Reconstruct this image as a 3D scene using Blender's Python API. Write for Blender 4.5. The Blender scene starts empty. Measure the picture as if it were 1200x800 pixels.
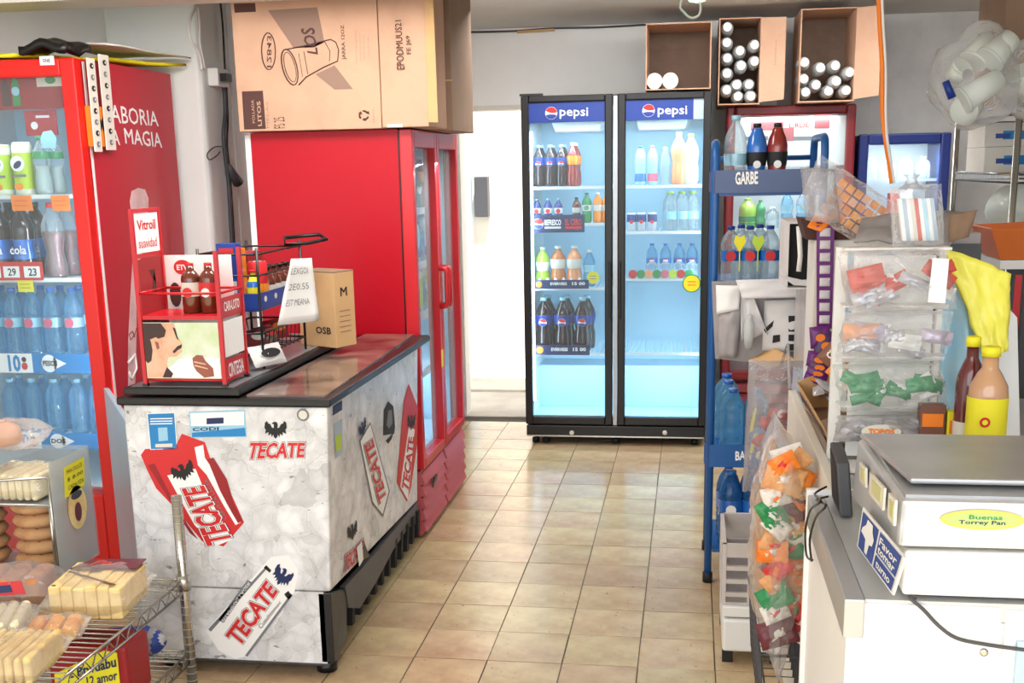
import bpy, math, random
from mathutils import Vector, Matrix, noise
from mathutils.geometry import tessellate_polygon
random.seed(7)
SC = bpy.context.scene
COL = SC.collection
# ------------------------------------------------------------ camera
FPX, PPX, PPY, PITCH, YAW, ROLL, CH = 1368.85, 600.0, 517.92, .2296, -.1534, -.019, 1.597
_f = Vector((math.sin(YAW)*math.cos(PITCH), math.cos(YAW)*math.cos(PITCH), -math.sin(PITCH)))
_r = Vector((math.cos(YAW), -math.sin(YAW), 0)); _u = _r.cross(_f)
CA = math.cos(ROLL)*_r + math.sin(ROLL)*_u
CB = -math.sin(ROLL)*_r + math.cos(ROLL)*_u
CC = _f
CPOS = Vector((0, 0, CH))
cd = bpy.data.cameras.new('camera'); cam = bpy.data.objects.new('camera', cd); COL.objects.link(cam)
cd.sensor_width = 36; cd.lens = FPX/1200*36; cd.shift_y = (PPY-400)/1200; cd.clip_start = .05; cd.clip_end = 200
cam.matrix_world = Matrix.Translation(CPOS) @ Matrix((CA, CB, -CC)).transposed().to_4x4()
SC.camera = cam
# ------------------------------------------------------------ world, sun, daylight, exposure
SC.view_settings.view_transform = 'Standard'; SC.view_settings.look = 'None'
SC.view_settings.gamma = 1; SC.view_settings.exposure = 0.55
w = bpy.data.worlds.new('sky'); SC.world = w; w.use_nodes = True
bg = w.node_tree.nodes['Background']; bg.inputs[0].default_value = (.86, .93, 1, 1); bg.inputs[1].default_value = 1.15
def light(name, kind, loc, direction, energy, color=(1, 1, 1), **k):
    l = bpy.data.lights.new(name, kind); l.energy = energy; l.color = color
    for a, b in k.items(): setattr(l, a, b)
    o = bpy.data.objects.new(name, l); COL.objects.link(o); o.location = loc
    o.rotation_euler = Vector(direction).to_track_quat('-Z', 'Y').to_euler(); return o
light('sun', 'SUN', (0, 9, 6), (-.18, .50, -1), 9.0, (1, .96, .9), angle=.02)
light('shopfront_daylight', 'AREA', (-.6, -1.6, 2.1), (0, 1, -.18), 66, (1, .98, .96), shape='RECTANGLE', size=5.2, size_y=2.4)
light('added_ceiling_fill', 'AREA', (-1.3, 3.7, 2.40), (-.3, .45, -1), 40, (1, .98, .95), shape='RECTANGLE', size=1.6, size_y=.6)  # added fill, no fixture here: lifts column, left wall and cooler side

light('added_ceiling_fill', 'AREA', (.2, 6.0, 2.41), (0, .3, -1), 46, (1, .98, .95), shape='RECTANGLE', size=2.8, size_y=.5)  # second added fill without a fixture, brightens the back wall

def A(x, y, ax, v):
    d = CA*((x-PPX)/FPX) - CB*((y-PPY)/FPX) + CC
    i = 'xyz'.index(ax); t = (v-CPOS[i])/d[i]
    return CPOS + d*t
# ------------------------------------------------------------ materials
def lin(c):
    return tuple(((x/255)/12.92 if x/255 <= .04045 else ((x/255+.055)/1.055)**2.4) for x in c[:3])
MATS = {}
def mat(name, col=(200, 200, 200), rough=.5, metal=0., var=0., vs=6., col2=None, bump=0., bs=40., emit=0., rnd=0., spec=.5, coat=0., kind=None, alpha=.5, stretch=None, fmax=.55, speck=0.):
    if name in MATS: return MATS[name]
    m = bpy.data.materials.new(name); MATS[name] = m; m.use_nodes = True
    nt = m.node_tree; N = nt.nodes; L = nt.links; b = N['Principled BSDF']
    c = lin(col)
    b.inputs['Base Color'].default_value = (*c, 1); b.inputs['Roughness'].default_value = rough
    b.inputs['Metallic'].default_value = metal; b.inputs['Specular IOR Level'].default_value = spec
    b.inputs['Coat Weight'].default_value = coat
    m.diffuse_color = (*c, 1)
    tc = N.new('ShaderNodeTexCoord'); src = tc.outputs['Object']
    if stretch:
        mp = N.new('ShaderNodeMapping'); mp.inputs['Scale'].default_value = stretch; L.new(src, mp.inputs['Vector']); src = mp.outputs[0]
    colout = None
    if var or col2:
        n = N.new('ShaderNodeTexNoise'); n.inputs['Scale'].default_value = vs; n.inputs['Detail'].default_value = 5; n.inputs['Roughness'].default_value = .6
        L.new(src, n.inputs['Vector'])
        cr = N.new('ShaderNodeValToRGB'); L.new(n.outputs['Fac'], cr.inputs[0])
        a2 = lin(col2) if col2 else tuple(max(0, x*(1-var)) for x in c)
        cr.color_ramp.elements[0].color = (*a2, 1); cr.color_ramp.elements[1].color = (*c, 1)
        cr.color_ramp.elements[0].position = .36; cr.color_ramp.elements[1].position = .58
        colout = cr.outputs[0]
    if rnd:
        oi = N.new('ShaderNodeObjectInfo'); hs = N.new('ShaderNodeHueSaturation')
        mr = N.new('ShaderNodeMapRange'); mr.inputs[3].default_value = 1-rnd; mr.inputs[4].default_value = 1+rnd*.4
        L.new(oi.outputs['Random'], mr.inputs[0]); L.new(mr.outputs[0], hs.inputs['Value'])
        mr2 = N.new('ShaderNodeMapRange'); mr2.inputs[3].default_value = .5-rnd*.12; mr2.inputs[4].default_value = .5+rnd*.08
        ml = N.new('ShaderNodeMath'); ml.operation = 'FRACT'; mm = N.new('ShaderNodeMath'); mm.operation = 'MULTIPLY'; mm.inputs[1].default_value = 17.3
        L.new(oi.outputs['Random'], mm.inputs[0]); L.new(mm.outputs[0], ml.inputs[0]); L.new(ml.outputs[0], mr2.inputs[0]); L.new(mr2.outputs[0], hs.inputs['Hue'])
        if colout: L.new(colout, hs.inputs['Color'])
        else: hs.inputs['Color'].default_value = (*c, 1)
        colout = hs.outputs[0]
    if colout: L.new(colout, b.inputs['Base Color'])
    if speck:
        gp = N.new('ShaderNodeNewGeometry'); n = N.new('ShaderNodeTexNoise'); n.inputs['Scale'].default_value = 62; n.inputs['Detail'].default_value = 2; L.new(gp.outputs['Position'], n.inputs['Vector'])
        r1 = N.new('ShaderNodeValToRGB'); r1.color_ramp.elements[0].position = .265; r1.color_ramp.elements[0].color = (.18, .14, .1, 1); r1.color_ramp.elements[1].position = .30; r1.color_ramp.elements[1].color = (1, 1, 1, 1); L.new(n.outputs['Fac'], r1.inputs[0])
        n3 = N.new('ShaderNodeTexNoise'); n3.inputs['Scale'].default_value = 1.3; n3.inputs['Detail'].default_value = 4; L.new(gp.outputs['Position'], n3.inputs['Vector'])
        r3 = N.new('ShaderNodeValToRGB'); r3.color_ramp.elements[0].position = .35; r3.color_ramp.elements[0].color = (.88, .78, .78, 1); r3.color_ramp.elements[1].position = .6; r3.color_ramp.elements[1].color = (1, 1, 1, 1); L.new(n3.outputs['Fac'], r3.inputs[0])
        for rr in (r1, r3):
            mm_ = N.new('ShaderNodeMix'); mm_.data_type = 'RGBA'; mm_.blend_type = 'MULTIPLY'; mm_.inputs[0].default_value = speck; L.new(colout, mm_.inputs[6]); L.new(rr.outputs[0], mm_.inputs[7]); colout = mm_.outputs[2]
        L.new(colout, b.inputs['Base Color'])
    if bump:
        n = N.new('ShaderNodeTexNoise'); n.inputs['Scale'].default_value = bs; n.inputs['Detail'].default_value = 3; L.new(src, n.inputs['Vector'])
        bp = N.new('ShaderNodeBump'); bp.inputs['Strength'].default_value = bump; bp.inputs['Distance'].default_value = .01
        L.new(n.outputs['Fac'], bp.inputs['Height']); L.new(bp.outputs[0], b.inputs['Normal'])
    if emit:
        b.inputs['Emission Color'].default_value = (*c, 1); b.inputs['Emission Strength'].default_value = emit
    if kind == 'clear':      # thin clear plastic / glass: mostly see-through, fresnel gloss, a little body colour
        out = N['Material Output']; tr = N.new('ShaderNodeBsdfTransparent'); tr.inputs[0].default_value = (*[.5+.5*x for x in c], 1) if alpha < .5 else (*c, 1)
        mx = N.new('ShaderNodeMixShader'); fr = N.new('ShaderNodeLayerWeight'); fr.inputs[0].default_value = .35
        mp2 = N.new('ShaderNodeMapRange'); mp2.inputs[3].default_value = alpha; mp2.inputs[4].default_value = min(1, alpha+fmax)
        if bump: L.new(bp.outputs[0], fr.inputs['Normal'])
        L.new(fr.outputs['Fresnel'], mp2.inputs[0]); L.new(mp2.outputs[0], mx.inputs[0])
        L.new(tr.outputs[0], mx.inputs[1]); L.new(b.outputs[0], mx.inputs[2]); L.new(mx.outputs[0], out.inputs[0])
    return m
# ------------------------------------------------------------ mesh builder
class MB:
    def __init__(s): s.v = []; s.f = []; s.m = []; s.s = []; s.mats = []
    def mi(s, m):
        if isinstance(m, str): m = MATS[m]
        if m not in s.mats: s.mats.append(m)
        return s.mats.index(m)
    def add(s, vs, fs, m, sm=False):
        o = len(s.v); k = s.mi(m)
        s.v += [Vector(v) for v in vs]
        for f in fs: s.f.append([i+o for i in f]); s.m.append(k); s.s.append(sm)
        return s
    def hexa(s, b, t, m): # 4 bottom pts, 4 top pts, both counter-clockwise from above
        return s.add(list(b)+list(t), [(3, 2, 1, 0), (4, 5, 6, 7), (0, 1, 5, 4), (1, 2, 6, 5), (2, 3, 7, 6), (3, 0, 4, 7)], m)
    def box(s, x0, x1, y0, y1, z0, z1, m):
        if x0 > x1: x0, x1 = x1, x0
        if y0 > y1: y0, y1 = y1, y0
        if z0 > z1: z0, z1 = z1, z0
        return s.hexa([(x0, y0, z0), (x1, y0, z0), (x1, y1, z0), (x0, y1, z0)], [(x0, y0, z1), (x1, y0, z1), (x1, y1, z1), (x0, y1, z1)], m)
    def prism(s, pts, vec, m):
        pts = [Vector(p) for p in pts]; vec = Vector(vec); n = len(pts)
        tri = tessellate_polygon([pts])
        nrm = Vector()
        for i in range(n): nrm += pts[i].cross(pts[(i+1) % n])
        flip = nrm.dot(vec) > 0
        fs = []
        for t in tri:
            a = (pts[t[1]]-pts[t[0]]).cross(pts[t[2]]-pts[t[0]])
            if a.length < 1e-14: continue
            up = a.dot(vec) > 0
            t = list(t)
            fs.append(t[::-1] if up else t); fs.append([i+n for i in (t if up else t[::-1])])
        for i in range(n):
            j = (i+1) % n
            q = [i, j, j+n, i+n]
            fs.append(q if flip else q[::-1])
        return s.add(pts+[p+vec for p in pts], fs, m)
    def poly(s, pts, m):
        pts = [Vector(p) for p in pts]
        return s.add(pts, [list(t) for t in tessellate_polygon([pts])], m)
    def tube(s, pts, r, m, n=8, closed=False):
        pts = [Vector(p) for p in pts]; k = len(pts); vs = []; fs = []
        up = None
        for i, p in enumerate(pts):
            a = pts[(i-1) % k] if (i > 0 or closed) else p; b = pts[(i+1) % k] if (i < k-1 or closed) else p
            t = (b-a).normalized()
            if up is None: up = t.orthogonal().normalized()
            up = (up-t*up.dot(t)); up = up.normalized() if up.length > 1e-6 else t.orthogonal().normalized()
            w_ = t.cross(up); rr = r[i] if isinstance(r, (list, tuple)) else r
            for j in range(n):
                an = 2*math.pi*j/n; vs.append(p+(up*math.cos(an)+w_*math.sin(an))*rr)
        for i in range(k if closed else k-1):
            for j in range(n):
                a = i*n+j; b = i*n+(j+1) % n; i2 = (i+1) % k
                fs.append((a, b, i2*n+(j+1) % n, i2*n+j))
        s.add(vs, fs, m, True)
        if not closed:
            o = len(s.v)-len(vs); kk = s.mi(m)
            s.f.append([o+j for j in range(n)][::-1]); s.m.append(kk); s.s.append(False)
            s.f.append([o+(k-1)*n+j for j in range(n)]); s.m.append(kk); s.s.append(False)
        return s
    def lathe(s, prof, m, n=14, o=(0, 0, 0), ax='z', cap=True, sq=0.):
        vs = []; fs = []; o = Vector(o)
        for r, z in prof:
            for j in range(n):
                an = 2*math.pi*(j+.5)/n; rr = r*(1-sq*abs(math.sin(2*an))**2*.0+sq*(abs(math.sin(2*an))*.28))
                p = Vector((rr*math.cos(an), rr*math.sin(an), z))
                if ax == 'y': p = Vector((p.x, p.z, -p.y))
                elif ax == '-y': p = Vector((p.x, -p.z, p.y))
                elif ax == 'x': p = Vector((p.z, p.x, p.y))
                vs.append(o+p)
        for i in range(len(prof)-1):
            for j in range(n):
                a = i*n+j; b = i*n+(j+1) % n; fs.append((a, b, b+n, a+n))
        s.add(vs, fs, m, True)
        if cap:
            oo = len(s.v)-len(vs); kk = s.mi(m)
            s.f.append([oo+j for j in range(n)][::-1]); s.m.append(kk); s.s.append(False)
            s.f.append([oo+(len(prof)-1)*n+j for j in range(n)]); s.m.append(kk); s.s.append(False)
        return s
    def disc(s, c, u, v, r, m, n=20, r2=None):
        c, u, v = Vector(c), Vector(u).normalized(), Vector(v).normalized(); r2 = r2 or r
        return s.add([c+u*r*math.cos(6.28318*i/n)+v*r2*math.sin(6.28318*i/n) for i in range(n)], [list(range(n))], m)
    def text(s, body, q, m, off=(0, 0, 0), bold=0., shear=0.):
        """flat lettering stretched over the quad q = bottom-left, bottom-right, top-right, top-left"""
        if bold > 0 and 'M' in body.upper().replace('m', 'M') and 'M' in body:
            q = [V3(p) for p in q]; ux = (q[1]-q[0])*(bold*.35/max(len(body), 1)); uy = (q[3]-q[0])*bold*.5
            nn = (q[1]-q[0]).cross(q[3]-q[0]).normalized(); nn = nn if nn.dot(CPOS-q[0]) > 0 else -nn
            for i_, (a_, b_) in enumerate(((-1, -1), (1, -1), (1, 1), (-1, 1))): s.text(body, [p+ux*a_+uy*b_+nn*.0004*i_ for p in q], m, off, 0., shear)
            return s
        for key in ((body, 0., shear), (body, bold, shear)):
            if key in TX: continue
            bold = key[1]
            c = bpy.data.curves.new('t', 'FONT'); c.body = body; c.offset = bold; c.resolution_u = 2; c.shear = shear; c.space_line = .95
            ob = bpy.data.objects.new('t', c); me = ob.to_mesh()
            TX[key] = ([v.co.copy() for v in me.vertices], [list(p.vertices) for p in me.polygons])
            ob.to_mesh_clear(); bpy.data.objects.remove(ob); bpy.data.curves.remove(c)
        V_, F_ = TX[key]; V0 = TX[(body, 0., shear)][0]
        if not V_: return s
        x0 = min(v.x for v in V0); x1 = max(v.x for v in V0); y0 = min(v.y for v in V0); y1 = max(v.y for v in V0)
        q = [Vector(p)+Vector(off) for p in q]
        vs = []
        for v in V_:
            a = (v.x-x0)/max(x1-x0, 1e-6); b = (v.y-y0)/max(y1-y0, 1e-6)
            vs.append((q[0]*(1-a)+q[1]*a)*(1-b)+(q[3]*(1-a)+q[2]*a)*b)
        return s.add(vs, F_, m)
    def quadpoly(s, pts2, q, m, off=(0, 0, 0)):
        """a flat printed shape given in 0..1 coordinates of the quad q"""
        q = [Vector(p)+Vector(off) for p in q]
        return s.poly([(q[0]*(1-a)+q[1]*a)*(1-b)+(q[3]*(1-a)+q[2]*a)*b for a, b in pts2], m)
TX = {}
NAMES = {}
OFF = {}
def _name(n): return n   # Blender adds .001 itself
def build(mb, name, off):
    me = bpy.data.meshes.new(name)
    me.from_pydata([v-off for v in mb.v], [], mb.f)
    for m in mb.mats: me.materials.append(m)
    me.polygons.foreach_set('material_index', mb.m); me.polygons.foreach_set('use_smooth', mb.s)
    me.update()
    return me
def props(o, label=None, cat=None, group=None, kind=None):
    if label: o['label'] = label
    if cat: o['category'] = cat
    if group: o['group'] = group
    if kind: o['kind'] = kind
def thing(name, label, cat, loc=(0, 0, 0), group=None):
    o = bpy.data.objects.new(name, None); COL.objects.link(o); o.location = loc; o.empty_display_size = .05
    OFF[o.name] = Vector(loc); props(o, label, cat, group); return o
def part(par, name, mb, label=None, bevel=0, kind=None):
    off = OFF[par.name]
    me = build(mb, name, off); o = bpy.data.objects.new(name, me); COL.objects.link(o); o.parent = par
    OFF[o.name] = off
    if label: o['label'] = label
    if kind: o['kind'] = kind
    if bevel: bev(o, bevel)
    return o
def bev(o, w_, seg=2):
    b = o.modifiers.new('Bevel', 'BEVEL'); b.width = w_; b.segments = seg; b.limit_method = 'ANGLE'; b.angle_limit = .7
def single(name, mb, label, cat, group=None, kind=None, bevel=0):
    xs = [v.x for v in mb.v]; ys = [v.y for v in mb.v]; zs = [v.z for v in mb.v]
    off = Vector(((min(xs)+max(xs))/2, (min(ys)+max(ys))/2, min(zs)))
    o = bpy.data.objects.new(name, build(mb, name, off)); COL.objects.link(o); o.location = off; OFF[o.name] = off
    props(o, label, cat, group, kind)
    if bevel: bev(o, bevel)
    return o
def struct(name, mb, par=None, bevel=0):
    if par: return part(par, name, mb, bevel=bevel)
    return single(name, mb, None, None, kind='structure', bevel=bevel)
def copy_tree(o, loc, label=None, group=None, rz=0, scale=None, rot=None):
    r = o.copy(); COL.objects.link(r); r.location = loc; r.rotation_euler = rot or (0, 0, rz)
    if scale: r.scale = scale if isinstance(scale, tuple) else (scale,)*3
    if label: r['label'] = label
    if group: r['group'] = group
    for ch in list(o.children):
        c = ch.copy(); COL.objects.link(c); c.parent = r
        for g in list(ch.children):
            d = g.copy(); COL.objects.link(d); d.parent = c
    return r
ORD = ['first', 'second', 'third', 'fourth', 'fifth', 'sixth', 'seventh', 'eighth', 'ninth', 'tenth', 'eleventh', 'twelfth']
V3 = Vector
def lerp(a, b, t): return a+(b-a)*t
# ---- palette
mat('white_paint', (236, 236, 234), .7, var=.07, vs=1.4, bump=.15, bs=9)
mat('column_paint', (236, 240, 238), .75, var=.05, vs=2, bump=.1, bs=12)
mat('shade_grey', (206, 204, 202), .8, var=.22, vs=2.2, bump=.2, bs=12)  # blotchy wall white with the dim light at right mixed into the colour
mat('ceiling_paint', (214, 211, 206), .8, var=.08, vs=1.2)
mat('tile', (208, 190, 148), .22, var=.0, vs=5, col2=(184, 160, 124), bump=.14, bs=22, rnd=.13, speck=.85)
mat('grout', (70, 62, 50), .8)
mat('concrete', (205, 198, 186), .9, var=.2, vs=3, bump=.3, bs=30)
mat('outer_wall', (240, 234, 224), .9, col2=(228, 212, 194), vs=1.6, bump=.3, bs=20)
mat('pale_blue_metal', (172, 194, 212), .4, var=.08, vs=4)
mat('dark_grey', (66, 67, 72), .5)
mat('black', (14, 14, 16), .35)
mat('black_rubber', (22, 22, 23), .7)
mat('black_gloss', (10, 10, 12), .12)
mat('white', (240, 240, 240), .45)
mat('white_plastic', (232, 232, 230), .35)
mat('white_print', (244, 244, 244), .6)
mat('off_white', (222, 218, 208), .6, var=.06, vs=5)
mat('coke_red', (196, 26, 36), .30, var=.06, vs=3)
mat('side_red', (188, 34, 54), .35, spec=.3, var=.05, vs=3)
mat('coke_red_front', (214, 24, 22), .28)
mat('maroon', (122, 26, 34), .35, var=.1, vs=4)
mat('fridge_red', (176, 4, 28), .36, var=.05, vs=2, spec=.25)
mat('louvre_red', (196, 92, 98), .5, var=.1, vs=5)
mat('print_red', (206, 34, 38), .5)
mat('print_deepred', (150, 22, 30), .5)
mat('print_black', (22, 22, 26), .6)
mat('print_grey', (120, 122, 128), .6)
mat('print_navy', (24, 38, 88), .55)
mat('print_blue', (20, 128, 196), .5)
mat('print_paleblue', (150, 200, 226), .5)
mat('print_brown', (78, 48, 44), .8)
mat('print_taupe', (140, 112, 98), .8)
mat('yellow_sticker', (236, 226, 40), .6)
mat('orange_sticker', (244, 132, 34), .6)
mat('green', (40, 140, 76), .5)
mat('lime', (186, 214, 50), .45)
mat('chrome', (190, 190, 186), .22, 1.)
mat('steel', (186, 188, 191), .34, .5, var=.12, vs=7)
mat('brushed', (204, 206, 208), .38, .4, var=.1, vs=5)
mat('aluminium', (184, 186, 188), .35, .55)
mat('white_wire', (226, 232, 236), .35)
mat('cardboard', (196, 156, 130), .85, var=.10, vs=5, bump=.12, bs=60)
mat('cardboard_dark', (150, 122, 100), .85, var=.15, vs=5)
mat('cardboard_tan', (214, 172, 122), .85, var=.08, vs=5)
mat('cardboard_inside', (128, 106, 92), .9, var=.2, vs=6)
mat('pepsi_blue', (20, 56, 142), .4)
mat('rack_blue', (30, 92, 160), .35, var=.1, vs=8)
mat('rack_header', (74, 92, 134), .4, var=.1, vs=5)
mat('frame_blue', (24, 42, 110), .35)
mat('interior_blue', (176, 218, 240), .45)
mat('interior_white', (222, 232, 236), .45)
mat('led', (215, 240, 255), .5, emit=6)
mat('glass', (235, 245, 248), .04, kind='clear', alpha=.04, fmax=.28)
mat('clear_plastic', (232, 238, 240), .08, kind='clear', alpha=.16, bump=.3, bs=20, spec=1.)
mat('bag_film', (255, 255, 255), .09, kind='clear', alpha=.10, bump=1.0, bs=34, spec=1., coat=1.)
mat('bag_film_thick', (232, 230, 232), .14, kind='clear', alpha=.20, bump=1.0, bs=28, spec=1., coat=1.)
mat('bottle_clear', (222, 236, 242), .06, kind='clear', alpha=.16, spec=1., bump=.4, bs=30)
mat('bottle_water', (136, 206, 238), .06, kind='clear', alpha=.18, spec=1., bump=.5, bs=30)
mat('bottle_blue', (60, 140, 210), .08, kind='clear', alpha=.30, spec=1., bump=.5, bs=30)
# ============================================================ THE SETTING
GX = lambda u: (u-2.6035)*.25
GY = lambda k: (k+14.325)*.25
m = MB(); m.box(-4.2, 2.6, -1.5, 7.5, -.06, -.004, 'grout')
floor = struct('floor', m)
tm = MB(); g = .0019
tm.box(g, .25-g, g, .25-g, -.008, 0, 'tile')
tile_me = None
def add_tile(x, y, dz=0):
    global tile_me
    if tile_me is None: tile_me = build(tm, 'tile', Vector((0, 0, 0)))
    o = bpy.data.objects.new('tile', tile_me); COL.objects.link(o); o.parent = floor
    o.location = Vector((x, y, dz))-OFF[floor.name]
done = set()
for u in range(-7, 5):
    for k in range(-4, 16):
        y = GY(k); x = GX(u)
        if x > .35 or y+.25 > 7.51: continue
        if x < -1.38 and 3.4 < y < 6.6: continue          # under the cold cabinets
        done.add((u, k)); add_tile(x+random.uniform(-.0006, .0006), y+random.uniform(-.0006, .0006), random.uniform(-.0012, 0))
# the rest of the floor: tiles too far aside or under the furniture to tell apart
m = MB()
for u in range(-14, 13):
    for k in range(-20, 16):
        if (u, k) in done or GX(u) > 2.3 or GX(u) < -4.1 or GY(k)+.25 > 7.51 or (GX(u) < -2.2 and GY(k) > 5.3): continue
        m.box(GX(u)+g, GX(u+1)-g, GY(k)+g, GY(k+1)-g, -.008, -.001, 'tile')
part(floor, 'floor_tiles', m, kind='stuff')

# back wall with the doorway
DX0, DX1, DZ = -1.62, -1.00, 1.955
m = MB()
m.box(-2.35, DX0, 7.5, 7.66, 0, 2.6, 'white_paint'); m.box(DX1, .5, 7.5, 7.66, 0, 2.6, 'white_paint'); m.box(DX0, DX1, 7.5, 7.66, DZ, 2.6, 'white_paint')
m.box(.5, 2.75, 7.5, 7.66, 0, 2.6, 'shade_grey')  # right stretch coloured greyer to stand for its weaker light
wb = struct('wall_back', m)
m = MB(); m.box(DX0, DX1, 7.47, 7.7, -.04, .004, 'concrete'); struct('trim_1', m)
m = MB(); m.box(-1.57, -1.525, 7.46, 7.68, .004, DZ, 'dark_grey'); m.box(-1.52, -1.46, 7.50, 7.66, .004, DZ, 'white_paint'); m.box(-1.52, DX1, 7.47, 7.50, DZ, DZ+.03, 'off_white')
d1 = struct('door_1', m)
m = MB(); m.tube([(-1.53, 7.455, 1.80), (-1.50, 7.45, 1.80), (-1.485, 7.45, 1.805)], .008, 'chrome'); part(d1, 'door_bolt', m)
# left wall, the square column at its corner, side walls
m = MB(); m.box(-2.33, -2.18, 5.55, 7.5, 0, 2.6, 'white_paint'); struct('wall_left', m)
m = MB(); m.box(-2.63, -2.18, 5.2, 5.55, 0, 2.6, 'column_paint')
c_ = struct('column', m); bev(c_, .03, 3)
m = MB(); m.box(-4.2, -2.6, 5.35, 5.5, 0, 2.6, 'white_paint'); struct('wall_rear_left', m)
m = MB(); m.box(-4.35, -4.2, -.6, 5.5, 0, 2.6, 'white_paint'); struct('wall_far_left', m)
m = MB(); m.box(2.6, 2.75, -.6, 7.5, 0, 2.6, 'shade_grey'); struct('wall_right', m)
m = MB(); m.box(-4.35, 2.75, .2, 7.66, 2.44, 2.62, 'ceiling_paint'); struct('ceiling', m)
m = MB(); m.box(-4.2, 2.6, 4.42, 4.66, 2.255, 2.44, 'ceiling_paint'); bm_ = struct('ceiling_beam', m)
m = MB(); p = A(411, 3, 'y', 4.41); m.box(p.x-.02, p.x+.02, 4.405, 4.42, 2.235, 2.27, 'chrome'); struct('beam_clip', m)
# yard behind the doorway
m = MB(); m.box(-6, 5, 7.66, 30, -.1, -.005, 'concrete'); struct('ground_outside', m)
m = MB(); m.box(-6, 5, 8.38, 8.44, -.005, .012, 'concrete'); struct('kerb_outside', m)
m = MB()
n_ = 26
pts = []
m.box(-6, 5, 9.72, 9.95, -.005, 3.0, 'outer_wall'); struct('wall_outside', m)
m = MB(); m.box(-1.88, -1.775, 9.52, 9.62, -.005, 2.9, 'pale_blue_metal'); struct('post_outside', m, bevel=.01)
m = MB(); a = A(555, 207, 'y', 9.6); b = A(572, 254, 'y', 9.6); m.box(a.x, b.x, 9.60, 9.715, b.z, a.z, 'dark_grey')
single('meter_box', m, 'small dark grey meter box on the bright wall seen through the doorway', 'meter box', bevel=.006)
# ============================================================ KINDS OF GOODS, built once and copied
SC.cycles.transparent_max_bounces = 24
def liq(name, col, rough=.15): return mat('drink_'+name, col, rough, coat=.6)
for n_, c_ in dict(cola=(38, 18, 20), brown=(112, 52, 34), orange=(238, 140, 30), green=(36, 140, 80), lime=(170, 214, 70), amber=(196, 120, 70), blue=(36, 108, 196), red=(140, 40, 34), pale=(206, 216, 206), peach=(226, 150, 100), rose=(206, 90, 120), navy=(34, 54, 130), silver=(200, 208, 220), tea=(96, 40, 24), mustard=(240, 200, 40), water=(150, 205, 228), dark=(44, 30, 34)).items(): liq(n_, c_)
mat('bottle_milky', (232, 236, 236), .2, kind='clear', alpha=.55, bump=.4, bs=30)
mat('can_white', (232, 236, 220), .3)
PROF = {
 'soda': [(.0, .0), (.8, .0), (.96, .03), (1, .1), (.98, .3), (.82, .42), (.98, .56), (1, .64), (.9, .74), (.55, .85), (.34, .91), (.32, .95)],
 'contour': [(.0, .0), (.84, .0), (1, .04), (.98, .16), (.74, .36), (.9, .5), (1, .62), (.95, .72), (.6, .84), (.36, .91), (.32, .95)],
 'water': [(.0, .0), (.9, .0), (1, .03), (1, .12), (.93, .15), (1, .18), (1, .3), (.93, .33), (1, .36), (1, .56), (.93, .59), (1, .62), (.98, .7), (.8, .8), (.5, .88), (.36, .91), (.34, .95)],
 'jug': [(.0, .0), (.92, .0), (1, .02), (1, .14), (.94, .17), (1, .2), (1, .34), (.94, .37), (1, .4), (1, .62), (.9, .74), (.6, .84), (.36, .9), (.34, .94)],
 'sport': [(.0, .0), (.9, .0), (1, .03), (.94, .2), (.86, .32), (.98, .5), (1, .66), (.86, .78), (.62, .86), (.52, .9), (.52, .93)],
 'sauce': [(.0, .0), (.94, .0), (1, .02), (1, .58), (.92, .68), (.55, .8), (.38, .86), (.36, .94)],
 'squat': [(.0, .0), (.94, .0), (1, .02), (1, .68), (.95, .74), (.62, .82), (.42, .86), (.40, .94)],
 'can': [(.0, .0), (.8, .0), (1, .04), (1, .93), (.86, .985), (.84, 1.)],
}
KIND = {}
GN = dict(pepsi600='blue labelled cola bottles', pepsi_large='large cola bottles', pepsi_small='small cola bottles', amber600='reddish soda bottles', amber_big='brown soda bottles', brown_small='small brown bottles', green_small='green soda bottles', orange_small='orange soda bottles', lime_big='lime soda bottles', peach_big='peach soda bottles', clear_big='clear blue bottles', milk_small='small white bottles', blue600='blue sports drinks', red600='pink sports drinks', clear600='slim clear bottles', peach_tall='tall peach bottles', pale_tall='tall pale bottles', energy_can='blue and silver cans', water_pale='green capped waters', water_lab='blue capped waters', water_row='low clear bottles', lime_can='lime drink cans', mineral='mineral water bottles', cola_big='dark cola bottles', contour_big='curvy red drink bottles', water_l='upper shelf water bottles', water_m='lower shelf water bottles', rack_pale='pale water bottles', rack_bluesport='blue sports drinks', rack_redsport='red sports drinks', rack_water='small water bottles', rack_jug='pale water jugs', rack_bigjug='blue water jugs')
def kname(key): return GN[key]
def kind(key, name, h, r, prof, body, cap='white', label=None, lr=(.35, .6), shell=None, n=14, capr=.40, extra=None):
    KIND[key] = (name, h, r, prof, body, cap, label, lr, shell, n, capr, extra, [None])
def rad_at(P, z):
    for (r0, z0), (r1, z1) in zip(P, P[1:]):
        if z0 <= z <= z1 and z1 > z0: return r0+(r1-r0)*(z-z0)/(z1-z0)
    return P[-1][0]
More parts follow.
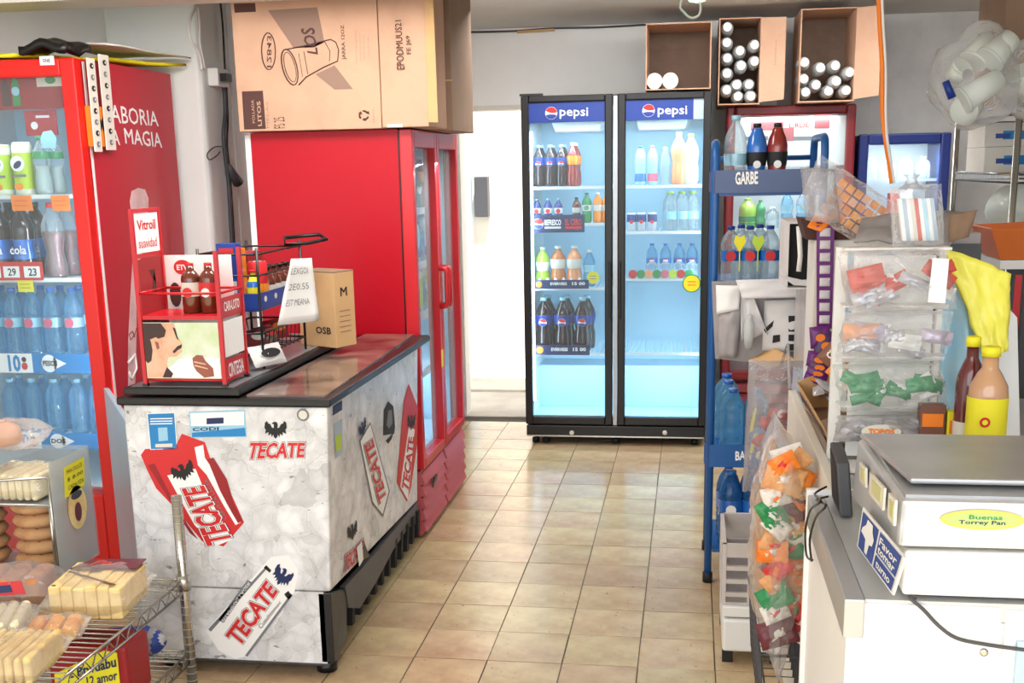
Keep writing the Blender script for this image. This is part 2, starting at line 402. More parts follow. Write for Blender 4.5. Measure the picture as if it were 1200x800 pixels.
def place(key, loc, label, cat='bottle', group=None, scale=1, rz=0, rot=None):
    name, h, r, prof, body, cap, lab, lr, shell, n, capr, extra, cache = KIND[key]
    if cache[0] is None:
        P = PROF[prof]; t = thing(name, label, cat, (0, 0, 0))
        m = MB(); m.lathe([(a*r, b*h) for a, b in P], body, n); part(t, 'can_body' if prof == 'can' else 'bottle_body', m)
        if shell:
            fill = shell[1]; m = MB(); Q = [(a*r*.9, .006*0+b*h) for a, b in P if b <= fill]+[(rad_at(P, fill)*r*.9, fill*h)]
            Q[0] = (0, .003); Q[1] = (Q[1][0], .003); m.lathe(Q, shell[0], n); part(t, 'drink', m)
        if prof == 'can': m = MB(); m.lathe([(r*.84, h*.995), (r*.84, h*1.005)], 'chrome', n); part(t, 'lid', m)
        elif cap: m = MB(); m.lathe([(r*capr, h*.935), (r*capr, h*.995), (r*capr*.8, h)], cap, n); part(t, 'cap', m)
        if lab:
            m = MB(); zs = [lr[0]+(lr[1]-lr[0])*i/4 for i in range(5)]
            m.lathe([(rad_at(P, z)*r*1.02+.0004, z*h) for z in zs], lab, n, cap=False); lb = part(t, 'paper_label', m)
            if extra: m = MB(); extra(m, r*1.03+.001, h); part(lb, 'emblem', m, kind='stuff' if 'sauce' in name else None)
        cache[0] = t; t.location = loc; t.rotation_euler = rot or (0, 0, rz)
        t.scale = (scale,)*3 if not isinstance(scale, tuple) else scale
        if group: t['group'] = group
        return t
    t = copy_tree(cache[0], loc, label, group, rz, None, rot)
    t.scale = (scale,)*3 if not isinstance(scale, tuple) else scale
    if not group and 'group' in t: del t['group']
    t['category'] = cat
    return t
def pepsi_logo(m, c, u, v, r, off):
    c, u, v, off = V3(c), V3(u).normalized(), V3(v).normalized(), V3(off)
    m.disc(c+off, u, v, r, 'white_print', 24)
    def seg(f, a0, a1, mt):
        pts = [c+off*2+(u*math.cos(a)+v*math.sin(a))*r*.96 for a in [a0+(a1-a0)*i/12 for i in range(13)]]
        e, s_ = pts[-1], pts[0]
        mid = [e.lerp(s_, i/8)+v*r*f*math.sin(math.pi*i/8) for i in range(1, 8)]
        m.poly(pts+mid, mt)
    seg(-.22, .1, 2.75, 'print_red'); seg(.12, 3.45, 5.95, 'pepsi_blue')
def emb_pepsi(m, r, h): # small round emblem on a curved label, facing -y
    pepsi_logo(m, (0, -r, h*.55), (1, 0, 0), (0, 0, 1), r*.42, (0, -.0015, 0))
def emb_word(txt, z0, z1, mt):
    def f(m, r, h): m.text(txt, [(-r*.7, -r, h*z0), (r*.7, -r, h*z0), (r*.7, -r, h*z1), (-r*.7, -r, h*z1)], mt, (0, -.001, 0), bold=.02)
    return f
def emb_oval(mt, z, k=.5):
    def f(m, r, h): m.disc((0, -r-.001, h*z), (1, 0, 0), (0, 0, 1), r*k, mt, 16)
    return f
kind('pepsi600', 'soda_bottle', .235, .034, 'soda', 'drink_cola', 'drink_water', 'pepsi_blue', (.52, .7), extra=emb_pepsi)
kind('amber600', 'soda_bottle', .245, .036, 'soda', 'drink_red', 'white_plastic', 'drink_orange', (.5, .7))
kind('pepsi_small', 'soda_bottle', .14, .025, 'soda', 'drink_navy', 'drink_water', 'white', (.4, .62), extra=emb_oval('print_red', .5))
kind('brown_small', 'soda_bottle', .145, .026, 'soda', 'drink_tea', 'black', 'off_white', (.4, .6))
kind('green_small', 'soda_bottle', .17, .028, 'soda', 'drink_green', 'green', 'white', (.4, .6), extra=emb_oval('drink_green', .5))
kind('orange_small', 'soda_bottle', .17, .028, 'soda', 'drink_orange', 'white_plastic', 'off_white', (.4, .6))
kind('lime_big', 'soda_bottle', .23, .042, 'soda', 'drink_lime', 'white_plastic', 'can_white', (.4, .62))
kind('amber_big', 'soda_bottle', .235, .046, 'soda', 'drink_amber', 'white_plastic', 'off_white', (.45, .68))
kind('peach_big', 'soda_bottle', .235, .046, 'soda', 'drink_peach', 'white_plastic', 'off_white', (.45, .68))
kind('clear_big', 'soda_bottle', .21, .036, 'soda', 'bottle_water', 'white_plastic', 'drink_water', (.4, .6))
kind('pepsi_large', 'soda_bottle', .32, .052, 'soda', 'drink_cola', 'drink_water', 'pepsi_blue', (.5, .68), extra=emb_pepsi)
kind('milk_small', 'drinking_yogurt_bottle', .055, .018, 'sauce', 'white', 'white')
kind('blue600', 'sport_drink_bottle', .22, .034, 'sport', 'drink_water', 'drink_blue', 'drink_blue', (.1, .3))
kind('red600', 'sport_drink_bottle', .22, .030, 'sport', 'drink_water', 'drink_rose', 'drink_rose', (.1, .3))
kind('clear600', 'sport_drink_bottle', .21, .028, 'sport', 'bottle_clear', 'white_plastic')
kind('peach_tall', 'soda_bottle', .29, .045, 'soda', 'drink_peach', 'white_plastic')
kind('pale_tall', 'soda_bottle', .28, .045, 'soda', 'drink_pale', 'drink_lime', 'white', (.3, .5))
kind('energy_can', 'energy_drink_can', .105, .027, 'can', 'drink_silver', label='drink_navy', lr=(.5, .9), extra=emb_oval('print_red', .5, .35))
kind('water_pale', 'water_bottle', .22, .034, 'water', 'bottle_clear', 'drink_lime', 'drink_water', (.3, .5))
kind('water_lab', 'water_bottle', .19, .033, 'water', 'bottle_water', 'drink_blue', 'drink_blue', (.4, .55), extra=emb_oval('print_red', .47, .45))
kind('water_row', 'water_bottle', .10, .036, 'water', 'bottle_clear', 'white_plastic')
# red cooler goods
def lime_can(m, r, h):
    m.disc((0, -r-.001, h*.6), (1, 0, 0), (0, 0, 1), r*.75, 'white_print', 18); m.disc((0, -r-.002, h*.58), (.8, 0, .6), (-.6, 0, .8), r*.5, 'print_navy', 14, r*.3)
    m.box(-r*.8, r*.8, -r-.001, -r, h*.35, h*.4, 'print_grey'); m.disc((-r*.1, -r-.001, h*.17), (1, 0, 0), (0, 0, 1), r*.5, 'drink_orange', 12, r*.35)
kind('lime_can', 'lime_drink_can', .20, .037, 'can', 'can_white', label='lime', lr=(.03, .97), extra=lime_can, n=20)
kind('mineral', 'mineral_water_bottle', .23, .036, 'soda', 'bottle_clear', 'green', 'drink_green', (.62, .74), shell=('drink_pale', .5), n=18)
kind('cola_big', 'cola_bottle', .30, .047, 'soda', 'drink_dark', 'black', 'drink_blue', (.26, .52), n=18, extra=emb_word('cola', .33, .44, 'white_print'))
kind('contour_big', 'cola_bottle', .30, .046, 'contour', 'bottle_clear', 'print_red', None, shell=('drink_red', .62), n=20)
kind('water_l', 'water_bottle', .275, .038, 'water', 'bottle_water', 'drink_blue', 'drink_water', (.42, .56), n=18, extra=emb_oval('drink_rose', .49, .5))
kind('water_m', 'water_bottle', .23, .038, 'water', 'bottle_water', 'drink_water', None, n=18)
# blue rack goods
kind('rack_pale', 'water_bottle', .28, .042, 'jug', 'bottle_clear', 'drink_water', 'drink_water', (.35, .5), n=18)
kind('rack_bluesport', 'sport_drink_bottle', .235, .036, 'sport', 'drink_blue', 'black', 'print_black', (.38, .58), n=18, extra=emb_oval('white_print', .4, .35))
kind('rack_redsport', 'sport_drink_bottle', .235, .036, 'sport', 'drink_red', 'black', 'print_black', (.38, .58), n=18, extra=emb_oval('white_print', .4, .35))
kind('rack_water', 'water_bottle', .205, .036, 'water', 'bottle_clear', 'pepsi_blue', 'drink_blue', (.38, .56), n=18, extra=emb_oval('print_red', .47, .5))
kind('rack_jug', 'water_jug', .225, .048, 'water', 'bottle_water', 'drink_blue', None, n=18)
kind('rack_bigjug', 'water_jug', .30, .048, 'water', 'bottle_blue', 'drink_blue', 'drink_blue', (.4, .62), n=18, extra=emb_oval('white_print', .5, .4))
kind('sauce_brown', 'sauce_bottle', .155, .030, 'squat', 'drink_tea', 'print_red', 'off_white', (.34, .62), n=18, extra=emb_oval('print_red', .42, .5))
kind('sauce_red', 'sauce_bottle', .155, .030, 'squat', 'drink_tea', 'print_red', 'print_red', (.34, .62), n=18, extra=emb_oval('white_print', .42, .45))

# ---- crumpled film bag: a pillow between two corner frames
def pillow(m, c, u, v, n, w_, h_, t, mt, seed=0, crump=.012, nu=12, nv=12, crimp=True, taper=0.):
    """c centre; u, v unit directions of width and height; n thickness direction"""
    c, u, v, n = V3(c), V3(u).normalized(), V3(v).normalized(), V3(n).normalized()
    vs = []; fs = []
    for side in (1, -1):
        for j in range(nv+1):
            b = 2*j/nv-1
            for i in range(nu+1):
                a = 2*i/nu-1
                k = max(0, (1-abs(a)**2.6))**.5*max(0, (1-abs(b)**2.6))**.55
                q = V3((a*3+seed*7.1, b*3+seed*1.7, side*2.))
                w2 = noise.noise(q)*crump+noise.noise(q*2.7)*crump*.6
                ex = 1+.05*noise.noise(V3((b*4, seed, side*0)))
                p = c+u*(a*w_/2*ex*(1-taper*b))+v*(b*h_/2*(1+.04*noise.noise(V3((a*4, seed+3, 0)))))+n*(side*t/2*k+w2*(.35+k))
                vs.append(p)
    W = nu+1; H = (nu+1)*(nv+1)
    for j in range(nv):
        for i in range(nu):
            a = j*W+i; fs.append((a, a+1, a+W+1, a+W)); fs.append((H+a+W, H+a+W+1, H+a+1, H+a))
    m.add(vs, fs, mt, True); return m
def blob(m, c, r, mt, seed=0, amp=.25, sc=(1, 1, 1), nu=10, nv=7):
    vs = []; fs = []; c = V3(c)
    for j in range(nv+1):
        th = math.pi*j/nv
        for i in range(nu):
            ph = 2*math.pi*i/nu
            d = V3((math.sin(th)*math.cos(ph), math.sin(th)*math.sin(ph), math.cos(th)))
            k = r*(1+amp*noise.noise(d*1.6+V3((seed*3.1, seed, 0))))
            vs.append(c+V3((d.x*sc[0], d.y*sc[1], d.z*sc[2]))*k)
    for j in range(nv):
        for i in range(nu):
            fs.append((j*nu+i, (j+1)*nu+i, (j+1)*nu+(i+1) % nu, j*nu+(i+1) % nu))
    m.add(vs, fs, mt, True); return m
def sheet(m, q, th, mt, bend=0., seed=0, amp=.0, nu=8, nv=8):
    """thin crumpled sheet over quad q (bl, br, tr, tl) with real thickness"""
    q = [V3(p) for p in q]; n = (q[1]-q[0]).cross(q[3]-q[0]).normalized(); vs = []
    for side in (0, 1):
        for j in range(nv+1):
            b = j/nv
            for i in range(nu+1):
                a = i/nu
                p = (q[0]*(1-a)+q[1]*a)*(1-b)+(q[3]*(1-a)+q[2]*a)*b
                d = bend*math.sin(math.pi*a)+amp*noise.noise(V3((a*3+seed, b*3, seed*2.)))+amp*.5*noise.noise(V3((a*8+seed, b*8, seed*2.)))
                vs.append(p+n*(d+side*th))
    W = nu+1; H = W*(nv+1); fs = []
    for j in range(nv):
        for i in range(nu):
            a = j*W+i; fs.append((a+W, a+W+1, a+1, a)); fs.append((H+a, H+a+1, H+a+W+1, H+a+W))
    bd = [i for i in range(nu)]+[nu+j*W for j in range(nv)]+[nv*W+nu-i for i in range(nu)]+[(nv-j)*W for j in range(nv)]
    for i in range(len(bd)):
        a, b = bd[i], bd[(i+1) % len(bd)]; fs.append((a, b, H+b, H+a))
    m.add(vs, fs, mt, True); return m
# ============================================================ TALL RED COOLER, far left
T = thing('display_cooler', 'tall red display cooler with glass door beside the white square column', 'refrigerator', (-2.68, 4.72, 0))
X0, X1, Y0, Y1, ZT = -3.08, -2.30, 4.30, 5.14, 2.035
m = MB(); m.box(X0, X0+.04, Y0+.06, Y1, .0, ZT, 'coke_red'); m.box(X1-.035, X1, Y0+.075, Y1, .0, ZT, 'side_red')
m.box(X0+.04, X1-.035, Y1-.05, Y1, 0, ZT, 'coke_red'); m.box(X0+.04, X1-.035, Y0+.06, Y1-.05, ZT-.05, ZT, 'coke_red'); m.box(X0+.04, X1-.035, Y0+.06, Y1-.05, 0, .34, 'coke_red')
part(T, 'cabinet', m)
m = MB(); m.box(X0+.041, X1-.036, Y1-.056, Y1-.051, .34, 1.98, 'interior_blue'); m.box(X0+.041, X0+.046, Y0+.08, Y1-.056, .34, 1.98, 'interior_white'); m.box(X1-.041, X1-.036, Y0+.08, Y1-.056, .34, 1.98, 'interior_white')
m.box(X0+.046, X1-.041, Y0+.08, Y1-.056, .341, .346, 'interior_white')
part(T, 'liner', m)
m = MB()
m.box(X0, X0+.065, Y0, Y0+.055, .03, ZT, 'coke_red_front'); m.box(X1-.062, X1-.002, Y0, Y0+.055, .03, ZT, 'coke_red_front')
m.box(X0+.065, X1-.062, Y0, Y0+.055, ZT-.065, ZT, 'coke_red_front'); m.box(X0+.065, X1-.062, Y0, Y0+.055, .03, .33, 'coke_red_front')
D = part(T, 'door_frame', m, bevel=.006)
m = MB(); m.box(X0+.065, X1-.062, Y0+.02, Y0+.026, .33, ZT-.065, 'glass'); part(D, 'pane', m)
m = MB(); m.box(X1-.002, X1+.001, Y0+.06, Y0+.075, .02, ZT-.01, 'white_plastic'); part(T, 'gasket', m)
a = A(46, 66, 'y', Y0); b = A(64, 76, 'y', Y0)
m = MB(); m.box(a.x, b.x, Y0-.001, Y0, b.z, a.z, 'white_print'); m.text('ENE', [(a.x+.015, 0, b.z+.01), (b.x-.015, 0, b.z+.01), (b.x-.015, 0, a.z-.01), (a.x+.015, 0, a.z-.01)], 'print_black', (0, Y0-.002, 0), bold=.02)
part(T, 'name_sticker', m)
# light box above the shelves
YI = Y0+.07
lz = A(50, 127, 'y', YI).z
m = MB(); m.box(X0+.05, X1-.04, YI, YI+.05, lz, ZT-.06, 'print_deepred')
a = A(42, 87, 'y', YI); b = A(68, 101, 'y', YI); m.box(a.x, b.x+.02, YI-.002, YI, b.z, a.z, 'off_white'); m.disc(((a.x+b.x)/2+.015, YI-.003, (a.z+b.z)/2), (1, 0, 0), (0, 0, 1), .022, 'green', 14, .014)
LB = part(T, 'light_box', m)
def flat_bottle(m, x, z0, h, r, mt, y):
    P = [(a*r, b*h) for a, b in PROF['soda']]
    m.poly([(x+a, y, z0+b) for a, b in P[1:]]+[(x-a, y, z0+b) for a, b in reversed(P[1:])], mt)
m = MB(); p = A(21, 126, 'y', YI); flat_bottle(m, p.x, p.z+.005, .115, .016, 'green', YI-.003); m.disc((p.x, YI-.005, p.z+.06), (1, 0, 0), (0, 0, 1), .017, 'drink_water', 12)
p = A(9, 126, 'y', YI); flat_bottle(m, p.x, p.z+.005, .11, .018, 'print_brown', YI-.003); part(LB, 'printed_bottles', m)
m = MB(); m.tube([(X1-.055, YI+.01, .4), (X1-.055, YI+.01, 1.9)], .008, 'led'); part(T, 'light_tube', m)
# shelves
YS = Y0+.10
sz = [A(60, y, 'y', YS).z for y in (229, 327, 418, 511)]
for i, z in enumerate(sz):
    m = MB(); m.box(X0+.05, X1-.045, YS, YS+.012, z-.012, z+.004, 'white_wire')
    for k in range(24): x = X0+.07+k*.028; m.box(x, x+.004, YS+.012, Y1-.07, z-.004, z, 'white_wire')
    part(T, 'shelf', m)
def strip(y0, y1, yy, fn, name='price_strip', x0=0, x1=93):
    a = A(x0, y0, 'y', yy); b = A(x1, y1, 'y', yy); m = MB(); fn(m, a, b, yy); return part(T, name, m)
def pesos(word):
    def f(m, a, b, yy):
        xm = A(39, 430, 'y', yy).x
        m.box(a.x-.2, xm, yy-.003, yy, b.z, a.z, 'white_print'); m.box(xm, X1-.05, yy-.003, yy, b.z, a.z, 'print_blue')
        h = a.z-b.z; z = b.z
        m.text('10', [(xm-.105, yy, z+.008), (xm-.055, yy, z+.008), (xm-.055, yy, z+h-.008), (xm-.105, yy, z+h-.008)], 'print_blue', (0, -.004, 0), bold=.04)
        m.disc((xm-.035, yy-.004, z+h*.35), (1, 0, 0), (0, 0, 1), .014, 'print_red', 10, .016); m.disc((xm-.035, yy-.005, z+h*.7), (1, 0, 0), (0, 0, 1), .011, 'print_brown', 10)
        c = (xm+.075, yy-.004, z+h*.5); m.disc(c, (1, 0, 0), (0, 0, 1), .034, 'white_print', 20, h*.46); m.poly([(c[0]+.02, yy-.004, c[2]+.026), (c[0]+.02, yy-.004, c[2]-.026), (c[0]+.075, yy-.004, c[2])], 'white_print')
        m.text(word, [(xm+.048, yy, z+h*.38), (xm+.11, yy, z+h*.38), (xm+.11, yy, z+h*.64), (xm+.048, yy, z+h*.64)], 'print_black', (0, -.006, 0), bold=.03)
    return f
strip(414, 437, YS-.002, pesos('PESOS')); strip(506, 526, YS-.002, pesos('DOS'))
def redstrip(m, a, b, yy):
    m.box(a.x-.1, A(50, 315, 'y', yy).x, yy-.003, yy, b.z, a.z, 'print_red')
    for x0, x1, t in ((-18, 2, '24'), (4, 24, '29'), (28, 48, '23')):
        p = A(x0, 312, 'y', yy); q = A(x1, 325, 'y', yy); m.box(p.x, q.x, yy-.004, yy-.003, q.z, p.z, 'white_print')
        w2 = q.x-p.x; m.text(t, [(p.x+w2*.3, yy, q.z+.008), (q.x-w2*.2, yy, q.z+.008), (q.x-w2*.2, yy, p.z-.008), (p.x+w2*.3, yy, p.z-.008)], 'print_black', (0, -.006, 0), bold=.02)
strip(307, 328, YS-.004, redstrip)
def tag_part(px, py0, px1, py1, mt, lab, skew=3):
    yy = YS-.006; a = A(px, py0, 'y', yy); b = A(px1, py0, 'y', yy); c = A(px1+skew, py1, 'y', yy); d = A(px+skew, py1, 'y', yy)
    m = MB(); m.prism([d, c, b, a], (0, .002, 0), mt)
    for k in (.35, .65): e = d.lerp(a, k).lerp(c.lerp(b, k), .15); f = d.lerp(a, k).lerp(c.lerp(b, k), .8); m.tube([e+V3((0, -.001, 0)), f+V3((0, -.001, 0))], .0012, 'print_red' if 'orange' in lab else 'print_black', 4)
    part(T, 'tag_or_reflection', m, lab)
tag_part(12, 229, 36, 247, 'orange_sticker', 'orange price tag'); tag_part(59, 229, 80, 247, 'orange_sticker', 'orange price tag'); tag_part(20, 328, 38, 342, 'yellow_sticker', 'yellow reflection patch behind the door glass', 2)
# print on the side panel
XS = X1+.0012
def S(px, py): return A(px, py, 'x', XS)
m = MB()
m.text('SABORIA', [S(124, 143), S(186, 148), S(184, 131), S(122, 121)], 'white_print', bold=.006)
m.text('LA', [S(121, 167), S(141, 170), S(141, 154), S(121, 149)], 'white_print', bold=.002)
m.text('MAGIA', [S(147, 168), S(190, 173), S(188, 156), S(145, 150)], 'white_print', bold=.03)
part(T, 'side_lettering', m)
mat('frosted_print', (232, 196, 198), .6, var=.25, vs=9)
m = MB(); L_ = [(152, 236), (154, 224), (162, 220), (170, 222), (174, 232), (174, 244), (172, 262), (160, 330), (160, 390), (158, 470)]; R_ = [(150, 455), (150, 400), (153, 340), (156, 290), (154, 252)]
m.poly([S(x, y) for x, y in L_+R_], 'frosted_print'); part(T, 'printed_bottle', m)
m = MB(); m.tube([S(158, 395), S(155, 388), S(151, 392), S(153, 398), S(158, 392), S(160, 384)], .0025, 'print_deepred', 5); m.tube([S(150, 425), S(158, 415), S(160, 432), S(154, 444), S(151, 436)], .006, 'white_print', 6); part(T, 'printed_script', m, kind='stuff')
# goods on its shelves
def cool(key, px, i, lab, cat='bottle', dy=.07, scale=1, g=None):
    p = A(px, 300, 'y', YS+dy); place(key, (p.x, YS+dy, sz[i]+.0005), lab, cat, g or '%s in the tall red cooler' % kname(key), scale)
cool('lime_can', 15, 0, 'lime green and white drink can, nearer the cooler door hinge side', 'can')
cool('lime_can', 39, 0, 'taller looking lime can beside the clear mineral water, top shelf', 'can', scale=1.04)
cool('lime_can', -8, 0, 'lime drink can cut by the picture edge, top shelf of red cooler', 'can')
cool('lime_can', 4, 0, 'yellowish lime can in the second row behind the front cans', 'can', .18)
cool('mineral', 61, 0, 'clear mineral water bottle under the round green tag, top shelf')
cool('mineral', 76, 0, 'clear bottle at the right end of the top shelf, red cooler', dy=.15)
cool('cola_big', 2, 1, 'dark soda bottle with blue label at the picture edge')
cool('cola_big', 30, 1, 'dark soda bottle with blue label under the orange price tag')
cool('cola_big', 46, 1, 'dark soda bottle with blue label, second row of red cooler', dy=.18)
cool('cola_big', 16, 1, 'dark soda bottle behind the two front ones, red cooler', dy=.2)
cool('contour_big', 65, 1, 'curvy clear bottle of red drink next to the cooler frame')
cool('contour_big', 83, 1, 'curvy red drink bottle half hidden by the cooler frame', dy=.16)
for i, px in enumerate((-14, 8, 31, 54, 79)): cool('water_l', px, 2, '%s blue capped water bottle from the left, upper water shelf' % ORD[i])
for i, px in enumerate((-4, 20, 43, 66, 88)): cool('water_l', px, 2, '%s water bottle from the left in back row, upper water shelf' % ORD[i], dy=.17)
for i, px in enumerate((-6, 20, 46, 74, 97)): cool('water_m', px, 3, '%s water bottle from the left, lower water shelf of red cooler' % ORD[i])
for i, px in enumerate((6, 33, 60, 86)): cool('water_m', px, 3, '%s water bottle from the left in back row, lower water shelf' % ORD[i], dy=.17)
p = A(57, 165, 'y', YS+.02); m = MB(); m.prism([p+V3((-.03, 0, -.025)), p+V3((.025, 0, -.03)), p+V3((.035, 0, .01)), p+V3((.015, 0, .04)), p+V3((-.02, 0, .035)), p+V3((-.035, 0, .01))], (0, .003, 0), 'drink_water'); part(T, 'round_tag', m, 'pale green round tag')
p = A(48, 144, 'y', YS+.25); m = MB(); m.box(p.x-.07, p.x+.07, YS+.25, YS+.255, p.z-.05, p.z+.05, 'fridge_red'); m.disc((p.x-.03, YS+.249, p.z-.01), (1, 0, 0), (0, 0, 1), .016, 'white_print', 12); m.box(p.x-.02, p.x+.04, YS+.248, YS+.25, p.z+.02, p.z+.03, 'white_print'); part(T, 'inside_poster', m)
light('cooler_light', 'AREA', (-2.7, YI+.03, 1.86), (0, .5, -1), 2.2, (.85, .95, 1), shape='RECTANGLE', size=.6, size_y=.03)
for i in (1, 2, 3): light('cooler_shelf_light', 'AREA', (-2.34, YI+.0, sz[i]+.15), (-1, .35, 0), 1.3, (.8, .93, 1), shape='RECTANGLE', size=.02, size_y=.2)

# ---- what lies on top of it
z = ZT+.001
m = MB(); sheet(m, [(-3.0, 4.36, z+.010), (-2.55, 4.32, z+.012), (-2.22, 5.14, z+.03), (-2.95, 5.1, z+.02)], .012, 'yellow_sticker', .01, 3, .012); single('yellow_bag', m, 'folded yellow plastic bag spread on top of red cooler', 'bag')
m = MB(); sheet(m, [(-2.5, 4.55, z+.062), (-2.26, 4.52, z+.062), (-2.2, 5.15, z+.062), (-2.55, 5.12, z+.07)], .006, 'off_white', .008, 5, .008); single('grey_sheet', m, 'pale grey sheet lying over the yellow bag', 'sheet')
m = MB(); sheet(m, [(-2.52, 4.30, z+.015), (-2.33, 4.295, z+.012), (-2.33, 4.5, z+.03), (-2.52, 4.5, z+.03)], .03, 'black', .02, 9, .02); single('black_bag', m, 'black folded plastic on the front top corner of the cooler', 'bag')
# ---- hanging medallion strips and the packet behind them
for (pa, pb, lab) in (((105, 68), (115, 178), 'shorter white strip of dark medallions hung on cooler side'), ((120, 64), (130, 176), 'longer white strip of dark medallions nearer the big lettering')):
    xx = X1+.03; a = A(*pa, 'x', xx); b = A(*pb, 'x', xx); wv = V3((0, .030 if 'short' in lab else .04, 0)); m = MB()
    m.prism([b-wv, b+wv, a+wv, a-wv], (.004, 0, 0), 'off_white')
    t = thing('hanging_strip', lab, 'strip', b); OFF[t.name] = b.copy(); part(t, 'backing_card', m, bevel=.002)
    for k in range(8):
        c = a.lerp(b, (k+.7)/8.4); m = MB(); m.disc(c+V3((.006, 0, 0)), (0, 1, 0), (0, 0, 1), .015, ['print_black', 'print_grey'][k % 2], 10, .011); m.disc(c+V3((.007, .004, 0)), (0, 1, 0), (0, 0, 1), .006, 'off_white', 8, .005); part(t, 'medallion', m)
xx = X1+.012
a = A(102, 124, 'x', xx); b = A(129, 172, 'x', xx); t = thing('hanging_packet', 'orange and black packet hung behind the two medallion strips', 'packet', (xx, (a.y+b.y)/2, b.z))
m = MB(); m.box(xx-.01, xx+.012, a.y, b.y, b.z, a.z, 'orange_sticker'); part(t, 'pouch', m)
m = MB()
for k in (.28, .72): m.disc((xx+.0135, lerp(a.y, b.y, k), lerp(a.z, b.z, .45)), (0, 1, 0), (0, 0, 1), .035, 'print_black', 14, .035); m.disc((xx+.0145, lerp(a.y, b.y, k), lerp(a.z, b.z, .45)), (0, 1, 0), (0, 0, 1), .018, 'off_white', 10)
part(t, 'printed_rings', m)
# ---- pale blue board between cooler and chest freezer
m = MB(); m.prism([(-1.785, 3.52, 0.002), (-1.81, 3.52, 0.002), (-2.296, 4.27, .002), (-2.272, 4.27, .002)][::-1], (0, 0, .78), 'pale_blue_metal')
single('metal_sheet', m, 'pale blue metal sheet standing between red cooler and beer freezer', 'sheet', bevel=.003)
# ============================================================ CHEST FREEZER with beer print
def ice_material():
    m = bpy.data.materials.new('ice_print'); MATS['ice_print'] = m; m.use_nodes = True; N = m.node_tree.nodes; L = m.node_tree.links; b = N['Principled BSDF']
    tc = N.new('ShaderNodeTexCoord'); nz = N.new('ShaderNodeTexNoise'); nz.inputs['Scale'].default_value = 9; nz.inputs['Detail'].default_value = 4
    mx = N.new('ShaderNodeMix'); mx.data_type = 'RGBA'; mx.inputs[0].default_value = .10
    L.new(tc.outputs['Object'], nz.inputs['Vector']); L.new(tc.outputs['Object'], mx.inputs[6]); L.new(nz.outputs['Color'], mx.inputs[7])
    def ramp(src, pts):
        r = N.new('ShaderNodeValToRGB'); e = r.color_ramp.elements
        e[0].position, e[1].position = pts[0][0], pts[-1][0]; e[0].color = (*[pts[0][1]]*3, 1); e[1].color = (*[pts[-1][1]]*3, 1)
        for p, v in pts[1:-1]: x = e.new(p); x.color = (v, v, v, 1)
        L.new(src, r.inputs[0]); return r.outputs[0]
    def mixn(kind_, f, a, b_):
        x = N.new('ShaderNodeMix'); x.data_type = 'RGBA'; x.blend_type = kind_; x.inputs[0].default_value = f; L.new(a, x.inputs[6]); L.new(b_, x.inputs[7]); return x.outputs[2]
    cells = []
    for sc in (11, 24):
        v1 = N.new('ShaderNodeTexVoronoi'); v1.inputs['Scale'].default_value = sc; L.new(mx.outputs[2], v1.inputs['Vector'])
        v2 = N.new('ShaderNodeTexVoronoi'); v2.feature = 'DISTANCE_TO_EDGE'; v2.inputs['Scale'].default_value = sc; L.new(mx.outputs[2], v2.inputs['Vector'])
        sep = N.new('ShaderNodeSeparateColor'); L.new(v1.outputs['Color'], sep.inputs[0])
        tone = ramp(sep.outputs[0], [(0, .60), (.4, .9), (1, 1.)])
        dist = ramp(v1.outputs['Distance'], [(.0, 1.), (.4, .84), (.8, .6)])
        edge = ramp(v2.outputs['Distance'], [(.0, .66), (.025, 1.), (.09, .88), (.2, 1.)])
        cells.append(mixn('MULTIPLY', 1, mixn('MULTIPLY', .6, tone, dist), edge))
    col = mixn('MIX', .42, cells[0], cells[1])
    n2 = N.new('ShaderNodeTexNoise'); n2.inputs['Scale'].default_value = 26; n2.inputs['Detail'].default_value = 3; mp = N.new('ShaderNodeMapping'); mp.inputs['Rotation'].default_value = (.4, .6, .3); mp.inputs['Scale'].default_value = (1, 1, 2.2); L.new(tc.outputs['Object'], mp.inputs[0]); L.new(mp.outputs[0], n2.inputs['Vector'])
    col = mixn('MULTIPLY', .7, col, ramp(n2.outputs['Fac'], [(.29, .15), (.325, 1.), (1, 1.)]))
    tint = N.new('ShaderNodeMix'); tint.data_type = 'RGBA'; tint.blend_type = 'MULTIPLY'; tint.inputs[0].default_value = 1; L.new(col, tint.inputs[6]); tint.inputs[7].default_value = (*lin((250, 251, 255)), 1)
    L.new(tint.outputs[2], b.inputs['Base Color']); b.inputs['Roughness'].default_value = .35
ice_material()
mat('lid_top', (134, 112, 102), .2, col2=(58, 46, 48), vs=5.5, coat=.3)
mat('raised_top', (122, 122, 126), .35, var=.15, vs=6)
T = thing('chest_freezer', 'white chest freezer printed with ice and red beer cans', 'freezer', (-1.45, 4.1, 0))
YF, YB = 3.39, 4.80
def sx(y, z): return -1.095-(.9-z)*.04-(y-3.39)*.03
m = MB(); m.hexa([(-1.768, YF, .295), (sx(YF, .295), YF, .295), (sx(YB, .19), YB, .19), (-1.768, YB, .19)], [(-1.765, YF, .895), (sx(YF, .895), YF, .895), (sx(YB, .895), YB, .895), (-1.765, YB, .895)], 'ice_print')
part(T, 'cabinet', m, bevel=.008)
m = MB(); m.box(-1.766, sx(YF, .29)-.024, YF+.002, YF+.03, .045, .292, 'ice_print'); part(T, 'front_panel', m)
m = MB(); m.box(-1.77, -1.135, YF+.001, YF+.032, .040, .047, 'dark_grey'); part(T, 'bottom_edge', m)
m = MB(); m.box(-1.755, -1.20, YF+.032, YB-.01, .05, .186, 'black_rubber'); part(T, 'underframe', m)
